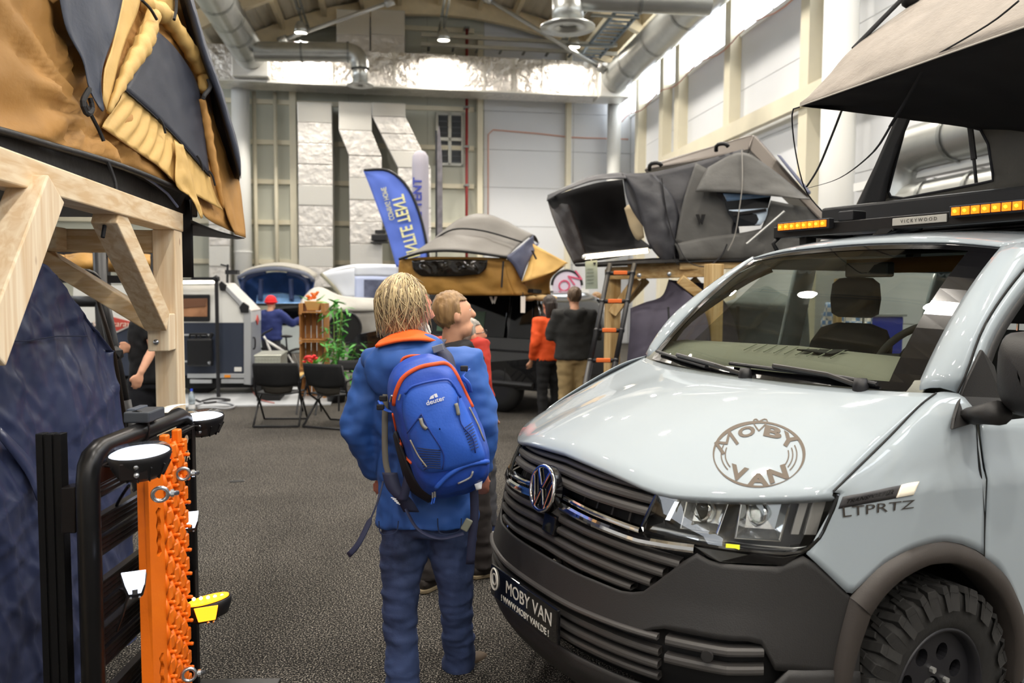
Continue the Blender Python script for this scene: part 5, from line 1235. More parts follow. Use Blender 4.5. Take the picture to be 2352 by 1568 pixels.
# ---- small cube lights
def cube_light(c, lab, s=1.0):
    o = thing('cube_light', lab, 'work light', c, 'small cube lights on the rack'); c = V(c); f = (CAMP-c); f.z = 0; f.normalize(); sd = V((-f.y, f.x, 0)); up = V((0, 0, 1))
    def P(x, y, z): return c+(sd*-x+f*y+up*z)*s
    # tapered body, lens facing up and to the viewer
    a = [P(-.035, -.03, 0), P(.04, -.03, 0), P(.03, .035, -.02), P(-.03, .035, -.02)]; b = [P(-.03, -.02, -.05), P(.03, -.02, -.05), P(.02, .02, -.062), P(-.02, .02, -.062)]
    MB().add(a+b, [(0, 1, 2, 3), (7, 6, 5, 4), (0, 4, 5, 1), (1, 5, 6, 2), (2, 6, 7, 3), (3, 7, 4, 0)]).build('housing', M_black, o, bevel=.005)
    l = [P(-.031, -.026, .004), P(.036, -.026, .004), P(.026, .034, -.014), P(.016, .042, -.04), P(-.016, .042, -.04), P(-.026, .034, -.014)]
    MB().add(l, [(0, 1, 2, 5), (2, 3, 4, 5)]).build('lens', M_led, o, solid=.004)
    MB().add([P(-.008, .0405, -.028), P(.008, .0405, -.028), P(.008, .0445, -.042), P(-.008, .0445, -.042)], [(0, 1, 2, 3)]).build('centre_badge', M_black, o, solid=.003)
    for x in (-.012, .012): MB().ico(P(x, .03, -.056), .004, 1).build('bolt', M_bolt, o)
    MB().bar(P(0, 0, -.05), P(0.03, -.08, -.06), .03, .006).build('mount_bracket', M_alub, o)
    return o
cube_light(at(309, 1322, 2.34), 'small lit cube light beside the orange board on the near rack side'); cube_light(at(436, 1182, 2.98), 'small lit cube light on the rack edge between board and carpet')
MB_c = MB().tube(cr([at(292, 1372, 2.36), at(282, 1410, 2.4), at(268, 1448, 2.45)], 8), .004, 6).build('lamp_cable', M_black); tag(MB_c, 'thin cable hanging from the near cube light', 'cable')
MB_c = MB().tube(cr([at(296, 1115, 2.4), at(285, 1130, 2.5), at(270, 1155, 2.55), at(262, 1180, 2.6)], 8), .005, 6).build('lamp_cable', M_black); tag(MB_c, 'thin cable hanging behind the round work light above the board', 'cable')
MB_c = MB().tube(cr([at(443, 1008, 3.25), at(425, 1032, 3.2), at(410, 1050, 3.15)], 8), .004, 6).build('lamp_cable', M_black); tag(MB_c, 'thin cable hanging from the far round work light', 'cable')
# ---- amber light
o = thing('amber_light', 'oval amber flood light on the rack edge near the carpet', 'work light', at(475, 1400, 2.95)); c = at(478, 1388, 2.95); f = (CAMP-c); f.z = 0; f.normalize(); sd = V((f.y, -f.x, 0))*-1; up = V((0, 0, 1))
rows = []
for z, k in ((-.055, .55), (-.045, .85), (-.005, 1.0), (.012, 1.0), (.016, .93)): rows.append([c+sd*.085*k*cos(t)+f*.05*k*sin(t)+up*(z+.012*cos(t)) for t in [2*pi*i/28 for i in range(28)]])
MB().grid(rows, True).build('housing', M_black, o, smooth=True)
M_aml = emis('amber_glow', '#ff9a1e', 3.5)
MB().add([c+sd*.075*cos(t)+f*.042*sin(t)+up*(.02+.012*cos(t)) for t in [2*pi*i/28 for i in range(28)]], [tuple(range(28))]).build('lens', M_aml, o, solid=.006)
MB().prism([c+sd*x+f*.052+up*z for x, z in ((-.05, .012), (.035, .014), (.025, -.04), (-.035, -.042))], f*.006).build('side_lens', M_aml, o, bevel=.002)
for k in range(5): MB().ico(c+sd*(-.05+.025*k)+up*.028, .008, 1).build('led', emis('amber_core', '#ffd27a', 10), o)
MB().bar(c-sd*.11-up*.045, c+sd*.03-up*.05+f*.03, .04, .01).build('mount_bracket', M_alub, o, bevel=.003)
for k in (0, 1): MB().ico(c+f*.055-up*.05+sd*(.0+.02*k), .007, 1).build('bolt', M_bolt, o)
# ---- orange traction board
M_or = mat('board_orange', '#e8700f', .45, bump=.06, bscale=120)
tb = thing('traction_board', 'bright orange studded traction board strapped upright on the black rack', 'traction board', rp(.3, .12, .03))
X0, X1, XM = .145, .47, .27; ZB = ZT-.03
def tq(x, n, z): return rp(x, n, z)
# flange with handle slots: plate cut by a triangulated outline
bm = bmesh.new(); nB_ = .115
def lp2(pts):
    vs = [bm.verts.new(tq(x, nB_, z)) for x, z in pts]; return [bm.edges.new((vs[i], vs[(i+1) % len(vs)])) for i in range(len(vs))]
ed = lp2([(X0+.01, .02), (XM, .02), (XM, ZB-.02), (X0+.03, ZB-.05), (X0, ZB-.09)])
def slot(zc): 
    L_, Rr = [], []
    for k in range(25):
        t = k/24; z = zc-.075+.15*t; w_ = .016+.005*cos(t*6*pi); L_.append((X0+.075-w_, z)); Rr.append((X0+.075+w_, z))
    return L_+[(X0+.075, zc+.084)]+Rr[::-1]+[(X0+.075, zc-.084)]
for zc in (.88, .38): ed += lp2(slot(zc))
bmesh.ops.triangle_fill(bm, use_beauty=True, edges=ed); me = bpy.data.meshes.new('flange'); bm.to_mesh(me); bm.free(); me.materials.append(M_or)
fo_ = bpy.data.objects.new('flange', me); COL.objects.link(fo_); x = fo_.modifiers.new('t', 'SOLIDIFY'); x.thickness = .012; x.offset = 0; adopt(fo_, tb)
MB().prism([tq(X0, nB_-.03, .02), tq(X0+.006, nB_+.004, .02), tq(X0+.006, nB_+.004, ZB-.09), tq(X0, nB_-.03, ZB-.09)], RD*.006).build('rim', M_or, tb)
MB().frame(rp(0, 0, 0), RD, RN, V((0, 0, 1)), (XM-.005, nB_-.03, .02), (X1, nB_-.012, ZB+.0)).build('web', M_or, tb, bevel=.004)
MB().frame(rp(0, 0, 0), RD, RN, V((0, 0, 1)), (X0+.14, .07, .05), (X1-.004, nB_-.035, ZB-.05)).build('second_board', mat('board_cream', '#c7b48a', .6), tb, bevel=.004)
# studs and ladder-like ribs
stud = MB().lathe([(.0, .03), (.006, .029), (.0075, .022), (.006, .018), (.011, .0)], 8, (0, 0, 0), (0, 1, 0)).build('stud', M_or, None, smooth=True)
rib = MB().box((0, .012, 0), (.034, .026, .05)).build('tread_rib', M_or, None, bevel=.004, segs=1); rib2 = MB().tube([(0, .008, -.035), (.006, .018, 0), (0, .008, .035)], .011, 6).build('tread_link', M_or, None, smooth=True)
MT = Matrix(((RD.x, RN.x, 0, 0), (RD.y, RN.y, 0, 0), (0, 0, 1, 0), (0, 0, 0, 1)))
nz_ = 13
for i in range(nz_):
    z = ZB-.02-.088*i
    for j, x in enumerate((XM+.02, XM+.075, XM+.13, XM+.18)):
        zz = z-.044*(j % 2)
        if zz < .04: continue
        for src, dx, dz in ((stud, .0, .0), (rib, .010, .03), (rib2, -.018, -.02)):
            M = MT.copy(); M.translation = tq(x+dx, nB_-.012+(.012 if src is stud else 0), zz+dz); share(src, src.name.split('.')[0], M, tb)
for o_ in (stud, rib, rib2): bpy.data.objects.remove(o_)
# ---- eye bolts
def eye(c, lab, tilt=0):
    o = thing('eye_bolt', lab, 'eye bolt', c, 'zinc eye bolts holding the orange board'); c = V(c); ax = (RN*.9+V((0, -.5, .25))).normalized(); s_ = ax.orthogonal().normalized()
    f = (CAMP-c).normalized(); x = f.cross(V((0, 0, 1))).normalized(); y = x.cross(f)
    MB().tube([c+x*.022*cos(t)+(y*.02+f*.009)*sin(t) for t in [2*pi*k/20 for k in range(20)]], .0065, 8, closed=True).build('ring', M_bolt, o, smooth=True)
    MB().tube([c-x*.022, c-x*.05-f*.03], .008, 8).build('shank', M_bolt, o, smooth=True); MB().lathe([(0, .006), (.013, .005), (.013, -.005), (0, -.006)], 10, c-x*.034-f*.008, x).build('collar', M_bolt, o)
eye(at(368, 1135, 2.42), 'zinc eye bolt on the flat face of the orange board below the round light'); eye(at(420, 1088, 2.78), 'zinc eye bolt beyond the studded edge near the top of the orange board'); eye(at(434, 1549, 2.72), 'zinc eye bolt low beside the studded edge of the orange board')
# ================================================================ PEOPLE
M_skin = mat('skin', '#d9a283', .5, var=.05, vscale=20); M_skinr = mat('skin_ruddy', '#d58f78', .5, var=.08, vscale=25)
def skel(pos, yaw, H=1.75, **kw):
    """default standing joints in world space; yaw 0 looks along +Y; overrides are local (x right, y ahead, z up)"""
    k = H/1.75
    J = dict(pelvis=(0, 0, .95), waist=(0, .0, 1.08), chest=(0, .01, 1.30), neck=(0, -.01, 1.48), head=(0, .025, 1.635),
             lsh=(-.185, 0, 1.425), rsh=(.185, 0, 1.425), lel=(-.25, -.03, 1.14), rel=(.25, -.03, 1.14), lwr=(-.235, .09, .90), rwr=(.235, .09, .90),
             lhip=(-.095, 0, .93), rhip=(.095, 0, .93), lkn=(-.10, .025, .50), rkn=(.10, .025, .50), lan=(-.11, -.02, .085), ran=(.11, -.02, .085))
    J.update(kw); c, s = cos(yaw), sin(yaw); pos = V(pos); out = {}
    for n, p in J.items(): x, y, z = [q*k for q in p]; out[n] = pos+V((x*c-y*s, x*s+y*c, z))
    return out
def figure(name, label, J, yaw, hyaw=None, hpitch=0, vox=.016, top=None, pants=None, shoe=None, hair=None, skin=M_skin, bulk=1.0, hairlen=.0, sleeve=True, hood=None, legw=1.0, group=None, hairn=10, beard=None, collar=None, hands=True, topfold=.012, fingers=None, hat=None, glasses=False, headk=1.0, sub=None):
    hyaw = yaw if hyaw is None else hyaw
    base = (J['lan']+J['ran'])/2; o = thing(name, label, 'person', V((base.x, base.y, 0)), group)
    f = V((-sin(yaw), cos(yaw), 0)); r = V((cos(yaw), sin(yaw), 0)); up = V((0, 0, 1))
    hf = V((-sin(hyaw)*cos(hpitch), cos(hyaw)*cos(hpitch), sin(hpitch))); hr = V((cos(hyaw), sin(hyaw), 0)); hu = hr.cross(hf)
    HM = Matrix((hr, hf, hu)).transposed()
    # body
    b = MB(); h = J['head']; k = headk
    b.ico(h+hu*.02*k, 1, 3, (.076*k, .094*k, .105*k), HM); b.ico(h+hf*.03*k-hu*.065*k, 1, 2, (.058*k, .062*k, .055*k), HM)
    b.ico(h+hf*.055*k-hu*.095*k, 1, 2, (.03*k, .028*k, .022*k), HM)
    b.tube([h+hf*.092*k+hu*.03*k, h+hf*.112*k-hu*.012*k, h+hf*.10*k-hu*.025*k], [.010*k, .016*k, .010*k], 8)
    b.ico(h+hf*.088*k-hu*.058*k, 1, 1, (.026*k, .014*k, .010*k), HM); b.ico(h+hf*.088*k+hu*.045*k, 1, 1, (.05*k, .012*k, .010*k), HM)
    for s in (-1, 1): b.ico(h+hr*.078*s*k-hf*.004+hu*.005, 1, 2, (.014*k, .022*k, .034*k), HM)
    b.tube([h-hu*.06-hf*.01, J['neck'], J['chest'].lerp(J['neck'], .5)], [.054*k, .056*k, .075], 12)
    b.tube([J['chest'].lerp(J['neck'], .6), J['chest'], J['waist'], J['pelvis']], [(.08, .13), (.1, .16), (.09, .135), (.09, .14)], 14, up=f)
    for s in 'lr':
        sh, el, wr = J[s+'sh'], J[s+'el'], J[s+'wr']; b.tube([sh, sh.lerp(el, .5), el, el.lerp(wr, .4), wr], [.05, .045, .037, .038, .026], 10)
        b.tube([J[s+'hip'], J[s+'kn'], J[s+'an'], J[s+'an']-up*.05+f*.12], [.075, .055, .042, .035], 10)
        if hands:
            d = (wr-el).normalized(); hd = J.get(s+'hd', wr+d*.09); dd = (hd-wr).normalized(); side = dd.cross(f).normalized() if abs(dd.dot(f)) < .9 else dd.cross(up).normalized()
            pn = side.cross(dd).normalized()
            b.tube([wr, wr.lerp(hd, .5), hd], [(.018, .026), (.016, .042), (.014, .038)], 10, up=pn)
            for i, (off, L_) in enumerate(((-.03, .062), (-.01, .072), (.011, .068), (.03, .052))):
                p0 = hd+side*off-dd*.01; p1 = p0+dd*L_*.55+pn*.008; p2 = p1+(dd*.7+pn*.6).normalized()*L_*.5; b.tube([p0, p1, p2], [.0105, .0095, .008], 7)
            p0 = wr.lerp(hd, .35)-side*.035; p1 = p0-side*.022+dd*.03; p2 = p1+dd*.03+pn*.006; b.tube([p0, p1, p2], [.013, .011, .009], 7)
    remesh(b, 'body', skin, o, min(vox, .011) if vox < .02 else .014, 3)
    # eyes
    if vox < .02:
        for s in (-1, 1): MB().ico(h+hf*.077*k+hr*.030*s*k+hu*.022*k, .0095*k, 2).build('eye', mat('eye_white', '#e8e4df', .2), o, smooth=True); MB().ico(h+hf*.0835*k+hr*.031*s*k+hu*.022*k, .0045*k, 2).build('iris', mat('iris_brown', '#3a2c22', .2), o, smooth=True)
    if glasses:
        for s in (-1, 1): MB().tube([h+hf*.108+hr*(.032*s+.024*cos(t))+hu*(.02+.018*sin(t)) for t in [2*pi*q/16 for q in range(16)]], .0025, 5, closed=True).build('glasses_rim', M_black, o); MB().tube([h+hf*.1+hr*.056*s+hu*.022, h+hr*.082*s+hu*.02], .0025, 5).build('glasses_temple', M_black, o)
    # upper garment
    if top:
        g = MB(); B_ = bulk
        g.tube([J['neck']+up*.0, J['neck'].lerp(J['chest'], .35), J['chest'], J['waist'], J['pelvis'].lerp(J['waist'], .3), J['pelvis']-up*.05], [(.075*B_, .085*B_), (.105*B_, .165*B_), (.13*B_, .19*B_), (.125*B_, .178*B_), (.13*B_, .185*B_), (.132*B_, .19*B_)], 22, up=f)
        for s in 'lr':
            sh, el, wr = J[s+'sh'], J[s+'el'], J[s+'wr']; inn = sh.lerp(J['chest'], .35)+up*.03
            if sleeve: g.tube([inn, sh, sh.lerp(el, .5), el, el.lerp(wr, .5), wr.lerp(el, .06)], [.08*B_, .082*B_, .072*B_, .064*B_, .055*B_, .044*B_], 14)
            else: g.tube([inn, sh, sh.lerp(el, .75)], [.08*B_, .078*B_, .066*B_], 14)
        ft = folds(topfold, 9, (1, 1, 1.5), hash(name) % 7)
        remesh(g, sub.get('top', 'jacket') if sub else 'jacket', top, o, vox, 3, ft)
        if hood:
            n_ = J['neck']; hb = MB(); hb.tube([n_+r*.10+f*.04+up*.0, n_+r*.10-f*.05-up*.02, n_-f*.11-up*.06, n_-r*.10-f*.05-up*.02, n_-r*.10+f*.04], [.05, .06, .075, .06, .05], 12); hb.ico(n_-f*.09-up*.11, 1, 2, (.11, .06, .11), Matrix((r, f, up)).transposed())
            remesh(hb, 'hood', hood, o, vox, 3, folds(.008, 12))
        if collar: MB().lathe([(.078, -.05), (.085, 0), (.08, .035), (.07, .03)], 20, J['neck']+up*.03, (J['head']-J['neck'])).build('collar', collar, o, smooth=True)
    if pants:
        g = MB(); W_ = legw
        g.tube([J['waist'].lerp(J['pelvis'], .6), J['pelvis'], J['pelvis']-up*.09], [(.115*W_, .165*W_), (.125*W_, .175*W_), (.11*W_, .16*W_)], 18, up=f)
        for s in 'lr':
            hp_, kn, an = J[s+'hip'], J[s+'kn'], J[s+'an']; g.tube([hp_+up*.02, hp_.lerp(kn, .35), kn, kn.lerp(an, .4), an.lerp(kn, .12), an-up*.035], [.10*W_, .092*W_, .07*W_, .066*W_, .066*W_, .072*W_], 14)
        remesh(g, 'trousers', pants, o, vox, 3, folds(.011, 8, (1, 1, 2.4), 3))
    if shoe:
        for s in 'lr':
            an = J[s+'an']; kn = J[s+'kn']; d = J.get(s+'toe', an+f*.16)-an; d.z = 0; d.normalize(); z0 = V((an.x, an.y, an.z-.045)); g = MB()
            g.tube([z0-d*.075, z0-d*.05, z0+d*.03, z0+d*.12, z0+d*.175], [(.03, .03), (.045, .04), (.045, .044), (.034, .048), (.018, .03)], 12, up=up); g.tube([z0+up*.0, an+up*.04], [.048, .05], 12)
            remesh(g, 'shoe', shoe[0], o, .012, 3)
            sl = [z0-up*.042+d*a+d.cross(up)*w_ for a, w_ in ((-.085, .02), (-.06, .042), (.04, .042), (.12, .052), (.17, .035), (.19, 0), (.17, -.035), (.12, -.052), (.04, -.042), (-.06, -.042), (-.085, -.02))]
            MB().prism(sl, up*.022).build('shoe_sole', shoe[1], o, bevel=.005)
    if hair:
        g = MB(); g.ico(h+hu*.035*k-hf*.012*k, 1, 3, (.087*k, .100*k, .104*k), HM)
        if hairlen: g.tube([h-hf*.05+hu*.03, h-hf*.06-hu*.06, h-hf*.055-hu*(.06+hairlen)], [(.07, .085), (.055, .085), (.03, .07)], 16, up=hf)
        cut = h+hf*.045*k
        def keep(p): q = p-h; x, y, z = q.dot(hr), q.dot(hf), q.dot(hu); return not (y > .02*k-.1*max(0, z-.06*k)/k*0 and z < .075*k-.0*abs(x)) and not (y > -.03 and z < -.035 and not hairlen)
        hb = remesh(g, 'hair', hair, o, .0085, 2, lambda p: .007*NZ.noise(V((p.x*55, p.y*55, p.z*7)))+.003*NZ.noise(V((p.x*120, p.y*120, p.z*12))))
        bm = bmesh.new(); bm.from_mesh(hb.data); dv = [v for v in bm.verts if not keep(v.co)]; bmesh.ops.delete(bm, geom=dv, context='VERTS'); bm.to_mesh(hb.data); bm.free()
        sm_ = hb.modifiers.new('t', 'SOLIDIFY'); sm_.thickness = .006; sm_.offset = -1
        for p in hb.data.polygons: p.use_smooth = True
    if beard:
        g = MB(); g.ico(h+hf*.04-hu*.075, 1, 2, (.067, .066, .055), HM); g.ico(h+hf*.03-hu*.045, 1, 2, (.08, .05, .04), HM); remesh(g, 'beard', beard, o, .008, 2, lambda p: .004*NZ.noise(p*90))
    if hat: MB().ico(h+hu*.045-hf*.005, 1, 3, (.098, .112, .098), HM).build('knit_hat', hat, o, smooth=True); MB().tube([h+hu*.02+hr*.098*cos(t)+hf*(.112*sin(t)-.005) for t in [2*pi*q/24 for q in range(24)]], .016, 8, closed=True).build('hat_cuff', hat, o, smooth=True)
    return o
def hairmat(n, c1, c2): return mat(n, c1, .5, col2=c2, vscale=30, stretch=(1, 1, .12), bump=.5, bscale=60, sheen=.1)
M_blue = mat('jacket_blue', '#2a549c', .66, var=.05, vscale=4, bump=.10, bscale=30)
M_jean = mat('denim', '#232d49', .85, col2='#3c4d78', vscale=3, bump=.12, bscale=160)
M_boot = mat('boot_brown', '#54473a', .7, var=.15, vscale=20); M_sole = mat('sole_dark', '#2a2723', .8)
# ---- man with the blue backpack
Y0 = 3.3
J = dict(pelvis=at(982, 1175, 3.3), waist=at(978, 1065, 3.32), chest=at(968, 905, 3.32), neck=at(945, 800, 3.33), head=at(935, 722, 3.33), lsh=at(862, 855, 3.33), rsh=at(1068, 838, 3.3), lel=at(820, 985, 3.3), rel=at(1106, 965, 3.3), lwr=at(872, 1092, 3.42), rwr=at(1108, 1088, 3.36), rhd=at(1106, 1118, 3.38), lhd=at(892, 1120, 3.45),
         lhip=at(932, 1195, 3.3), rhip=at(1036, 1190, 3.3), lkn=at(918, 1385, 3.3), rkn=at(1046, 1372, 3.34), lan=at(926, 1560, 3.33), ran=at(1056, 1512, 3.5))
J['ltoe'] = J['lan']+V((-.05, .2, 0)); J['rtoe'] = J['ran']+V((.1, .13, 0))
M_hb = hairmat('hair_greyblond', '#8a7452', '#c9b48a')
man = figure('person', 'person in a blue hooded jacket and jeans carrying a big blue backpack', J, -.12, -.85, .04, .011, M_blue, M_jean, (M_boot, M_sole), M_hb, M_skinr, 1.16, .045, legw=1.08, beard=mat('beard_grey', '#cfc8bd', .8, var=.15, vscale=60), topfold=.013, headk=1.13)
def strands(o, h, hyaw, k, n, L0, L1, m1, m2):
    hf = V((-sin(hyaw), cos(hyaw), 0)); hr = V((cos(hyaw), sin(hyaw), 0)); rnd = random.Random(3); mbs = (MB(), MB())
    for i in range(n):
        a = rnd.uniform(1.35, 2*pi-1.35); b0 = rnd.uniform(.05, 1.2); L_ = rnd.uniform(L0, L1); P = []; off = rnd.uniform(.003, .016); wv = rnd.uniform(-.8, .8)
        for j in range(7):
            t = j/6; b = b0+t*L_/.1; aa = a+wv*t*t; rx, ry, rz = .087*k+off, .100*k+off, .104*k+off
            if b < 1.75: z = cos(b)*rz; q = sin(b)
            else: z = cos(1.75)*rz-(b-1.75)*.1; q = sin(1.75)-.06*(b-1.75)
            P.append(h+V((0, 0, .035*k+z))+hf*(cos(aa)*ry*q-.012*k)+hr*(sin(aa)*rx*q))
        mbs[i % 2].tube(P, [.0035*(1-.75*(j/6)) for j in range(7)], 4)
    for mb_, m_ in zip(mbs, (m1, m2)): tag(mb_.build('hair_strands', m_, o, smooth=True), kind='stuff')
strands(man, J['head'], -.85, 1.13, 900, .05, .19, mat('strand_straw', '#bda981', .5), mat('strand_ash', '#86765c', .5))
# hood lying on the shoulders, orange lining, hem
n_ = J['neck']
hd = MB(); hd.tube(cr([at(1000, 790, 3.26), at(985, 815, 3.2), at(930, 835, 3.17), at(868, 838, 3.22), at(850, 815, 3.3)], 14), [.045]*4+[.055]*6+[.045]*4, 14)
hd.ico(at(920, 850, 3.2), 1, 3, (.15, .06, .13)); hd.tube([at(845, 820, 3.26), at(925, 800, 3.2), at(1000, 785, 3.25)], [.035, .045, .035], 12)
remesh(hd, 'hood', M_blue, man, .011, 4, folds(.008, 10, (1, 1, 1), 2))
sheet('hood_lining', [[at(872, 785, 3.21), at(905, 768, 3.22), at(950, 758, 3.24), at(1004, 776, 3.28)], [at(862, 796, 3.16), at(915, 783, 3.145), at(965, 780, 3.16), at(1012, 786, 3.23)]], mat('lining_orange', '#f2601d', .75, var=.08, vscale=20), man, .012, 16, 6, .006, 14)
for x0, x1, v0, v1 in ((870, 915, 1196, 1228), (1005, 1060, 1190, 1226)):
    MB().tube(cr([at(x0, v0, 3.13), at(x0+4, v1-4, 3.125), at((x0+x1)/2, v1, 3.12), at(x1-4, v1-8, 3.125), at(x1, v0, 3.13)], 14), .0025, 5).build('pocket_seam', mat('denim_seam', '#1e2a48', .8), man)
# ---- backpack
M_pk = mat('pack_blue', '#1f47a6', .5, var=.05, vscale=6, bump=.12, bscale=120); M_pkl = mat('pack_blue_bright', '#2a59bd', .5, bump=.1, bscale=120); M_pkd = mat('pack_navy', '#20253f', .7); M_pkb = mat('pack_black', '#14151c', .7); M_zip = mat('zip_orange', '#cf4f22', .6); M_logo = mat('logo_white', '#d9dbe2', .5)
bpk = thing('backpack', 'bright blue hiking backpack with orange zip worn by the person in blue jacket', 'backpack', at(1000, 1150, 3.12))
OUT = [(985, 812), (1020, 822), (1046, 848), (1072, 905), (1098, 960), (1116, 1010), (1124, 1060), (1118, 1098), (1085, 1125), (1040, 1140), (995, 1143), (962, 1120), (940, 1075), (918, 1010), (900, 950), (890, 890), (905, 845), (945, 820)]
ctr = (1005, 990)
def pkp(u, v, Y): return at(u, v, Y)
lay = [(3.2, .97), (3.14, 1.0), (3.05, 1.01), (2.98, .95), (2.935, .82), (2.915, .6), (2.905, .3), (2.902, .02)]
oc = [p for p in cr(OUT+[OUT[0]], 61)][:-1]
rings = [[at(ctr[0]+(p.x-ctr[0])*k, ctr[1]+(p.y-ctr[1])*k, Y) for p in oc] for Y, k in lay]
mb = MB(); mb.grid(rings, True); mb.add(rings[0], [tuple(range(60))])
pk = remesh(mb, 'main_bag', M_pk, bpk, .010, 2, folds(.006, 9, (1, 1, 1), 2))
dep = bvh_of(pk)
def onpk(u, v, off=.004):
    d = ray(u, v).normalized(); h = dep.ray_cast(CAMP, d)
    if h[0] is None: return at(u, v, 3.0)
    return h[0]-d*off
def pstrip(nm, path, rr, m, n=24, off=.004): return MB().tube([onpk(p.x, p.y, off) for p in cr(path, n)], rr, 8).build(nm, m, bpk, smooth=True)
pstrip('zip_track', [(905, 930), (908, 905), (925, 868), (960, 845), (1000, 836), (1025, 835), (1045, 855), (1065, 895), (1085, 935)], .0085, M_zip, 34, .004)
pstrip('zip_track', [(903, 950), (915, 1005), (930, 1045), (945, 1063)], .006, M_zip)
# front pocket pad
pin_ = [(928, 900), (950, 884), (1020, 870), (1040, 880), (1058, 910), (1092, 985), (1115, 1050), (1095, 1062), (1040, 1078), (985, 1085), (958, 1070), (942, 1020), (925, 950)]
pc2 = [p for p in cr(pin_+[pin_[0]], 49)][:-1]; c2 = (1010, 985); rows = []
for k, of in ((1.0, .002), (.98, .014), (.9, .022), (.6, .028), (.3, .03), (.02, .03)): rows.append([onpk(c2[0]+(p.x-c2[0])*k, c2[1]+(p.y-c2[1])*k, of) for p in pc2])
fp = MB().grid(rows, True).build('front_pocket', M_pkl, bpk, smooth=True)
pstrip('pocket_piping', [(930, 905), (950, 886), (1020, 871), (1040, 882), (1058, 912)], .0045, M_pk, 20, .022)
def seam(path, nm='pocket_seam', m=None, rr=.0025, off=.032): pstrip(nm, path, rr, m or mat('pack_seam', '#16307a', .6), 14, off)
seam([(968, 950), (985, 985), (1018, 1040), (1016, 1078)]); seam([(1052, 910), (1058, 970), (1085, 1005), (1092, 1040)]); seam([(968, 950), (935, 995)]); seam([(985, 985), (960, 960)])
for i in range(9):
    y = 1028+i*5.2; pstrip('mesh_rib', [(958+i*2, y+i*1.2), (985, y+4), (1012, y+6)], .0016, M_pkd, 6, .030)
    pstrip('mesh_rib', [(1064+i*2.2, 985+i*6), (1085+i*1.8, 970+i*7)], .0016, M_pkd, 5, .030)
for path in ([(966, 960), (970, 975), (980, 985)], [(1047, 926), (1051, 940), (1053, 953)]): pstrip('zip_garage', path, .007, mat('zip_grey', '#7b7a72', .5), 6, .034)
seam([(942, 1010), (960, 1045), (980, 1072)], 'reflective_piping', mat('piping_grey', '#8c8576', .5), .003); seam([(1078, 935), (1098, 975), (1112, 1012)], 'reflective_piping', mat('piping_grey'), .003, .012)
# lower compartment
pstrip('lower_flap', [(1000, 1122), (1025, 1095), (1060, 1072), (1095, 1062), (1120, 1060)], .010, M_pkl, 18, .004)
pstrip('reflective_mark', [(1052, 1110), (1070, 1102), (1082, 1094), (1086, 1082)], .004, mat('reflector', '#a6a8ab', .3, metal=.4), 8, .006)
sheet('honeycomb_patch', [[onpk(1090, 1112, .012), onpk(1108, 1104, .012)], [onpk(1094, 1126, .012), onpk(1106, 1122, .012)]], M_logo, bpk, .001, 4, 4)
# black lower side
rows = [[(908, 990, 3.0), (930, 1050, 2.99), (955, 1100, 2.99), (1000, 1146, 3.0)], [(905, 1000, 3.1), (920, 1060, 3.08), (940, 1120, 3.06), (985, 1152, 3.06)]]
sheet('side_panel', [[at(*p) for p in r] for r in rows], M_pkb, bpk, .01, 14, 5)
# logo
lo = onpk(1000, 920, .036); xr_ = (onpk(1020, 914, .036)-onpk(982, 926, .036)).normalized()
text('deuter', M_logo, frameM(lo, xr_, V((0, 0, 1))), bpk, .024, 'logo_lettering', ex=.0005, sx=1.1, bold=.0004)
for k in (0, 1):
    cs = [(986, 908, 0), (1000, 905, 0)][k]; q = [onpk(u, v, .037) for u, v in (((986, 917), (997, 914), (996, 906), (989, 910)), ((1000, 913), (1006, 911), (1003, 903), (996, 905)))[k]]; MB().add(q, [(0, 1, 2, 3)]).build('logo_mark', M_logo, bpk, solid=.001)
# top handle, straps, hip belt, zip pulls
MB().tube(cr([at(922, 838, 3.1), at(925, 824, 3.1), at(945, 817, 3.1), at(975, 818, 3.1)], 12), .006, 6).build('grab_handle', M_zip, bpk, smooth=True)
def band(nm, pts, w_, m, n=16, off=V((1, 0, 0))): return sheet(nm, [[at(*p)+off*w_ for p in pts], [at(*p)-off*w_ for p in pts]], m, bpk, .005, n, 3)
band('shoulder_strap', [(1035, 868, 3.06), (1025, 820, 3.12), (1005, 795, 3.2), (1010, 780, 3.3)], .028, M_pkd)
band('shoulder_strap', [(886, 905, 3.17), (884, 980, 3.15), (886, 1060, 3.14), (900, 1110, 3.12)], .012, mat('strap_grey', '#6f6d66', .8))
MB().frame(at(1006, 800, 3.13), V((.95, .1, .3)), V((0, 1, 0)), V((-.3, 0, .95)), (-.022, -.006, -.014), (.022, .006, .014)).build('strap_buckle', mat('buckle_grey', '#6a6b70', .4), bpk, bevel=.003)
for pts in ([(872, 920, 3.1), (885, 940, 3.05), (908, 945, 3.02), (905, 928, 3.04)], [(1080, 900, 3.04), (1075, 880, 3.02), (1062, 865, 3.04), (1078, 848, 3.07)]): MB().tube(cr([at(*p) for p in pts], 12), [(.003, .010)]*12, 8).build('compression_strap', M_pkl, bpk, smooth=True)
for u, v in ((1066, 846), (880, 915), (874, 935)): MB().box(at(u, v, 3.05), (.03, .012, .022)).build('buckle', M_pkb, bpk, bevel=.004)
band('hip_belt', [(895, 1085, 3.1), (905, 1120, 3.08), (930, 1150, 3.07), (945, 1175, 3.08)], .03, M_pkd); band('hip_belt', [(945, 1060, 3.06), (935, 1110, 3.05), (925, 1150, 3.05)], .018, M_pkd)
MB().tube(cr([at(932, 1168, 3.06), at(960, 1215, 3.04), at(1010, 1236, 3.03), at(1065, 1225, 3.05)], 18), [(.003, .01)]*18, 8).build('belt_webbing', M_pkd, bpk, smooth=True)
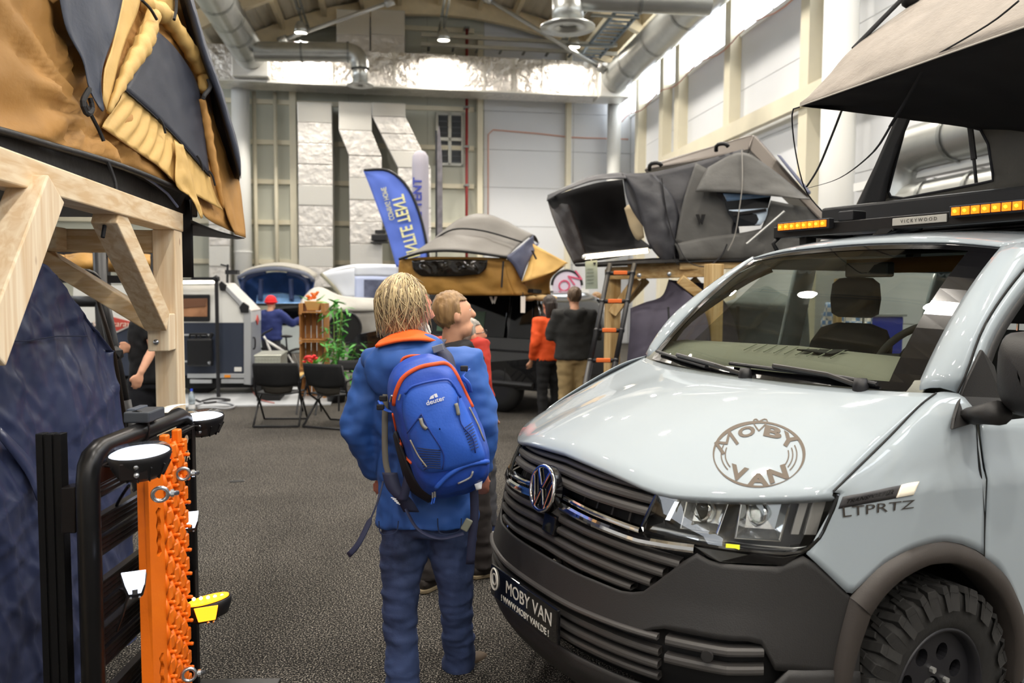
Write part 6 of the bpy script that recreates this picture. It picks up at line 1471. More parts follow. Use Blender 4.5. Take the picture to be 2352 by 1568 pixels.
band('belt_end', [(1088, 1110, 3.08), (1090, 1180, 3.08), (1084, 1240, 3.08), (1080, 1295, 3.09)], .017, M_pkd)
MB().box(at(1072, 1205, 3.05), (.03, .014, .05), Matrix.Rotation(.5, 3, 'Y')).build('belt_buckle', mat('buckle_olive', '#6d6f63', .5), bpk, bevel=.005)
MB().tube(cr([at(880, 1105, 3.1), at(868, 1150, 3.05), at(845, 1205, 3.02), at(822, 1250, 3.0), at(800, 1275, 3.0)], 18), [(.002, .004)]*9+[(.003, .012)]*9, 8).build('loose_strap', M_pkd, bpk, smooth=True)
for u, v in ((994, 1130), (999, 1128)):
    MB().tube([onpk(u, v, .012), onpk(u, v, .012)-V((0, 0, .022))], .004, 6).build('zip_pull', M_bolt, bpk); MB().tube([onpk(u, v, .012)-V((0, 0, .022)), onpk(u-3, v, .014)-V((0, 0, .045))], .003, 6).build('pull_cord', M_pkl, bpk)
for u, v in ((900, 908), (920, 905)): MB().tube([onpk(u, v, .012), onpk(u-4, v+14, .014)], .004, 6).build('zip_pull', M_bolt, bpk)
for k in range(4): MB().bar(at(898+k*4, 1142+k*4, 3.055), at(910+k*3, 1146+k*4, 3.055), .003, .003).build('reflective_dash', M_logo, bpk)
# ---- young man walking beside
yw = -1.05
J = skel((at(1060, 1300, 4.75).x, 4.75, 0), -.55, 1.72)
J.update(head=at(1042, 727, 4.75), neck=at(1036, 795, 4.78), chest=at(1045, 860, 4.78), lsh=at(990, 822, 4.85), rsh=at(1085, 830, 4.6), rel=at(1098, 930, 4.6), rwr=at(1100, 1010, 4.65), lel=at(975, 920, 4.85), lwr=at(985, 1000, 4.9))
la, ra = atz(985, 1318, .09), atz(1110, 1290, .09); J.update(lan=la, ran=ra, lkn=la+V((.03, .12, .42)), rkn=ra+V((-.03, .02, .44)), ltoe=la+V((.1, .15, 0)), rtoe=ra+V((.25, .12, 0)))
figure('person', 'short-haired person in a black hooded top looking up at the tents', J, -.55, -1.2, .16, .014, mat('hoodie_black', '#1d1c1e', .85, var=.1, vscale=8), mat('trousers_darkbrown', '#2b2625', .8, var=.1, vscale=8), (mat('shoe_darkbrown', '#2c2622', .75), mat('sole_tan', '#8a7c62', .8)), hairmat('hair_brown', '#6b4f31', '#9c7a4e'), hood=mat('hoodie_black'), headk=1.16)
# ---- person with glasses in red
J = skel((at(1062, 900, 5.85).x, 5.85, 0), -.7, 1.6)
J['head'] = at(1082, 772, 5.8); J['neck'] = at(1072, 826, 5.88)
fs = atz(1122, 1196, .085); J['ran'] = fs; J['rkn'] = fs+V((-.02, .05, .4)); J['rtoe'] = fs+V((.2, .1, 0))
figure('person', 'grey-haired person with glasses in a red top behind the black hooded person', J, -.7, -1.25, .1, .016, mat('top_red', '#b23327', .8), mat('trousers_grey', '#3b3b40', .8), (mat('shoe_blue', '#4a5d9a', .7), mat('sole_white', '#d9d7d0', .7)), hairmat('hair_grey', '#6d665e', '#a39b90'), glasses=True)
# ---- hooded man with crossed arms by the ladder
J = skel((at(1318, 900, 9.4).x, 9.4, 0), .1, 1.73, lel=(-.28, .05, 1.18), rel=(.28, .05, 1.18), lwr=(-.08, .22, 1.22), rwr=(.1, .2, 1.2))
figure('person', 'broad person in a dark hooded sweater and tan cargo trousers seen from behind', J, .1, .15, 0, .02, mat('sweater_dark', '#2b2b2a', .9, var=.1, vscale=6), mat('cargo_tan', '#a08a62', .85, var=.1, vscale=6), (M_boot, M_sole), hairmat('hair_darkbrown', '#4a3829', '#6b543d'), bulk=1.28, legw=1.2, hood=mat('sweater_dark'))
J = skel((at(1262, 900, 9.9).x, 9.9, 0), .5, 1.62, rel=(.24, .06, 1.15), rwr=(.02, .24, 1.2))
figure('person', 'long-haired person in an orange jacket and black trousers beside the broad hooded one', J, .5, .5, 0, .02, mat('jacket_orange', '#e5531d', .75), mat('trousers_black', '#141416', .8), (mat('shoe_black', '#17171a', .7), M_sole), hairmat('hair_black', '#1e1815', '#3a2d25'), hairlen=.16)
J = skel((at(1372, 720, 14).x, 14, 0), 1.7, 1.66)
figure('person', 'distant person in a dark jacket behind the ladder', J, 1.7, 1.7, 0, .03, mat('jacket_slate', '#3d4456', .8), mat('trousers_black'), (mat('shoe_black'), M_sole), hairmat('hair_brown', '#6b4f31', '#9c7a4e'))
# ---- person with red knit hat at the blue tent
J = skel((at(622, 760, 14.2).x, 14.2, 0), -.25, 1.56, rel=(.38, .2, 1.22), rwr=(.42, .42, 1.33), lel=(-.25, .06, 1.1), lwr=(-.2, .25, 1.0))
figure('person', 'person in a red knit hat and navy jumper reaching towards the blue tent', J, -.25, -.2, 0, .024, mat('jumper_navy', '#27336b', .85), mat('trousers_charcoal', '#33343a', .8), (mat('shoe_black'), M_sole), hat=mat('hat_red', '#d8282c', .9), bulk=1.15)
# ---- person in black T-shirt half hidden by the timber post
pz = at(352, 900, 6.6)
J = skel((pz.x, 6.6, 0), .35, 1.78)
J.update(lsh=at(338, 722, 6.5), lel=at(352, 800, 6.45), lwr=at(322, 858, 6.3), lhd=at(316, 878, 6.28), rsh=at(372, 722, 6.75), rel=at(330, 795, 6.6), rwr=at(300, 797, 6.5), rhd=at(284, 802, 6.45))
figure('person', 'person in a black T-shirt and dark jeans half hidden behind the timber post', J, .6, .6, 0, .018, mat('tshirt_black', '#161618', .85), mat('jeans_black', '#1b1c22', .8), (mat('shoe_black'), M_sole), hairmat('hair_darkbrown', '#4a3829', '#6b543d'), sleeve=False, sub={'top': 'shirt'})
# ---- person in plaid seen through the windscreen
def plaid():
    m = bpy.data.materials.new('plaid'); m.use_nodes = True; nt = m.node_tree; b = nt.nodes['Principled BSDF']; tc = nt.nodes.new('ShaderNodeTexCoord'); ck = nt.nodes.new('ShaderNodeTexChecker'); ck.inputs[1].default_value = lin('#e6ded8'); ck.inputs[2].default_value = lin('#5d83b4'); ck.inputs[3].default_value = 18; nt.links.new(tc.outputs['Object'], ck.inputs[0]); nt.links.new(ck.outputs[0], b.inputs[0]); MATS['plaid'] = m; return m
J = skel((at(1946, 700, 10.2).x, 10.2, 0), 2.6, 1.86, lel=(-.25, .05, 1.2), lwr=(.02, .24, 1.18))
figure('person', 'person in a blue and white plaid shirt seen through the van windscreen', J, 2.6, 2.6, 0, .024, plaid(), mat('jeans_blue', '#33405e', .8), (mat('shoe_black'), M_sole), hairmat('hair_brown', '#6b4f31', '#9c7a4e'))
# ================================================================ GREY TENT ON SECOND TIMBER FRAME
M_pz2 = wood('pine2_upright', '#c8ac7c', '#a98753', 2); M_px2 = wood('pine2_cross', '#c8ac7c', '#a98753', 0)
t2 = thing('timber_frame', 'timber frame with diagonal braces under the dark grey hard-shell tent', 'frame', at(1500, 1000, 8.4))
def pole2(u0, v0, u1, v1, Y, w_, m=M_pz2, nm='post', Y1=None): a, b = at(u0, v0, Y), at(u1, v1, Y1 or Y); return MB().bar(a, b, w_, w_, (0.3, 1, 0.01)).build(nm, m, t2, bevel=.008)
def upr(u, v, Y, w_=.13):
    p = at(u, v, Y); MB().frame(V((p.x, Y, 0)), V((.92, .39, 0)), V((-.39, .92, 0)), V((0, 0, 1)), (-w_/2, -w_/2, 0), (w_/2, w_/2, p.z)).build('post', M_pz2, t2, bevel=.008)
upr(1408, 618, 8.5); upr(1640, 606, 7.9, .14)
pole2(1396, 628, 1655, 620, 8.45, .13, M_px2, 'beam', 8.0)
pole2(1560, 606, 1760, 602, 8.1, .12, M_px2, 'beam', 8.0); pole2(1445, 606, 1600, 604, 8.9, .11, M_px2, 'beam', 9.1)
pole2(1464, 642, 1406, 722, 8.45, .10, M_pz2, 'knee_brace'); pole2(1562, 640, 1650, 710, 8.05, .10, M_px2, 'knee_brace'); pole2(1590, 640, 1660, 720, 8.6, .09, M_px2, 'knee_brace'); pole2(1485, 642, 1440, 690, 9.0, .09, M_pz2, 'knee_brace')
for u, v in ((1468, 632), (1537, 629)): MB().lathe([(0, .02), (.02, .015), (.025, 0)], 10, at(u, v, 8.1), (0, -1, 0)).build('bolt', M_bolt, t2)
M_dg = mat('charcoal_canvas', '#4a4947', .6, var=.12, vscale=4, bump=.25, bscale=25); M_dgd = mat('charcoal_dark', '#2b2b30', .5, var=.15, vscale=5, bump=.3, bscale=22); M_shell = mat('shell_taupe', '#5d5650', .42, metal=.2); M_in = mat('tent_inside', '#0f0e10', .8)
gt = thing('hard_shell_tent', 'dark grey hard-shell roof tent standing open on the timber frame', 'roof tent', at(1560, 600, 8.2))
def gs(nm, rows, m, nu=22, nv=12, amp=.015, sc=5, th=.006, seed=1, su=True, sv=True): return sheet(nm, [[at(*p) for p in r] for r in rows], m, gt, th, nu, nv, amp, sc, (1, 1, 1), seed, smooth_u=su, smooth_v=sv)
# shell lid: two folded plates
def plate(nm, pts, d, m): MB().prism([at(*p) for p in pts], d).build(nm, m, gt, bevel=.02)
plate('shell_lid', [(1478, 391, 8.6), (1492, 377, 8.6), (1728, 308, 8.2), (1738, 320, 8.2), (1722, 342, 8.1), (1600, 370, 8.3)], V((.25, 1.1, .05)), M_shell)
plate('shell_lid', [(1728, 308, 8.2), (1738, 312, 8.2), (1903, 500, 7.7), (1890, 512, 7.7), (1725, 345, 8.1), (1718, 335, 8.1)], V((.35, 1.1, .0)), M_shell)
plate('shell_edge', [(1782, 353, 7.95), (1792, 356, 7.95), (1862, 440, 7.75), (1855, 446, 7.75)], V((.05, .1, 0)), mat('shell_blue', '#4d5268', .4))
# canvas body
gs('canvas_wall', [[(1430, 398, 8.3), (1500, 395, 8.25), (1600, 372, 8.2), (1708, 342, 8.05)], [(1450, 480, 8.2), (1520, 490, 8.15), (1600, 470, 8.1), (1690, 440, 8.0)], [(1540, 600, 8.1), (1580, 585, 8.1), (1640, 560, 8.05), (1700, 545, 8.0)]], M_dgd, 30, 18, .03, 4)
gs('canvas_wall', [[(1598, 374, 8.16), (1650, 400, 8.08), (1700, 420, 8.02), (1725, 440, 7.96)], [(1570, 460, 8.08), (1620, 480, 8.05), (1655, 500, 8.02), (1680, 530, 7.98)], [(1550, 560, 8.05), (1610, 575, 8.03), (1660, 585, 8.0), (1715, 590, 7.96)]], M_dg, 24, 16, .012, 5)
gs('canvas_wall', [[(1770, 460, 7.92), (1820, 470, 7.85), (1870, 480, 7.78), (1905, 505, 7.74)], [(1750, 520, 7.92), (1790, 530, 7.87), (1840, 545, 7.8), (1880, 560, 7.76)], [(1715, 588, 7.94), (1760, 590, 7.9), (1810, 585, 7.84), (1850, 578, 7.78)]], M_dg, 22, 14, .02, 5)
gs('canvas_wall', [[(1550, 560, 8.04), (1620, 545, 8.0), (1700, 535, 7.96), (1770, 520, 7.92)], [(1560, 585, 8.0), (1630, 580, 7.97), (1700, 580, 7.93), (1765, 570, 7.9)], [(1560, 597, 8.0), (1630, 597, 7.98), (1700, 598, 7.95), (1765, 592, 7.92)]], M_dg, 22, 8, .015, 7)
gs('window_awning', [[(1625, 385, 8.1), (1700, 350, 8.02), (1762, 380, 7.9), (1855, 455, 7.72)], [(1612, 410, 8.02), (1690, 400, 7.92), (1760, 425, 7.8), (1860, 456, 7.66)], [(1597, 440, 7.98), (1680, 442, 7.86), (1770, 450, 7.74), (1862, 458, 7.62)]], M_dg, 26, 12, .02, 6)
# dark window; sky-blue hall reflection painted on as coloured sheets
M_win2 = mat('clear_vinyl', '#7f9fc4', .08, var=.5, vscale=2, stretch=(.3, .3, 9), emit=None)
wq = [(1658, 443, 7.97), (1772, 447, 7.9), (1758, 500, 7.89), (1745, 518, 7.89), (1694, 520, 7.93), (1672, 490, 7.95)]
MB().add([at(*p) for p in wq], [tuple(range(6))]).build('window_pane', mat('window_dark', '#16181c', .15), gt, solid=.006)
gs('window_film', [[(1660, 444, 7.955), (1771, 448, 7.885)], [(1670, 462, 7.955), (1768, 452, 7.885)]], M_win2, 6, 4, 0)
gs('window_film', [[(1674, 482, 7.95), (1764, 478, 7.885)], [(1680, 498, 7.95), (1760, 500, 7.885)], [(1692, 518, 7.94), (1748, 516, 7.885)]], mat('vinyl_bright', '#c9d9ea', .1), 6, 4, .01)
MB().bar(at(1684, 492, 7.93), at(1760, 482, 7.87), .01, .03).build('window_bar', M_in, gt)
# entrance hood: black inside, folded outer rim
gs('hood_outer', [[(1258, 448, 8.6), (1285, 435, 8.6), (1360, 405, 8.5), (1430, 396, 8.3)], [(1256, 462, 8.55), (1290, 442, 8.52), (1365, 415, 8.4), (1440, 410, 8.2)]], M_dgd, 20, 5, .01, 6)
gs('hood_inside', [[(1256, 455, 8.6), (1300, 440, 8.65), (1370, 420, 8.7), (1430, 412, 8.6)], [(1290, 530, 8.5), (1340, 540, 8.9), (1400, 540, 9.0), (1450, 520, 8.8)], [(1318, 605, 8.4), (1360, 600, 8.6), (1420, 590, 8.6), (1500, 570, 8.5)]], M_in, 22, 14, .02, 5)
gs('hood_flap', [[(1256, 455, 8.62), (1270, 500, 8.5), (1295, 560, 8.42), (1318, 606, 8.38)], [(1300, 445, 8.7), (1320, 500, 8.7), (1340, 560, 8.6), (1350, 596, 8.5)]], mat('flap_brownblack', '#231d1b', .45, bump=.3, bscale=25), 20, 8, .02, 6)
gs('hood_curtain', [[(1428, 398, 8.28), (1450, 430, 8.18), (1470, 490, 8.12), (1490, 560, 8.08), (1528, 606, 8.05)], [(1460, 400, 8.22), (1490, 450, 8.1), (1510, 510, 8.05), (1530, 560, 8.04), (1545, 600, 8.05)], [(1500, 398, 8.2), (1545, 450, 8.12), (1560, 500, 8.1), (1555, 550, 8.08), (1550, 600, 8.06)]], M_dgd, 26, 12, .03, 5)
gs('inner_window', [[(1434, 478, 8.5), (1447, 468, 8.5), (1462, 480, 8.48), (1475, 510, 8.46)], [(1446, 520, 8.5), (1455, 540, 8.5), (1465, 552, 8.48), (1480, 545, 8.46)]], mat('vinyl_tan', '#b7a585', .3, emit='#c9b48c', estr=.12), 8, 6, 0)
plate('tent_floor', [(1312, 606, 8.4), (1500, 592, 8.05), (1770, 590, 7.9), (1860, 578, 7.78)], V((.3, 1.3, .0)), M_in)
plate('tent_base', [(1318, 606, 8.38), (1500, 594, 8.05), (1770, 592, 7.9), (1770, 601, 7.9), (1500, 604, 8.05), (1320, 612, 8.38)], V((.03, .08, 0)), M_in)
for pts in ([(1520, 410, 8.15), (1530, 480, 8.05), (1545, 540, 8.0), (1556, 560, 7.98)], [(1556, 560, 7.98), (1580, 600, 7.95), (1620, 612, 7.95), (1655, 590, 7.93), (1670, 560, 7.9)], [(1704, 345, 7.98), (1705, 420, 7.85), (1698, 480, 7.82), (1688, 540, 7.85), (1672, 575, 7.9)], [(1545, 565, 7.98), (1552, 600, 7.97), (1558, 607, 7.97)]): MB().tube(cr([at(*p) for p in pts], 14), [(.004, .016)]*14, 6).build('strap', M_strap if pts[0][0] != 1704 else mat('strap_print', '#8d8a84', .7), gt)
for u, v in ((1512, 377), (1665, 333)):
    MB().tube(cr([at(u-20, v+14, 8.2), at(u-18, v, 8.15), at(u, v-3, 8.1), at(u+8, v+4, 8.1)], 8), .02, 8).build('latch', M_black, gt, smooth=True)
MB().tube([at(1715, 560, 7.85), at(1802, 485, 7.78)], .012, 8).build('gas_strut', M_steel, gt)
lw = [((1599, 492), (1606, 492), (1610, 508), (1607, 516)), ((1612, 492), (1621, 492), (1613, 516), (1610, 508))]
for q in lw: MB().prism([at(u, v, 8.0) for u, v in q], V((0, .02, 0))).build('logo_mark', M_in, gt)
# led strip under the hood
o = thing('led_strip', 'glowing warm white LED tube under the dark grey tent hood', 'lamp', at(1414, 584, 8.0)); MB().tube([at(1342, 590, 8.05), at(1488, 575, 7.95)], .024, 10).build('tube', emis('led_warm', '#ffe9c4', 14), o, smooth=True); MB().tube([at(1340, 586, 8.1), at(1490, 571, 8.0)], .02, 8).build('channel', M_in, o)
for u in (1342, 1488): MB().ico(at(u, 590-.1*(u-1342), 8.03), .028, 1).build('end_cap', M_white, o)
# ladder
ld = thing('telescopic_ladder', 'black telescopic ladder with orange rung caps leaning on the dark grey tent', 'ladder', atz(1352, 930, 0))
a0, a1 = at(1401, 606, 8.0), at(1336, 930, 7.35); b0, b1 = at(1457, 606, 7.95), at(1395, 930, 7.3)
for p, q in ((a0, a1), (b0, b1)):
    k = p.z/(p.z-q.z); e = p+(q-p)*k; MB().tube([p, p.lerp(e, .5)], .024, 10).build('stile', M_black, ld, smooth=True); MB().tube([p.lerp(e, .48), e], .03, 10).build('stile', M_black, ld, smooth=True)
for v in (629, 697, 765, 833, 905):
    t = (v-606)/(930-606); p, q = a0.lerp(a1, t), b0.lerp(b1, t); MB().tube([p, q], .02, 8).build('rung', M_black, ld, smooth=True)
    MB().bar(p.lerp(q, .22)+V((0, -.015, .005)), p.lerp(q, .78)+V((0, -.015, .005)), .035, .038).build('rung_cap', mat('rung_orange', '#d8692a', .6), ld, bevel=.006)
    for x in (p, q): MB().ico(x, .035, 1).build('rung_joint', M_black, ld)
sg_ = thing('info_card', 'grey-green info card hanging under the glowing LED tube', 'sign', at(1358, 660, 8.1)); MB().prism([at(1344, 600, 8.1), at(1372, 597, 8.1), at(1373, 663, 8.1), at(1345, 664, 8.1)], V((0, .01, 0))).build('card', mat('card_sage', '#8f988c', .7), sg_)
for k in range(5): MB().bar(at(1348, 618+k*8, 8.09), at(1364, 617+k*8, 8.09), .003, .006).build('print_line', mat('card_ink', '#6b756d', .8), sg_)
MB().prism([at(1362, 603, 8.09), at(1369, 602, 8.09), at(1366, 610, 8.09)], V((0, .003, 0))).build('print_mark', M_black, sg_); MB().tube([at(1358, 598, 8.1), at(1358, 590, 8.1)], .004, 5).build('hook', M_steel, sg_)
# dark tarp under that tent
M_tarp2 = mat('tarp_aubergine', '#3a3644', .8, var=.12, vscale=3, bump=.25, bscale=12)
dt = thing('tarp_wall', 'dark aubergine tarp draped below the dark grey hard-shell tent', 'tarp', at(1540, 840, 7.7))
sheet('tarp_sheet', [[at(1536, 642, 8.2), at(1520, 680, 8.2), at(1480, 695, 8.2), at(1448, 708, 8.2)], [at(1620, 720, 7.8), at(1560, 760, 7.8), at(1500, 770, 7.9), at(1444, 790, 8.0)], [at(1640, 900, 7.6), at(1560, 960, 7.6), at(1500, 980, 7.7), at(1420, 1000, 7.9)]], M_tarp2, dt, .004, 34, 24, .03, 4)
sheet('tarp_sheet', [[at(1536, 642, 8.22), at(1580, 648, 8.3), at(1620, 650, 8.4)], [at(1600, 720, 7.9), at(1640, 720, 8.2), at(1680, 720, 8.5)], [at(1640, 900, 7.6), at(1680, 900, 8), at(1720, 900, 8.4)]], M_tarp2, dt, .004, 16, 16, .03, 4)
MB().tube([at(1535, 705, 7.75), at(1538, 770, 7.7)], .01, 6).build('zip', M_black, dt)
# quilted tent and counter beyond the van, seen through its glass
M_quilt = mat('quilted_grey', '#5e666a', .6, var=.15, vscale=9, bump=.9, bscale=7, voro=True)
qt = thing('quilted_tent', 'grey quilted awning tent standing beyond the van, seen through its glass', 'tent', at(1750, 900, 9.2))
sheet('quilted_wall', [[at(1655, 700, 9.2), at(1760, 704, 9.1), at(1855, 704, 9.0)], [at(1650, 790, 9.2), at(1760, 790, 9.1), at(1860, 790, 9.0)], [at(1648, 960, 9.2), at(1760, 960, 9.1), at(1862, 960, 9.0)]], M_quilt, qt, .01, 26, 18, .03, 9)
sheet('tent_roof', [[at(1655, 700, 9.2), at(1760, 704, 9.1), at(1858, 704, 9.0)], [at(1750, 660, 9.6), at(1765, 658, 9.6), at(1790, 672, 9.6)]], mat('quilt_roof', '#7c8384', .6), qt, .01, 12, 6, .01, 6)
for u in (1695, 1832): MB().tube([at(u, 703, 9.08), at(u, 960, 9.05)], .02, 6).build('tent_pole', M_black, qt)
ct = thing('blue_counter', 'blue exhibition counter with pale posts behind the plaid person', 'counter', at(1985, 960, 10.9))
c0 = at(1925, 726, 10.9); MB().frame(V((c0.x, 10.9, 0)), V((1, 0, 0)), V((0, 1, 0)), V((0, 0, 1)), (0, 0, 0), (.9, .5, c0.z)).build('counter_body', mat('counter_blue', '#2a3db4', .5), ct, bevel=.02); MB().frame(V((c0.x, 10.9, c0.z)), V((1, 0, 0)), V((0, 1, 0)), V((0, 0, 1)), (-.03, -.03, 0), (.93, .53, .03)).build('counter_top', mat('counter_top', '#9da0a4', .4), ct)
bo = thing('wooden_upright', 'pale wooden upright beside the blue counter beyond the van', 'post', at(1925, 960, 9.4)); q = at(1926, 640, 9.4); MB().frame(V((q.x, 9.4, 0)), V((1, 0, 0)), V((0, 1, 0)), V((0, 0, 1)), (-.04, -.04, 0), (.04, .04, q.z)).build('upright', M_pz2, bo, bevel=.005); MB().box(V((q.x, 9.4, .02)), (.3, .3, .04)).build('foot', M_pz2, bo)
# ================================================================ BLACK CAR WITH TAN TENT
M_car = mat('car_black', '#0c0d10', .16, coat=.8); M_cglass = mat('car_glass_dark', '#0a0c0e', .06, spec=.6)
bc = thing('black_car', 'black van-like car with tinted windows carrying the tan canvas tent', 'car', at(1120, 960, 11.2))
CO = V((at(1240, 900, 10.6).x, 10.6, 0)); CA = V((-.785, .62, 0)).normalized()          # rearward corner nearest the aisle; CA points to its nose
CB = V((CA.y*-1, CA.x, 0)); CB = V((-CA.y, CA.x, 0))
CN = V((-CA.y, CA.x, 0)); CN = CN if CN.y < 0 else -CN                                     # towards the camera
CO = CO-CN*.9
def cw(a, n, z): return CO+CA*a+CN*n+V((0, 0, z))
prof = [(0, .35), (0, .8), (.02, 1.05), (.06, 1.3), (.16, 1.58), (.35, 1.66), (1.4, 1.69), (2.3, 1.66), (2.75, 1.55), (3.3, 1.12), (3.6, 1.07), (4.2, .98), (4.42, .85), (4.48, .6), (4.45, .35)]
prof = [(a*.87, z) for a, z in prof]
W2 = .9
rows = []
for s_, k in ((1, 0), (.98, .0), (.0, 0), (-.98, 0), (-1, 0)): pass
def csec(n, tum): return [cw(a, n*(1-tum*max(0, z-.95)/.75*.16), z) for a, z in prof]
side = [p for p in csec(W2, 1)]; other = [p for p in csec(-W2, 1)]
MB().add(side, [tuple(range(len(side)))]).build('body_side', M_car, bc, solid=.02); MB().add(other, [tuple(range(len(other)))]).build('body_side', M_car, bc, solid=.02)
sh_ = loft([csec(W2, 1), [p+CN*-.08+V((0, 0, .02)) for p in csec(W2, 1)], csec(0, 0), [p+CN*.08+V((0, 0, .02)) for p in csec(-W2, 1)], csec(-W2, 1)], 50, 13, True, False)
MB().grid(sh_).build('body_shell', M_car, bc, smooth=True, solid=.01)
def cq(nm, pts, m, n=W2+.015, d=.01): MB().prism([cw(a, n*(1-max(0, z-.95)/.75*.16)+.004, z) for a, z in pts], CN*d).build(nm, m, bc, bevel=.01)
for pts in ([(.12, 1.05), (.2, 1.55), (.55, 1.58), (.55, 1.05)], [(.62, 1.05), (.62, 1.58), (1.55, 1.6), (1.55, 1.05)], [(1.63, 1.05), (1.63, 1.58), (1.95, 1.55), (2.2, 1.47), (2.55, 1.12), (2.5, 1.05)]): cq('side_window', pts, M_cglass)
for pts in ([(1.0, 1.12), (1.0, 1.4), (1.3, 1.4), (1.2, 1.12)], [(1.7, 1.1), (1.7, 1.3), (1.9, 1.3), (1.9, 1.1)]): cq('window_view', pts, mat('window_green', '#4f6b52', .3), W2+.028, .004)
for a in (.585, 1.6): cq('door_gap', [(a, .45), (a, 1.62), (a+.02, 1.62), (a+.02, .45)], M_void, W2+.02, .006)
cq('sliding_rail', [(.1, .86), (.1, .89), (1.5, .89), (1.5, .86)], M_void, W2+.016, .008)
for a in (1.4, 2.2): cq('door_handle', [(a, .93), (a, .96), (a+.16, .96), (a+.16, .93)], M_car, W2+.02, .03)
for a in (.7, 3.1):
    for sg in (1, -1):
        MB().lathe([(0, -.1), (.2, -.1), (.32, -.08), (.34, 0), (.32, .08), (.2, .1), (0, .09)], 28, cw(a, (W2-.08)*sg, .34), CN).build('wheel', mat('car_tyre', '#161616', .7), bc, smooth=True)
        MB().lathe([(0, .105), (.18, .1), (.21, .09)], 20, cw(a, (W2-.08)*sg, .34), CN*sg).build('wheel_rim', M_rimm, bc)
MB().tube([cw(0.1, W2+.02, .42), cw(3.5, W2+.02, .42)], .04, 8).build('side_step', M_plast, bc)
MB().box(cw(3.8, .6, .82), (.2, .25, .14)).build('headlamp', mat('headlamp_glass', '#cfd3d6', .1, metal=.3), bc, bevel=.03); MB().ico(cw(2.45, W2+.12, 1.12), .1, 2, (.7, 1, .9)).build('door_mirror', M_car, bc, smooth=True)
lk = [at(1125, 682, 10.55), at(1133, 682, 10.55)]
for q in (((1124, 681), (1130, 681), (1134, 693), (1131, 698)), ((1136, 681), (1142, 681), (1136, 698), (1134, 693))): MB().prism([at(u, v, 10.5) for u, v in q], V((0, .01, 0))).build('window_logo', mat('logo_grey', '#b9b9b4', .6), bc)
sgn = thing('price_tag', 'small white tag hanging below the tan tent on the black car', 'tag', at(1200, 715, 10.45)); MB().prism([at(1196, 680, 10.45), at(1207, 680, 10.45), at(1206, 718, 10.45), at(1196, 718, 10.45)], V((0, .01, 0))).build('card', mat('paper_white'), sgn); MB().tube([at(1201, 681, 10.45), at(1201, 671, 10.45)], .006, 5).build('string', M_black, sgn)
# tan tent on its roof
M_tan2 = mat('tan_canvas_dark', '#9a7232', .7, var=.12, vscale=4, bump=.3, bscale=18); M_fly = mat('fly_greybrown', '#605c57', .55, var=.06, vscale=4, bump=.15, bscale=20); M_flyn = mat('fly_navy', '#3b3f55', .55, var=.1, vscale=5)
rt = thing('canvas_roof_tent', 'tan canvas roof tent with domed grey fly on the black car', 'roof tent', at(1090, 676, 11))
def rs(nm, rows, m, nu=26, nv=12, amp=.02, sc=4, th=.006, seed=2): return sheet(nm, [[at(*p) for p in r] for r in rows], m, rt, th, nu, nv, amp, sc, (1, 1, 1), seed)
rs('wall', [[(917, 596, 10.5), (980, 590, 10.4), (1060, 590, 10.4), (1158, 592, 10.4)], [(915, 630, 10.5), (980, 640, 10.38), (1060, 642, 10.38), (1165, 635, 10.38)], [(916, 672, 10.5), (980, 676, 10.4), (1060, 678, 10.4), (1182, 678, 10.4)]], M_tan2, 40, 14, .035, 5)
rs('wall', [[(1158, 592, 10.4), (1175, 600, 10.4), (1190, 610, 10.45)], [(1165, 635, 10.38), (1180, 640, 10.4), (1200, 648, 10.5)], [(1182, 678, 10.4), (1195, 678, 10.45), (1225, 676, 10.7)]], M_tan2, 12, 12, .02, 6)
rs('fly', [[(917, 594, 10.45), (980, 576, 10.3), (1060, 576, 10.3), (1165, 590, 10.35)], [(985, 560, 10.9), (1030, 532, 10.85), (1100, 535, 10.8), (1190, 565, 10.7)], [(1000, 545, 11.1), (1060, 505, 11.1), (1130, 500, 11.05), (1225, 540, 10.95)], [(1005, 540, 11.5), (1070, 497, 11.6), (1140, 498, 11.6), (1238, 560, 11.4)]], M_fly, 34, 20, .02, 3)
rs('fly', [[(1160, 590, 10.33), (1190, 570, 10.5), (1225, 540, 10.9)], [(1180, 610, 10.36), (1200, 590, 10.5), (1228, 560, 10.9)], [(1198, 645, 10.4), (1212, 605, 10.55), (1240, 555, 10.95)]], M_flyn, 14, 10, .01, 6)
MB().tube(cr([at(990, 556, 10.84), at(1040, 527, 10.78), at(1110, 530, 10.75), at(1200, 556, 10.65)], 20), .012, 6).build('fly_seam', M_void, rt)
MB().tube(cr([at(917, 595, 10.42), at(980, 578, 10.27), at(1060, 577, 10.27), at(1165, 591, 10.32)], 24), .018, 6).build('fly_piping', M_void, rt)
rs('clear_window', [[(946, 598, 10.36), (1000, 595, 10.33), (1060, 595, 10.33), (1120, 597, 10.33)], [(950, 620, 10.36), (1000, 620, 10.32), (1060, 620, 10.32), (1116, 618, 10.33)], [(968, 634, 10.36), (1000, 634, 10.33), (1060, 634, 10.33), (1100, 630, 10.33)]], mat('vinyl_dark', '#17130f', .08, var=.6, vscale=9), 26, 8, .03, 9)
rs('side_awning', [[(1218, 556, 10.9), (1260, 580, 10.6), (1305, 604, 10.5)], [(1215, 600, 10.7), (1250, 600, 10.6), (1300, 606, 10.5)], [(1198, 648, 10.45), (1240, 636, 10.5), (1275, 622, 10.5)]], mat('tan_pale2', '#c19b58', .7, var=.08, vscale=5), 18, 10, .02, 5)
rs('side_wall', [[(1200, 646, 10.5), (1250, 630, 10.8), (1300, 608, 10.7)], [(1205, 665, 10.6), (1240, 660, 11), (1265, 640, 11)], [(1226, 677, 10.7), (1250, 680, 11.1), (1265, 680, 11.2)]], M_tan2, 14, 10, .015, 6)
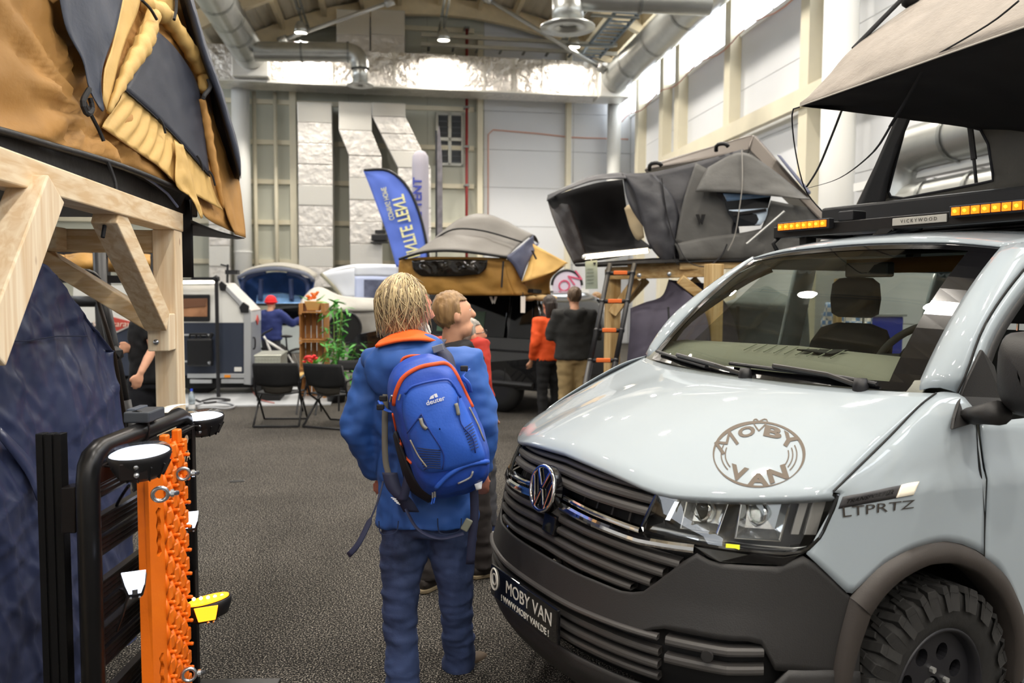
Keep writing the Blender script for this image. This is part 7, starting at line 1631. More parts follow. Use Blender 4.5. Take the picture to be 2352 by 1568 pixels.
MB().prism([at(930, 668, 10.6), at(1225, 672, 10.6), at(1265, 676, 11.6), at(1010, 668, 12)], V((0, 0, .05))).build('base', M_in, rt)
for p, q in (((1156, 600), (1152, 660)), ((1222, 575), (1232, 595))): MB().tube([at(*p, 10.3), at(*q, 10.3)], .012, 6).build('cord', M_strap, rt)
for u in (1215, 1245, 1262): MB().ico(at(u, 684, 10.7), .09, 2, (1.2, 1, .5)).build('rolled_cushion', mat('cushion_tan', '#c5a878', .8), rt, smooth=True)
# ================================================================ FLAGS
M_flag = mat('flag_blue', '#5d78d6', .7, var=.08, vscale=1); M_ylw = mat('flag_print', '#e6e2a8', .7)
fl = thing('beach_flag', 'tall blue feather flag with yellow lettering above the exhibition stands', 'flag', atz(985, 930, 0)); YF = 15.0
Lft = [(835, 393), (850, 430), (872, 490), (890, 540), (910, 612)]; Rgt = [(836, 392), (890, 393), (930, 425), (958, 480), (978, 560), (985, 640)]
sheet('flag_cloth', [[at(u, v, YF) for u, v in Lft], [at(u, v, YF-.02) for u, v in ((835, 393), (870, 410), (902, 455), (925, 530), (948, 625))], [at(u, v, YF) for u, v in Rgt]], M_flag, fl, .006, 30, 16, .03, 2)
MB().tube(cr([at(u, v, YF-.01) for u, v in ((836, 391), (890, 391), (932, 424), (960, 480), (980, 560), (988, 650))]+[V((at(990, 700, YF).x, YF, 0))], 40), .025, 8).build('flag_pole', M_black, fl, smooth=True)
xx_ = (at(950, 605, YF)-at(905, 440, YF)).normalized(); yy_ = V((-xx_.z, 0, xx_.x))
text('GENTLE TENT', M_ylw, frameM(at(933, 530, YF-.06), -xx_, -yy_) @ Matrix.Diagonal((1, -1, 1, 1)), fl, .33, 'flag_lettering', ex=.004, sx=.64, bold=.006)
text('COMING HOME', M_ylw, frameM(at(890, 468, YF-.06), -xx_, -yy_) @ Matrix.Diagonal((1, -1, 1, 1)), fl, .14, 'flag_lettering', ex=.004, sx=.62)
MB().box(V((at(990, 700, YF).x, YF, .03)), (.5, .5, .06)).build('flag_foot', M_black, fl)
ic = thing('inflatable_column', 'grey inflatable pillar with blue lettering behind the blue flag', 'column', atz(966, 930, 0)); YC = 15.9; r2 = 19/F*YC; cx = at(966, 600, YC).x
zt = at(966, 345, YC).z
MB().lathe([(0, zt), (r2*.6, zt-.03), (r2*.95, zt-.12), (r2, zt-.3), (r2, 0)], 24, (cx, YC, 0)).build('tube', mat('vinyl_greylilac', '#a9a4ae', .5), ic, smooth=True)
zx = V((0, 0, 1)); text('GENTLE TENT', mat('print_blue', '#3f4aa0', .6), frameM(V((cx-.03, YC-r2-.01, (at(966, 500, YC)).z)), zx, V((-1, 0, 0))), ic, .24, 'pillar_lettering', ex=.003, bold=.006)
MB().lathe([(0, .05), (r2*1.5, .05), (r2*1.5, 0)], 20, (cx, YC, 0)).build('foot', M_black, ic)
df = thing('beach_flag', 'narrow dark grey banner flag beside the inflatable pillar', 'flag', atz(1010, 930, 0))
sheet('flag_cloth', [[at(1008, 288, 16.6), at(1003, 330, 16.6), at(1000, 430, 16.6), at(1001, 560, 16.6)], [at(1010, 300, 16.6), at(1015, 360, 16.7), at(1016, 450, 16.7), at(1016, 560, 16.7)]], mat('banner_grey', '#6f6b70', .6, col2='#8f8b90', vscale=6), df, .01, 20, 5, .01, 3)
MB().tube([at(1002, 300, 16.58), V((at(1002, 500, 16.58).x, 16.58, 0))], .02, 8).build('flag_pole', M_black, df); MB().box(V((at(1002, 500, 16.58).x, 16.58, .03)), (.5, .5, .06)).build('flag_foot', M_black, df)
pf_ = thing('round_flag', 'round white flag with pink print and dark rim near the hooded person', 'flag', atz(1302, 860, 0)); c = at(1302, 655, 13.5); rr2 = 34/F*13.5
MB().lathe([(0, 0), (rr2, 0), (rr2, .02), (0, .02)], 32, c, (0, -1, 0)).build('flag_cloth', mat('flag_pinkwhite', '#d9cfe0', .7), pf_); MB().tube([c+V((rr2*cos(t), -.01, rr2*sin(t))) for t in [pi*k/20 for k in range(21)]], .025, 6).build('flag_rim', M_black, pf_); MB().tube([c-V((0, 0, rr2)), V((c.x, c.y, 0))], .03, 6).build('flag_pole', M_black, pf_)
text('ON', mat('print_pink', '#d65a7a', .7), frameM(c+V((.05, -.03, .05)), V((.8, 0, .6)), V((-.6, 0, .8))), pf_, .28, 'flag_lettering', ex=.003)
bt = thing('market_booth', 'bright white booth with pink poster behind the hooded person', 'booth', atz(1310, 850, 0)); p0 = at(1268, 676, 15); p1 = at(1348, 676, 15)
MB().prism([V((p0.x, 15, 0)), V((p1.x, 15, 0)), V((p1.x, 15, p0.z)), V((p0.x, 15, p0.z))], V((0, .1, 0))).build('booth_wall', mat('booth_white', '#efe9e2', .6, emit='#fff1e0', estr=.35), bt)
MB().prism([at(1275, 700, 14.95), at(1310, 700, 14.95), at(1310, 750, 14.95), at(1275, 750, 14.95)], V((0, .02, 0))).build('poster', mat('poster_lilac', '#dcd0e6', .6), bt); text('JVC', mat('print_pink'), frameM(at(1292, 725, 14.93), V((.75, 0, .65)), V((-.65, 0, .75))), bt, .26, 'poster_lettering', ex=.002)
MB().bar(at(1265, 672, 14.9), at(1352, 668, 14.9), .1, .12).build('booth_fascia', M_white, bt); MB().bar(at(1318, 690, 14.9), at(1318, 790, 14.9), .06, .06).build('booth_post', M_px2, bt)
fb = thing('floodlight', 'small black floodlight unit on the duct wall behind the blue flag', 'lamp', hp(*onend(872, 545, 1.5))); q = hp(*onend(872, 546, 1.5)); MB().box(q, (.45, .3, .2)).build('body', M_black, fb, bevel=.03); MB().box(q+V((0, .1, .18)), (.28, .2, .1)).build('bracket', M_black, fb); MB().box(q-V((0, 0, .14)), (.5, .25, .04)).build('visor', M_black, fb)
# ================================================================ TRAILER AND FAR LEFT
M_tw = mat('trailer_white', '#d6d6d2', .35, coat=.3); M_tn = mat('trailer_navy', '#2c3342', .4); M_tg = mat('trailer_alu', '#b9bcbf', .35, metal=.5); M_tgr = mat('trailer_grey', '#80848c', .4)
tr = thing('camping_trailer', 'white and navy box camping trailer with black corner caps', 'trailer', at(450, 915, 12.6)); YT = 12.6
def tpn(u, v, o=0): return atpl(u, v, V((0, YT, 0))+V((at(450, 800, YT).x, 0, 0))-DH*o, DH)
def tq_(nm, pts, m, o=0, d=.02, bev=.004): return MB().prism([tpn(u, v, o) for u, v in pts], DH*d).build(nm, m, tr, bevel=bev)
tq_('side_panel', [(168, 655), (505, 655), (560, 712), (562, 741), (168, 741)], M_tw, 0, .04)
tq_('side_panel', [(168, 741), (562, 741), (560, 862), (430, 862), (168, 862)], M_tn, 0, .04)
tq_('corner_rail', [(500, 648), (512, 648), (575, 712), (575, 722), (562, 722), (562, 714)], M_tg, .03, .06); tq_('corner_rail', [(560, 715), (576, 715), (576, 884), (560, 882)], M_tg, .03, .06)
for pts in ([(502, 652), (508, 645), (520, 655), (517, 668), (505, 667)], [(549, 706), (558, 693), (571, 702), (571, 718), (553, 718)]): tq_('corner_cap', pts, M_black, .05, .08, .01)
tq_('bottom_rail', [(430, 858), (562, 858), (562, 868), (430, 868)], M_tg, .04, .06); tq_('bottom_rail', [(436, 871), (486, 872), (486, 880), (436, 880)], M_tg, .03, .06); tq_('bottom_rail', [(508, 871), (564, 871), (564, 880), (508, 880)], M_tg, .03, .06)
tq_('side_marker', [(515, 861), (529, 861), (529, 867), (515, 867)], mat('marker_orange', '#e08a1e', .4), .06, .02); tq_('type_plate', [(538, 843), (555, 843), (555, 853), (538, 853)], M_tw, .01, .02)
# end face and sloped roof panel (receding)
p = [tpn(576, 716), tpn(576, 884)]; e = DH*.95
MB().add([tpn(576, 716), tpn(576, 740), tpn(576, 740)+e, tpn(576, 716)+e], [(0, 1, 2, 3)]).build('end_panel', M_tw, tr, solid=.02); MB().add([tpn(576, 740), tpn(576, 884), tpn(576, 884)+e, tpn(576, 740)+e], [(0, 1, 2, 3)]).build('end_panel', M_tgr, tr, solid=.02)
MB().add([tpn(512, 650), tpn(576, 714), tpn(576, 714)+e, tpn(512, 650)+e], [(0, 1, 2, 3)]).build('slope_panel', M_tw, tr, solid=.02); MB().add([tpn(168, 650), tpn(512, 650), tpn(512, 650)+DH*.95, tpn(168, 650)+DH*.95], [(0, 1, 2, 3)]).build('roof_panel', M_tw, tr, solid=.02)
MB().tube(cr([tpn(576, 776)+e*.15, tpn(582, 778)+e*.15, tpn(582, 800)+e*.15, tpn(576, 803)+e*.15], 8), .014, 6).build('grab_handle', M_black, tr)
MB().add([tpn(576, 725)+e*.55+EH*.02, tpn(576, 737)+e*.4+EH*.02, tpn(576, 749)+e*.55+EH*.02, tpn(576, 737)+e*.7+EH*.02], [(0, 1, 2, 3)]).build('diamond_badge', mat('badge_red', '#b5443a', .5), tr, solid=.01)
# window
tq_('window_frame', [(410, 676), (482, 676), (482, 738), (410, 738)], M_black, .03, .04, .02); tq_('window_pane', [(414, 686), (476, 685), (476, 727), (414, 727)], mat('window_brown', '#8a6248', .25, col2='#b98763', vscale=3), .045, .01); tq_('window_flap', [(414, 686), (476, 685), (472, 703), (414, 708)], mat('flap_brown', '#6b4a37', .3), .06, .01)
# diamond sign
tq_('diamond_sign', [(212, 745), (260, 724), (318, 741), (268, 764)], mat('sign_white', '#d9d3cc', .5), .03, .01); tq_('diamond_sign', [(220, 745), (260, 728), (310, 741), (268, 760)], mat('badge_red'), .045, .01)
text('Sportcaravan', mat('sign_print', '#e2c9b8', .6), frameM(tpn(264, 744, .062), EH, V((0, 0, 1))), tr, .13, 'sign_lettering', ex=.002, shear=.25)
# jerrycan and bar, black awning arm
jc = thing('jerrycan', 'black jerrycan strapped to the side of the white and navy trailer', 'jerrycan', tpn(463, 842, .16)); c = tpn(463, 802, .05)
MB().frame(c, EH, -DH, V((0, 0, 1)), (-.19, .02, -.26), (.19, .16, .18)).build('can', mat('can_black', '#141518', .35), jc, bevel=.03)
for x in (-.1, .0): MB().tube([c+EH*(x-.06)-DH*.09+V((0, 0, .18)), c+EH*(x-.05)-DH*.09+V((0, 0, .245)), c+EH*(x+.1)-DH*.09+V((0, 0, .245)), c+EH*(x+.11)-DH*.09+V((0, 0, .18))], .02, 8).build('handle', mat('can_black'), jc)
MB().tube([c+EH*.14-DH*.09+V((0, 0, .17)), c+EH*.19-DH*.09+V((0, 0, .26))], .03, 10).build('spout', M_black, jc); MB().ico(c+EH*.15-DH*.18-V((0, 0, .2)), .03, 1).build('latch', M_bolt, jc)
for v in (767, 828): tq_('carrier_bar', [(418, v), (480, v), (480, v+4), (418, v+4)], M_tg, .03, .03)
ap = thing('awning_support', 'thin black upright bar standing before the white and navy trailer', 'post', V((tpn(499, 880, .3).x, tpn(499, 880, .3).y, 0))); q0 = tpn(497, 640, .3); q1 = tpn(501, 872, .3); MB().tube([V((q1.x, q1.y, 0)), q0], .03, 8).build('upright', M_black, ap); MB().bar(q0, tpn(440, 640, .3), .05, .05).build('arm', M_black, ap); MB().ico(q0, .06, 1).build('elbow', M_black, ap)
lst = thing('led_strip', 'glowing white LED strip above the trailer window', 'lamp', tpn(455, 650, .1)); MB().bar(tpn(414, 648, .12), tpn(492, 647, .12), .04, .05).build('tube', emis('led_white_strip', '#fff4e2', 7), lst); MB().bar(tpn(410, 643, .1), tpn(493, 642, .1), .06, .03).build('channel', M_black, lst)
for u in (250, 452):
    c = tpn(u, 893, -.1); MB().lathe([(0, -.1), (.2, -.1), (.33, -.08), (.35, 0), (.33, .08), (.2, .1), (0, .09)], 24, V((c.x, c.y+.2, .35)), -DH).build('wheel', M_rubber, tr, smooth=True)
    MB().lathe([(0, .11), (.17, .105), (.2, .09)], 18, V((c.x, c.y+.2, .35)), -DH).build('wheel_rim', M_rimm, tr)
MB().frame(tpn(168, 885), EH, DH, V((0, 0, 1)), (0, .1, -.08), (3.0, .95, .08)).build('chassis', M_void, tr)
# tread-plate box with raised dots
bx2 = thing('toolbox', 'aluminium tread-plate toolbox on the drawbar beside the trailer', 'box', at(612, 882, 11.9)); c = at(585, 818, 11.9)
bw = .33; zt_ = at(610, 820, 11.9).z; zb_ = at(610, 878, 11.9).z; o_ = V((at(585, 850, 11.9).x, 11.9, 0)); ex2 = V((.985, .17, 0)); ey2 = V((-.17, .985, 0)); M_dot = mat('tread_alu', '#b4b7ac', .35, metal=.5)
MB().frame(o_, ex2, ey2, V((0, 0, 1)), (0, 0, zb_-.03), (bw+.05, .9, zt_)).build('case', M_dot, bx2, bevel=.01); MB().frame(o_, ex2, ey2, V((0, 0, 1)), (-.01, -.01, zt_), (bw+.06, .91, zt_+.03)).build('lid', M_dot, bx2, bevel=.008); MB().frame(o_, ex2, ey2, V((0, 0, 1)), (.02, .02, 0), (bw+.03, .85, zb_-.03)).build('stand', M_void, bx2)
d0 = MB().ico((0, 0, 0), .014, 1, (1, .5, .6)).build('tread_dot', M_dot, None)
for i in range(8):
    for k in range(8): share(d0, 'tread_dot', Matrix.Translation(o_+ex2*(.03+.045*i)-ey2*.002+V((0, 0, zb_+.03+.045*k))), bx2)
bpy.data.objects.remove(d0)
# bicycle
bk = thing('bicycle', 'white-framed bicycle parked between toolbox and crate shelf', 'bicycle', atz(650, 905, 0)); YB = 13.75
def bp2(u, v): return at(u, v, YB)
for a, b, r_ in (((612, 782), (630, 830), .022), ((612, 782), (660, 812), .025), ((660, 812), (630, 835), .022), ((660, 812), (688, 858), .016), ((630, 835), (688, 858), .016), ((612, 782), (606, 772), .02)): MB().tube([bp2(*a), bp2(*b)], r_, 8).build('frame_tube', mat('bike_white', '#d5d5d2', .3), bk, smooth=True)
MB().tube([bp2(660, 812), bp2(657, 775)], .014, 8).build('seat_post', M_black, bk); MB().ico(bp2(658, 772), .08, 2, (1.4, .6, .35)).build('saddle', M_black, bk, smooth=True); MB().tube(cr([bp2(600, 772), bp2(608, 764), bp2(618, 760), bp2(626, 754)], 8), .016, 6).build('handlebar', M_black, bk)
MB().tube([bp2(612, 782), bp2(603, 850)], .02, 8).build('fork', M_black, bk)
for u, v in ((600, 852), (690, 858)):
    c = bp2(u, v); c.z = .35; MB().tube([c+V((.33*cos(t), .06*cos(t), .33*sin(t))) for t in [2*pi*k/28 for k in range(28)]], .022, 8, closed=True).build('tyre', M_rubber, bk, smooth=True)
    for k in range(8): t = pi*k/8; MB().tube([c-V((.32*cos(t), .06*cos(t), .32*sin(t))), c+V((.32*cos(t), .06*cos(t), .32*sin(t)))], .003, 4).build('spoke', M_steel, bk)
# ---- blue inflatable tent on a pale car
it = thing('inflatable_roof_tent', 'blue inflatable roof tent with arched beige roof on a pale car', 'roof tent', at(635, 700, 16.6)); YI = 16.6
M_bl = mat('tent_blue', '#4f78c4', .9, trans=.35, var=.2, vscale=4, bump=.2, bscale=12); M_blb = mat('tent_blue_bright', '#86b4ea', .45, var=.25, vscale=6); M_bg = mat('tent_beige', '#cfcabe', .9, trans=.45); M_bgd = mat('tent_greyrim', '#5a5f6e', .6)
def isx(nm, rows, m, nu=20, nv=8, amp=.03, sc=4, seed=1): return sheet(nm, [[at(*p) for p in r] for r in rows], m, it, .01, nu, nv, amp, sc, (1, 1, 1), seed)
isx('roof', [[(545, 634, 16.2), (580, 617, 16.1), (640, 610, 16.0), (700, 622, 16.1), (724, 640, 16.2)], [(560, 620, 17.4), (600, 608, 17.4), (650, 603, 17.4), (700, 612, 17.4), (730, 630, 17.4)]], M_bg)
isx('rim', [[(545, 634, 16.18), (580, 618, 16.05), (640, 612, 15.95), (700, 624, 16.05), (724, 642, 16.15)], [(546, 642, 16.16), (580, 628, 16.03), (640, 622, 15.93), (700, 633, 16.03), (722, 650, 16.13)]], M_bgd, 20, 3, 0)
isx('back_wall', [[(550, 640, 17.2), (600, 628, 17.3), (650, 625, 17.3), (715, 640, 17.2)], [(560, 670, 17.2), (600, 665, 17.3), (650, 665, 17.3), (712, 670, 17.2)], [(570, 697, 17.1), (600, 697, 17.2), (650, 697, 17.2), (705, 697, 17.1)]], M_bl, 22, 8, .08, 5)
isx('side_wall', [[(546, 638, 16.2), (560, 680, 16.3), (572, 697, 16.4)], [(555, 640, 17.2), (570, 675, 17.2), (580, 697, 17.1)]], M_bl, 10, 5); isx('side_wall', [[(723, 645, 16.2), (716, 675, 16.3), (706, 697, 16.4)], [(712, 645, 17.2), (705, 675, 17.2), (700, 697, 17.1)]], M_bl, 10, 5)
isx('mattress', [[(590, 678, 16.6), (640, 672, 16.6), (690, 680, 16.6)], [(588, 698, 16.2), (640, 698, 16.2), (695, 698, 16.2)]], M_blb, 18, 6, .06, 6)
for pts in ([(556, 690), (558, 650), (575, 634), (610, 624)], [(706, 690), (706, 652), (690, 636), (660, 627)], [(600, 640), (598, 690)], [(668, 640), (670, 690)]): MB().tube(cr([at(u, v, 16.25) for u, v in pts], 12), .05, 8).build('air_beam', mat('beam_navy', '#2d3c63', .5), it, smooth=True)
MB().prism([at(572, 697, 16.0), at(705, 697, 16.0), at(705, 702, 16.0), at(572, 702, 16.0)], V((0, 1.4, 0))).build('base', M_void, it)
pcx = thing('pale_car', 'pale station wagon under the blue inflatable roof tent', 'car', at(650, 860, 16.6)); O5 = V((at(590, 800, 16.2).x, 16.2, 0))
pr2 = [(a_*.55, z_) for a_, z_ in [(0, .4), (.05, .9), (.3, 1.0), (.55, 1.35), (1.3, 1.42), (2.2, 1.38), (2.6, 1.0), (3.4, .9), (3.5, .4)]]
MB().prism([O5+V((a, 0, z)) for a, z in pr2], V((0, 1.6, 0))).build('body', mat('car_pale', '#bcc4c2', .25, coat=.5), pcx, bevel=.06); MB().prism([O5+V((a, -.02, z)) for a, z in ((.28, .98), (.37, 1.3), (.9, 1.34), (.9, .98))], V((0, .03, 0))).build('window', M_cglass, pcx); MB().prism([O5+V((a, -.02, z)) for a, z in ((.94, .98), (.94, 1.34), (1.2, 1.3), (1.3, .98))], V((0, .03, 0))).build('window', M_cglass, pcx)
for a in (.38, 1.5): MB().lathe([(0, -.1), (.2, -.1), (.3, -.08), (.32, 0), (.3, .08), (.2, .1), (0, .09)], 20, O5+V((a, .05, .32)), (0, -1, 0)).build('wheel', M_rubber, pcx, smooth=True)
for y in (.3, 1.3): MB().tube([O5+V((.35, y, 1.47)), O5+V((1.25, y, 1.45))], .03, 8).build('roof_bar', M_steel, pcx)
# ---- white tent with window, grey awning below
wt = thing('white_tent', 'white and pale blue tent with dark window above the grey awning', 'tent', at(820, 690, 15.5)); M_wt2 = mat('tent_white', '#dfe3ea', .6); M_wtb = mat('tent_paleblue', '#c3cdea', .6)
def wsx(nm, rows, m, nu=16, nv=8, amp=.02): return sheet(nm, [[at(p[0], p[1], p[2]+.8) for p in r] for r in rows], m, wt, .01, nu, nv, amp, 3)
wsx('roof', [[(738, 628, 15.5), (820, 612, 15.2), (915, 612, 15.0)], [(760, 618, 16.8), (820, 607, 16.8), (915, 608, 16.8)]], M_wt2); wsx('slope', [[(738, 628, 15.5), (780, 620, 15.3), (818, 614, 15.2)], [(760, 655, 15.4), (790, 655, 15.3), (815, 655, 15.2)], [(790, 685, 15.3), (800, 685, 15.25), (815, 685, 15.2)]], M_wt2)
wsx('front', [[(815, 634, 15.2), (860, 634, 15.1), (915, 636, 15.0)], [(815, 690, 15.2), (860, 690, 15.1), (915, 690, 15.0)]], M_wtb); wsx('front', [[(815, 612, 15.2), (860, 610, 15.1), (915, 610, 15.0)], [(815, 634, 15.2), (860, 634, 15.1), (915, 636, 15.0)]], M_wt2, 12, 5)
MB().prism([at(836, 642, 15.85), at(890, 643, 15.77), at(890, 682, 15.77), at(836, 682, 15.85)], V((0, .02, 0))).build('window', mat('window_navygrey', '#3d4258', .3, col2='#70758a', vscale=5), wt); MB().tube([at(738, 629, 16.2), at(768, 660, 16.1), at(788, 688, 16.05)], .04, 6).build('edge_beam', mat('edge_olive', '#8a8774', .6), wt)
for u in (815, 905): MB().tube([V((at(u, 690, 16.5).x, 16.5, 0)), at(u, 688, 16.5)], .025, 6).build('leg', M_steel, wt)
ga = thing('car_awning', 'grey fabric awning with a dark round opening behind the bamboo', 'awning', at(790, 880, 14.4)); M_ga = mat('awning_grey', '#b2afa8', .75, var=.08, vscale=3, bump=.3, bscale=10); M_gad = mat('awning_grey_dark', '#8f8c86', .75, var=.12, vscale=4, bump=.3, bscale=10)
def gsx(nm, rows, m, nu=22, nv=10, amp=.03): return sheet(nm, [[at(*p) for p in r] for r in rows], m, ga, .008, nu, nv, amp, 3)
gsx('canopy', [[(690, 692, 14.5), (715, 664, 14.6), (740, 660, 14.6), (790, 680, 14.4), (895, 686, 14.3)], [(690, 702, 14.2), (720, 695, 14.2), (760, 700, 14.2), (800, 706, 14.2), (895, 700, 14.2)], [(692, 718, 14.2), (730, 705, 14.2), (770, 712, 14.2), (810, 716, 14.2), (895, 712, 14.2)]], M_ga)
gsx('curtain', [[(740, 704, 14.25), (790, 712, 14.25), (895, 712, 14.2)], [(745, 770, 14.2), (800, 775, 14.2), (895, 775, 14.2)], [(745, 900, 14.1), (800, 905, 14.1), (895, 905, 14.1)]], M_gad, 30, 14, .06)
ca_ = at(793, 752, 14.1); MB().lathe([(0, 0), (.27, 0)], 28, ca_, (0, -1, 0)).build('round_opening', M_void, ga, solid=.01); MB().tube([ca_+V((.28*cos(t), -.01, .28*sin(t))) for t in [2*pi*k/28 for k in range(28)]], .02, 6, closed=True).build('opening_rim', M_black, ga)
# ---- crate shelf
M_cr = wood('crate_wood', '#b98348', '#8a5a2a', 2, 1.4); cs = thing('crate_shelf', 'shelf of three stacked brown wooden crates', 'shelf', atz(716, 915, 0)); YS = 12.3
xl, xr2 = at(687, 800, YS).x, at(747, 800, YS).x; zt3 = at(716, 714, YS).z; n_c = 3; ch = zt3/n_c
cx0 = V((xl, YS, 0)); W3 = xr2-xl
for k in range(3):
    z0 = k*ch
    for x in (0, W3-.02): 
        for j in range(3): MB().frame(cx0, V((1, 0, 0)), V((0, 1, 0)), V((0, 0, 1)), (x, .02+.1*j, z0), (x+.02, .105+.1*j, z0+ch-.01)).build('side_slat', M_cr, cs, bevel=.003)
    for j in range(4): MB().frame(cx0, V((1, 0, 0)), V((0, 1, 0)), V((0, 0, 1)), (.02+j*(W3-.04)/4+.005, .30, z0), (.02+(j+1)*(W3-.04)/4-.005, .315, z0+ch-.01)).build('back_slat', M_cr, cs, bevel=.003)
    for z in (z0, z0+ch-.03): MB().frame(cx0, V((1, 0, 0)), V((0, 1, 0)), V((0, 0, 1)), (0, 0, z), (W3, .32, z+.018)).build('board', M_cr, cs, bevel=.003)
    for x in (.0, W3-.045):
        for z in (z0, z0+ch-.055): MB().frame(cx0, V((1, 0, 0)), V((0, 1, 0)), V((0, 0, 1)), (x, -.004, z), (x+.045, .02, z+.045)).build('corner_block', M_cr, cs)
for x in (0, W3-.06): MB().frame(cx0, V((1, 0, 0)), V((0, 1, 0)), V((0, 0, 1)), (x, 0, zt3-.01), (x+.06, .3, zt3+.12)).build('top_lug', M_cr, cs, bevel=.003)
M_leaf = mat('leaf_green', '#4f9a3f', .55, var=.25, vscale=8); M_petal = mat('petal_red', '#d22a2e', .6); M_peto = mat('petal_orange', '#f07a35', .6)
def flowerpot(p, s, pm, lab, fm, n=16):
    o = thing('flower_pot', lab, 'flower pot', p); p = V(p)
    MB().add([p+V((x*s*k, y*s*k, z)) for z, k in ((0, .7), (.2*s, 1)) for x, y in ((-.17, -.15), (.17, -.15), (.17, .15), (-.17, .15))], [(0, 3, 2, 1), (0, 1, 5, 4), (1, 2, 6, 5), (2, 3, 7, 6), (3, 0, 4, 7), (4, 5, 6, 7)]).build('pot', pm, o, bevel=.01)
    rnd = random.Random(n)
    for k in range(n): a = rnd.random()*6.28; r_ = rnd.random()*.16*s; q = p+V((r_*cos(a), r_*sin(a), .24*s+rnd.random()*.16*s)); MB().ico(q, .05*s*(.7+.5*rnd.random()), 1, (1, 1, .7)).build('blossom', fm, o, smooth=True)
    for k in range(n): a = rnd.random()*6.28; L_ = (.1+.12*rnd.random())*s; q = p+V((.1*s*cos(a), .1*s*sin(a), .2*s)); d = V((cos(a), sin(a), .3+rnd.random()*.6)); sd = V((-sin(a), cos(a), 0)); MB().add([q, q+d*L_*.5+sd*.03*s, q+d*L_, q+d*L_*.5-sd*.03*s], [(0, 1, 2, 3)]).build('leaf', M_leaf, o, solid=.002)
    return o
M_pot = mat('pot_tan', '#c99a5b', .7)
flowerpot(V((xl+W3*.5, YS+.14, zt3+.002)), .75, M_pot, 'wooden pot of orange flowers on top of the crate shelf', M_peto, 9)
bo_ = thing('book_stack', 'small stack of white booklets in the middle of the crate shelf', 'books', V((xl+W3*.55, YS+.12, ch+.02))); zz = 2*ch-.0
for k in range(3): MB().box(V((xl+W3*.55, YS+.14, 1*ch+.032+.03*k)), (.26-.02*k, .2, .028)).build('booklet', mat('booklet_white', '#d5d3cf', .6), bo_, bevel=.002)
bo_.location = V((xl+W3*.55, YS+.14, ch+.018))
# side table with red flowers
YTb = 10.9; tx_ = at(709, 860, YTb).x; tzt = at(709, 858, YTb).z
tbl = thing('side_table', 'small folding side table with bamboo top and black legs between the camp chairs', 'table', V((tx_, YTb, 0))); MB().box(V((tx_, YTb, tzt-.015)), (.32, .4, .03)).build('table_top', mat('bamboo_top', '#c2a05c', .5), tbl, bevel=.006)
for x in (-.13, .13):
    MB().tube([V((tx_+x, YTb-.17, 0)), V((tx_+x, YTb+.15, tzt-.03))], .012, 6).build('leg', M_black, tbl); MB().tube([V((tx_+x, YTb+.17, 0)), V((tx_+x, YTb-.15, tzt-.03))], .012, 6).build('leg', M_black, tbl)
MB().tube([V((tx_-.13, YTb, tzt*.5)), V((tx_+.13, YTb, tzt*.5))], .01, 6).build('crossbar', M_black, tbl)
flowerpot(V((tx_+.04, YTb, tzt+.002)), .62, M_pot, 'wooden pot of red flowers on the small side table', M_petal, 18)
# bamboo plant
bm_ = thing('bamboo_plant', 'tall leafy green bamboo plant beside the crate shelf', 'plant', atz(772, 915, 0)); rnd = random.Random(4); base_p = V((at(772, 900, 12.0).x, 12.0, 0))
MB().lathe([(0, 0), (.13, 0), (.17, .3), (.15, .3), (.14, .27), (0, .27)], 18, base_p).build('pot', M_black, bm_, smooth=True)
lf = MB().add([(0, 0, 0), (.02, .05, .004), (.014, .11, -.004), (0, .16, -.02), (-.014, .11, -.004), (-.02, .05, .004)], [(0, 1, 2, 3, 4, 5)]).build('leaf', M_leaf, None)
nl = 0
for k in range(9):
    a = rnd.random()*6.28; tp_ = base_p+V((cos(a)*.12*rnd.random()*2+rnd.uniform(-.12, .2), sin(a)*.12, rnd.uniform(.8, 1.58))); b0_ = base_p+V((cos(a)*.06, sin(a)*.06, .26))
    P = cr([b0_, b0_.lerp(tp_, .5)+V((.02, 0, .05)), tp_], 8); MB().tube(P, [.011-.001*i for i in range(8)], 6).build('cane', mat('cane_green', '#7c8f45', .5), bm_, smooth=True)
    for i in range(30):
        q = P[rnd.randrange(2, 8)]+V((rnd.gauss(0, .05), rnd.gauss(0, .05), rnd.gauss(0, .04))); M = Matrix.Translation(q) @ Matrix.Rotation(rnd.random()*6.28, 4, 'Z') @ Matrix.Rotation(rnd.uniform(-.9, .5), 4, 'X') @ Matrix.Rotation(rnd.uniform(-.6, .6), 4, 'Y') @ Matrix.Scale(rnd.uniform(.7, 1.3), 4); share(lf, 'leaf', M, bm_)
bpy.data.objects.remove(lf)
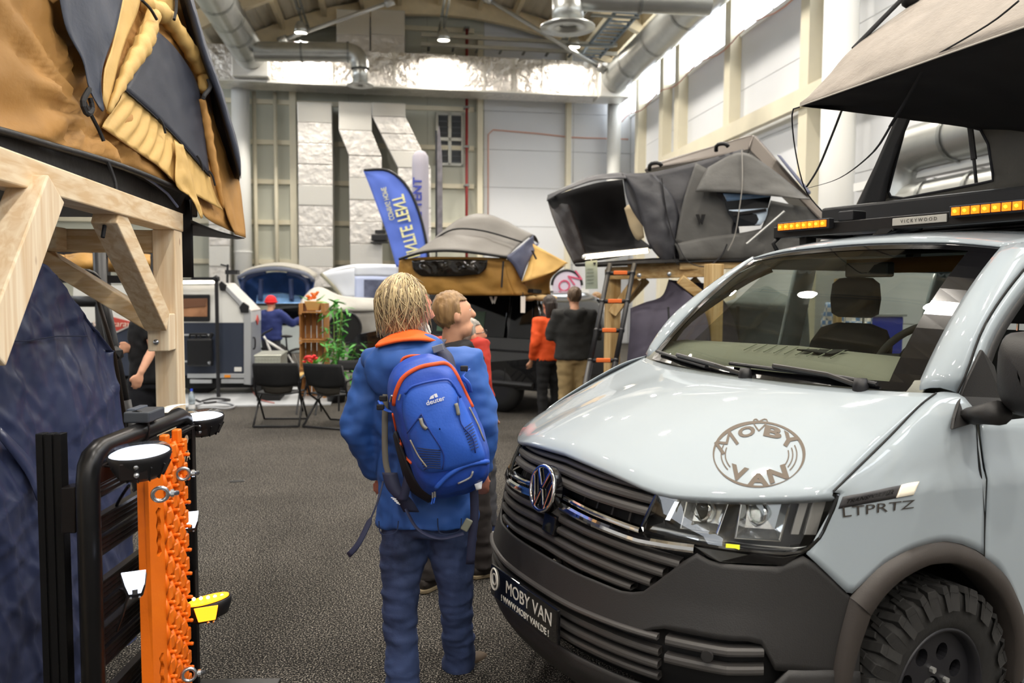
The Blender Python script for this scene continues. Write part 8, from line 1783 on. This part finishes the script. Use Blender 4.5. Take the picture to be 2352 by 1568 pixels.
# camp chairs
def camp_chair(loc, rz, lab):
    o = thing('camp_chair', lab, 'chair', loc, 'black folding camp chairs by the side table'); Mx = Matrix.Translation(V(loc)) @ Matrix.Rotation(rz, 4, 'Z'); P = lambda x, y, z: Mx @ V((x, y, z)); r_ = .013
    fab = mat('chair_fabric', '#17181a', .85, bump=.2, bscale=60)
    for s in (-1, 1):
        x = .27*s
        MB().tube([P(x, -.28, .78), P(x, -.16, .40), P(x, .02, .3), P(x*1.02, .30, .02)], r_, 8).build('leg', M_black, o, smooth=True)
        MB().tube([P(x, .22, .40), P(x, 0, .3), P(x*1.02, -.30, .02)], r_, 8).build('leg', M_black, o, smooth=True)
        MB().tube(cr([P(x, -.2, .58), P(x*1.1, 0, .62), P(x*1.1, .22, .58), P(x, .22, .40)], 10), .016, 8).build('armrest', M_black, o, smooth=True)
    for y, z in ((.30, .02), (-.30, .02), (.22, .4)): MB().tube([P(-.275, y, z), P(.275, y, z)], r_, 8).build('crossbar', M_black, o, smooth=True)
    sheet('seat', [[P(-.26, -.17, .42), P(0, -.17, .39), P(.26, -.17, .42)], [P(-.26, .22, .41), P(0, .22, .38), P(.26, .22, .41)]], fab, o, .012, 8, 6, .005)
    sheet('backrest', [[P(-.27, -.29, .80), P(0, -.33, .80), P(.27, -.29, .80)], [P(-.27, -.26, .66), P(0, -.30, .66), P(.27, -.26, .66)], [P(-.25, -.2, .52), P(0, -.25, .5), P(.25, -.2, .52)]], fab, o, .014, 10, 8, .006)
    sheet('lumbar_mesh', [[P(-.2, -.2, .52), P(0, -.25, .5), P(.2, -.2, .52)], [P(-.16, -.16, .42), P(0, -.18, .4), P(.16, -.16, .42)]], mat('chair_mesh_grey', '#4a4640', .8), o, .006, 8, 4)
    return o
camp_chair(V((atz(655, 968, 0).x, 10.0, 0)), .08, 'black folding camp chair in front of the tread-plate toolbox'); camp_chair(V((atz(783, 968, 0).x, 9.9, 0)), -.35, 'black folding camp chair partly behind the person with the backpack')
cb_ = thing('camp_chair', 'third black camp chair back standing behind the one by the bamboo', 'chair', V((at(800, 860, 11.2).x, 11.2, 0)), 'black folding camp chairs by the side table'); q = at(805, 845, 11.2); sheet('backrest', [[at(778, 827, 11.2), at(835, 827, 11.2)], [at(778, 850, 11.15), at(835, 850, 11.15)]], mat('chair_fabric'), cb_, .015, 6, 4)
for u in (778, 835): MB().tube([at(u, 827, 11.2), V((at(u, 900, 11.1).x, 11.1, 0))], .013, 6).build('leg', M_black, cb_)
# bottle and floor cables
bo2 = thing('water_bottle', 'clear plastic water bottle with blue cap standing by the timber post', 'bottle', V((atz(437, 946, 0).x, 11.0, 0))); p = V((atz(437, 946, 0).x, 11.0, 0))
MB().lathe([(0, 0), (.042, .003), (.044, .02), (.044, .11), (.04, .13), (.044, .15), (.044, .2), (.03, .25), (.015, .275), (.015, .29)], 18, p).build('bottle_body', mat('pet_clear', '#c9d6de', .08, trans=.7), bo2, smooth=True); MB().lathe([(0, .315), (.017, .315), (.017, .285)], 14, p).build('cap', mat('cap_blue', '#2f4fd0', .5), bo2); MB().lathe([(.045, .04), (.045, .1)], 18, p).build('label_band', mat('label_white', '#e6e6e6', .6), bo2)
for pts, m, lab in (([(450, 930), (480, 922), (520, 925), (540, 932), (520, 938), (480, 936), (455, 938)], mat('cable_grey', '#9a9ca0', .6), 'grey cable coil lying on the carpet by the pale tiles'), ([(450, 918), (470, 925), (500, 922), (530, 918), (490, 915), (460, 922)], M_black, 'tangled black cable on the carpet by the pale tiles'), ([(575, 886), (585, 905), (600, 918), (630, 925)], mat('cable_red', '#b06a62', .6), 'thin red cable running from the trailer over the pale tiles')): tag(MB().tube([atz(p.x, p.y, .035) for p in cr(pts, 30)], .014 if m is not mat('cable_red') else .008, 6).build('floor_cable', m, smooth=True), lab, 'cable')
tag(MB().prism([atz(u, v, 0) for u, v in ((526, 1104), (562, 1102), (562, 1106), (528, 1108))], V((0, 0, .004))).build('tape_scrap', M_black), 'small black tape scrap lying on the open carpet', 'tape')
# dark gear stack behind the leg: bag, cooler and folded seat
gr = thing('gear_bag', 'black gear bag hung on the trailer frame behind the awning leg', 'bag', at(255, 930, 8.6)); MB().ico(V((at(256, 880, 8.6).x, 8.6, .42)), 1, 3, (.17, .13, .43)).build('bag', mat('bag_black', '#191a1b', .8), gr, smooth=True); MB().tube(cr([at(240, 830, 8.6), at(250, 800, 8.6), at(268, 830, 8.6)], 8), .012, 6).build('handle', M_black, gr); sheet('pocket', [[at(245, 880, 8.45), at(268, 880, 8.45)], [at(246, 920, 8.45), at(267, 920, 8.45)]], mat('bag_grey', '#2b2d2b', .8), gr, .02, 5, 4)
sp_ = thing('pole_stand', 'thin black microphone-like camera stand on the trailer roof', 'stand', at(522, 650, 13)); MB().tube([at(522, 650, 13), at(523, 607, 13)], .02, 6).build('pole', M_black, sp_); MB().tube([at(507, 607, 13), at(525, 612, 13)], .015, 6).build('arm', M_black, sp_); MB().box(at(534, 625, 13), (.2, .12, .07)).build('head', M_black, sp_)
# ---- second tan tent folded on a black rack, glimpsed through the timber frame
ft2 = thing('folded_roof_tent', 'folded tan roof tent on black rails glimpsed behind the timber frame', 'roof tent', at(210, 650, 8.2))
for i, (u0, u1, v0, v1) in enumerate(((86, 150, 588, 628), (150, 232, 586, 630), (250, 345, 586, 622))):
    sheet('tent_bundle', [[at(u0, v0, 8.2), at((u0+u1)/2, v0-4, 8.0), at(u1, v0, 8.2)], [at(u0, (v0+v1)/2, 7.95), at((u0+u1)/2, (v0+v1)/2, 7.8), at(u1, (v0+v1)/2, 7.95)], [at(u0, v1, 8.1), at((u0+u1)/2, v1+3, 8.0), at(u1, v1, 8.1)]], M_tan2, ft2, .02, 20, 12, .04, 7)
for v in (584, 640): MB().bar(at(80, v, 8.3), at(350, v+2, 8.3), .08, .08).build('rail', M_black, ft2)
for u in (95, 240, 340): p_ = at(u, 584, 8.35); MB().bar(V((p_.x, 8.35, 0)), p_, .08, .08).build('upright', M_black, ft2)
MB().bar(at(276, 632, 8.1), at(345, 632, 8.1), .03, .03).build('led_line', emis('led_amber_line', '#ffdf9a', 2.5), ft2)
MB().tube(cr([at(280, 628, 7.9), at(276, 606, 7.85), at(290, 596, 7.85), at(306, 594, 7.85)], 10), .02, 8).build('handle', M_black, ft2)
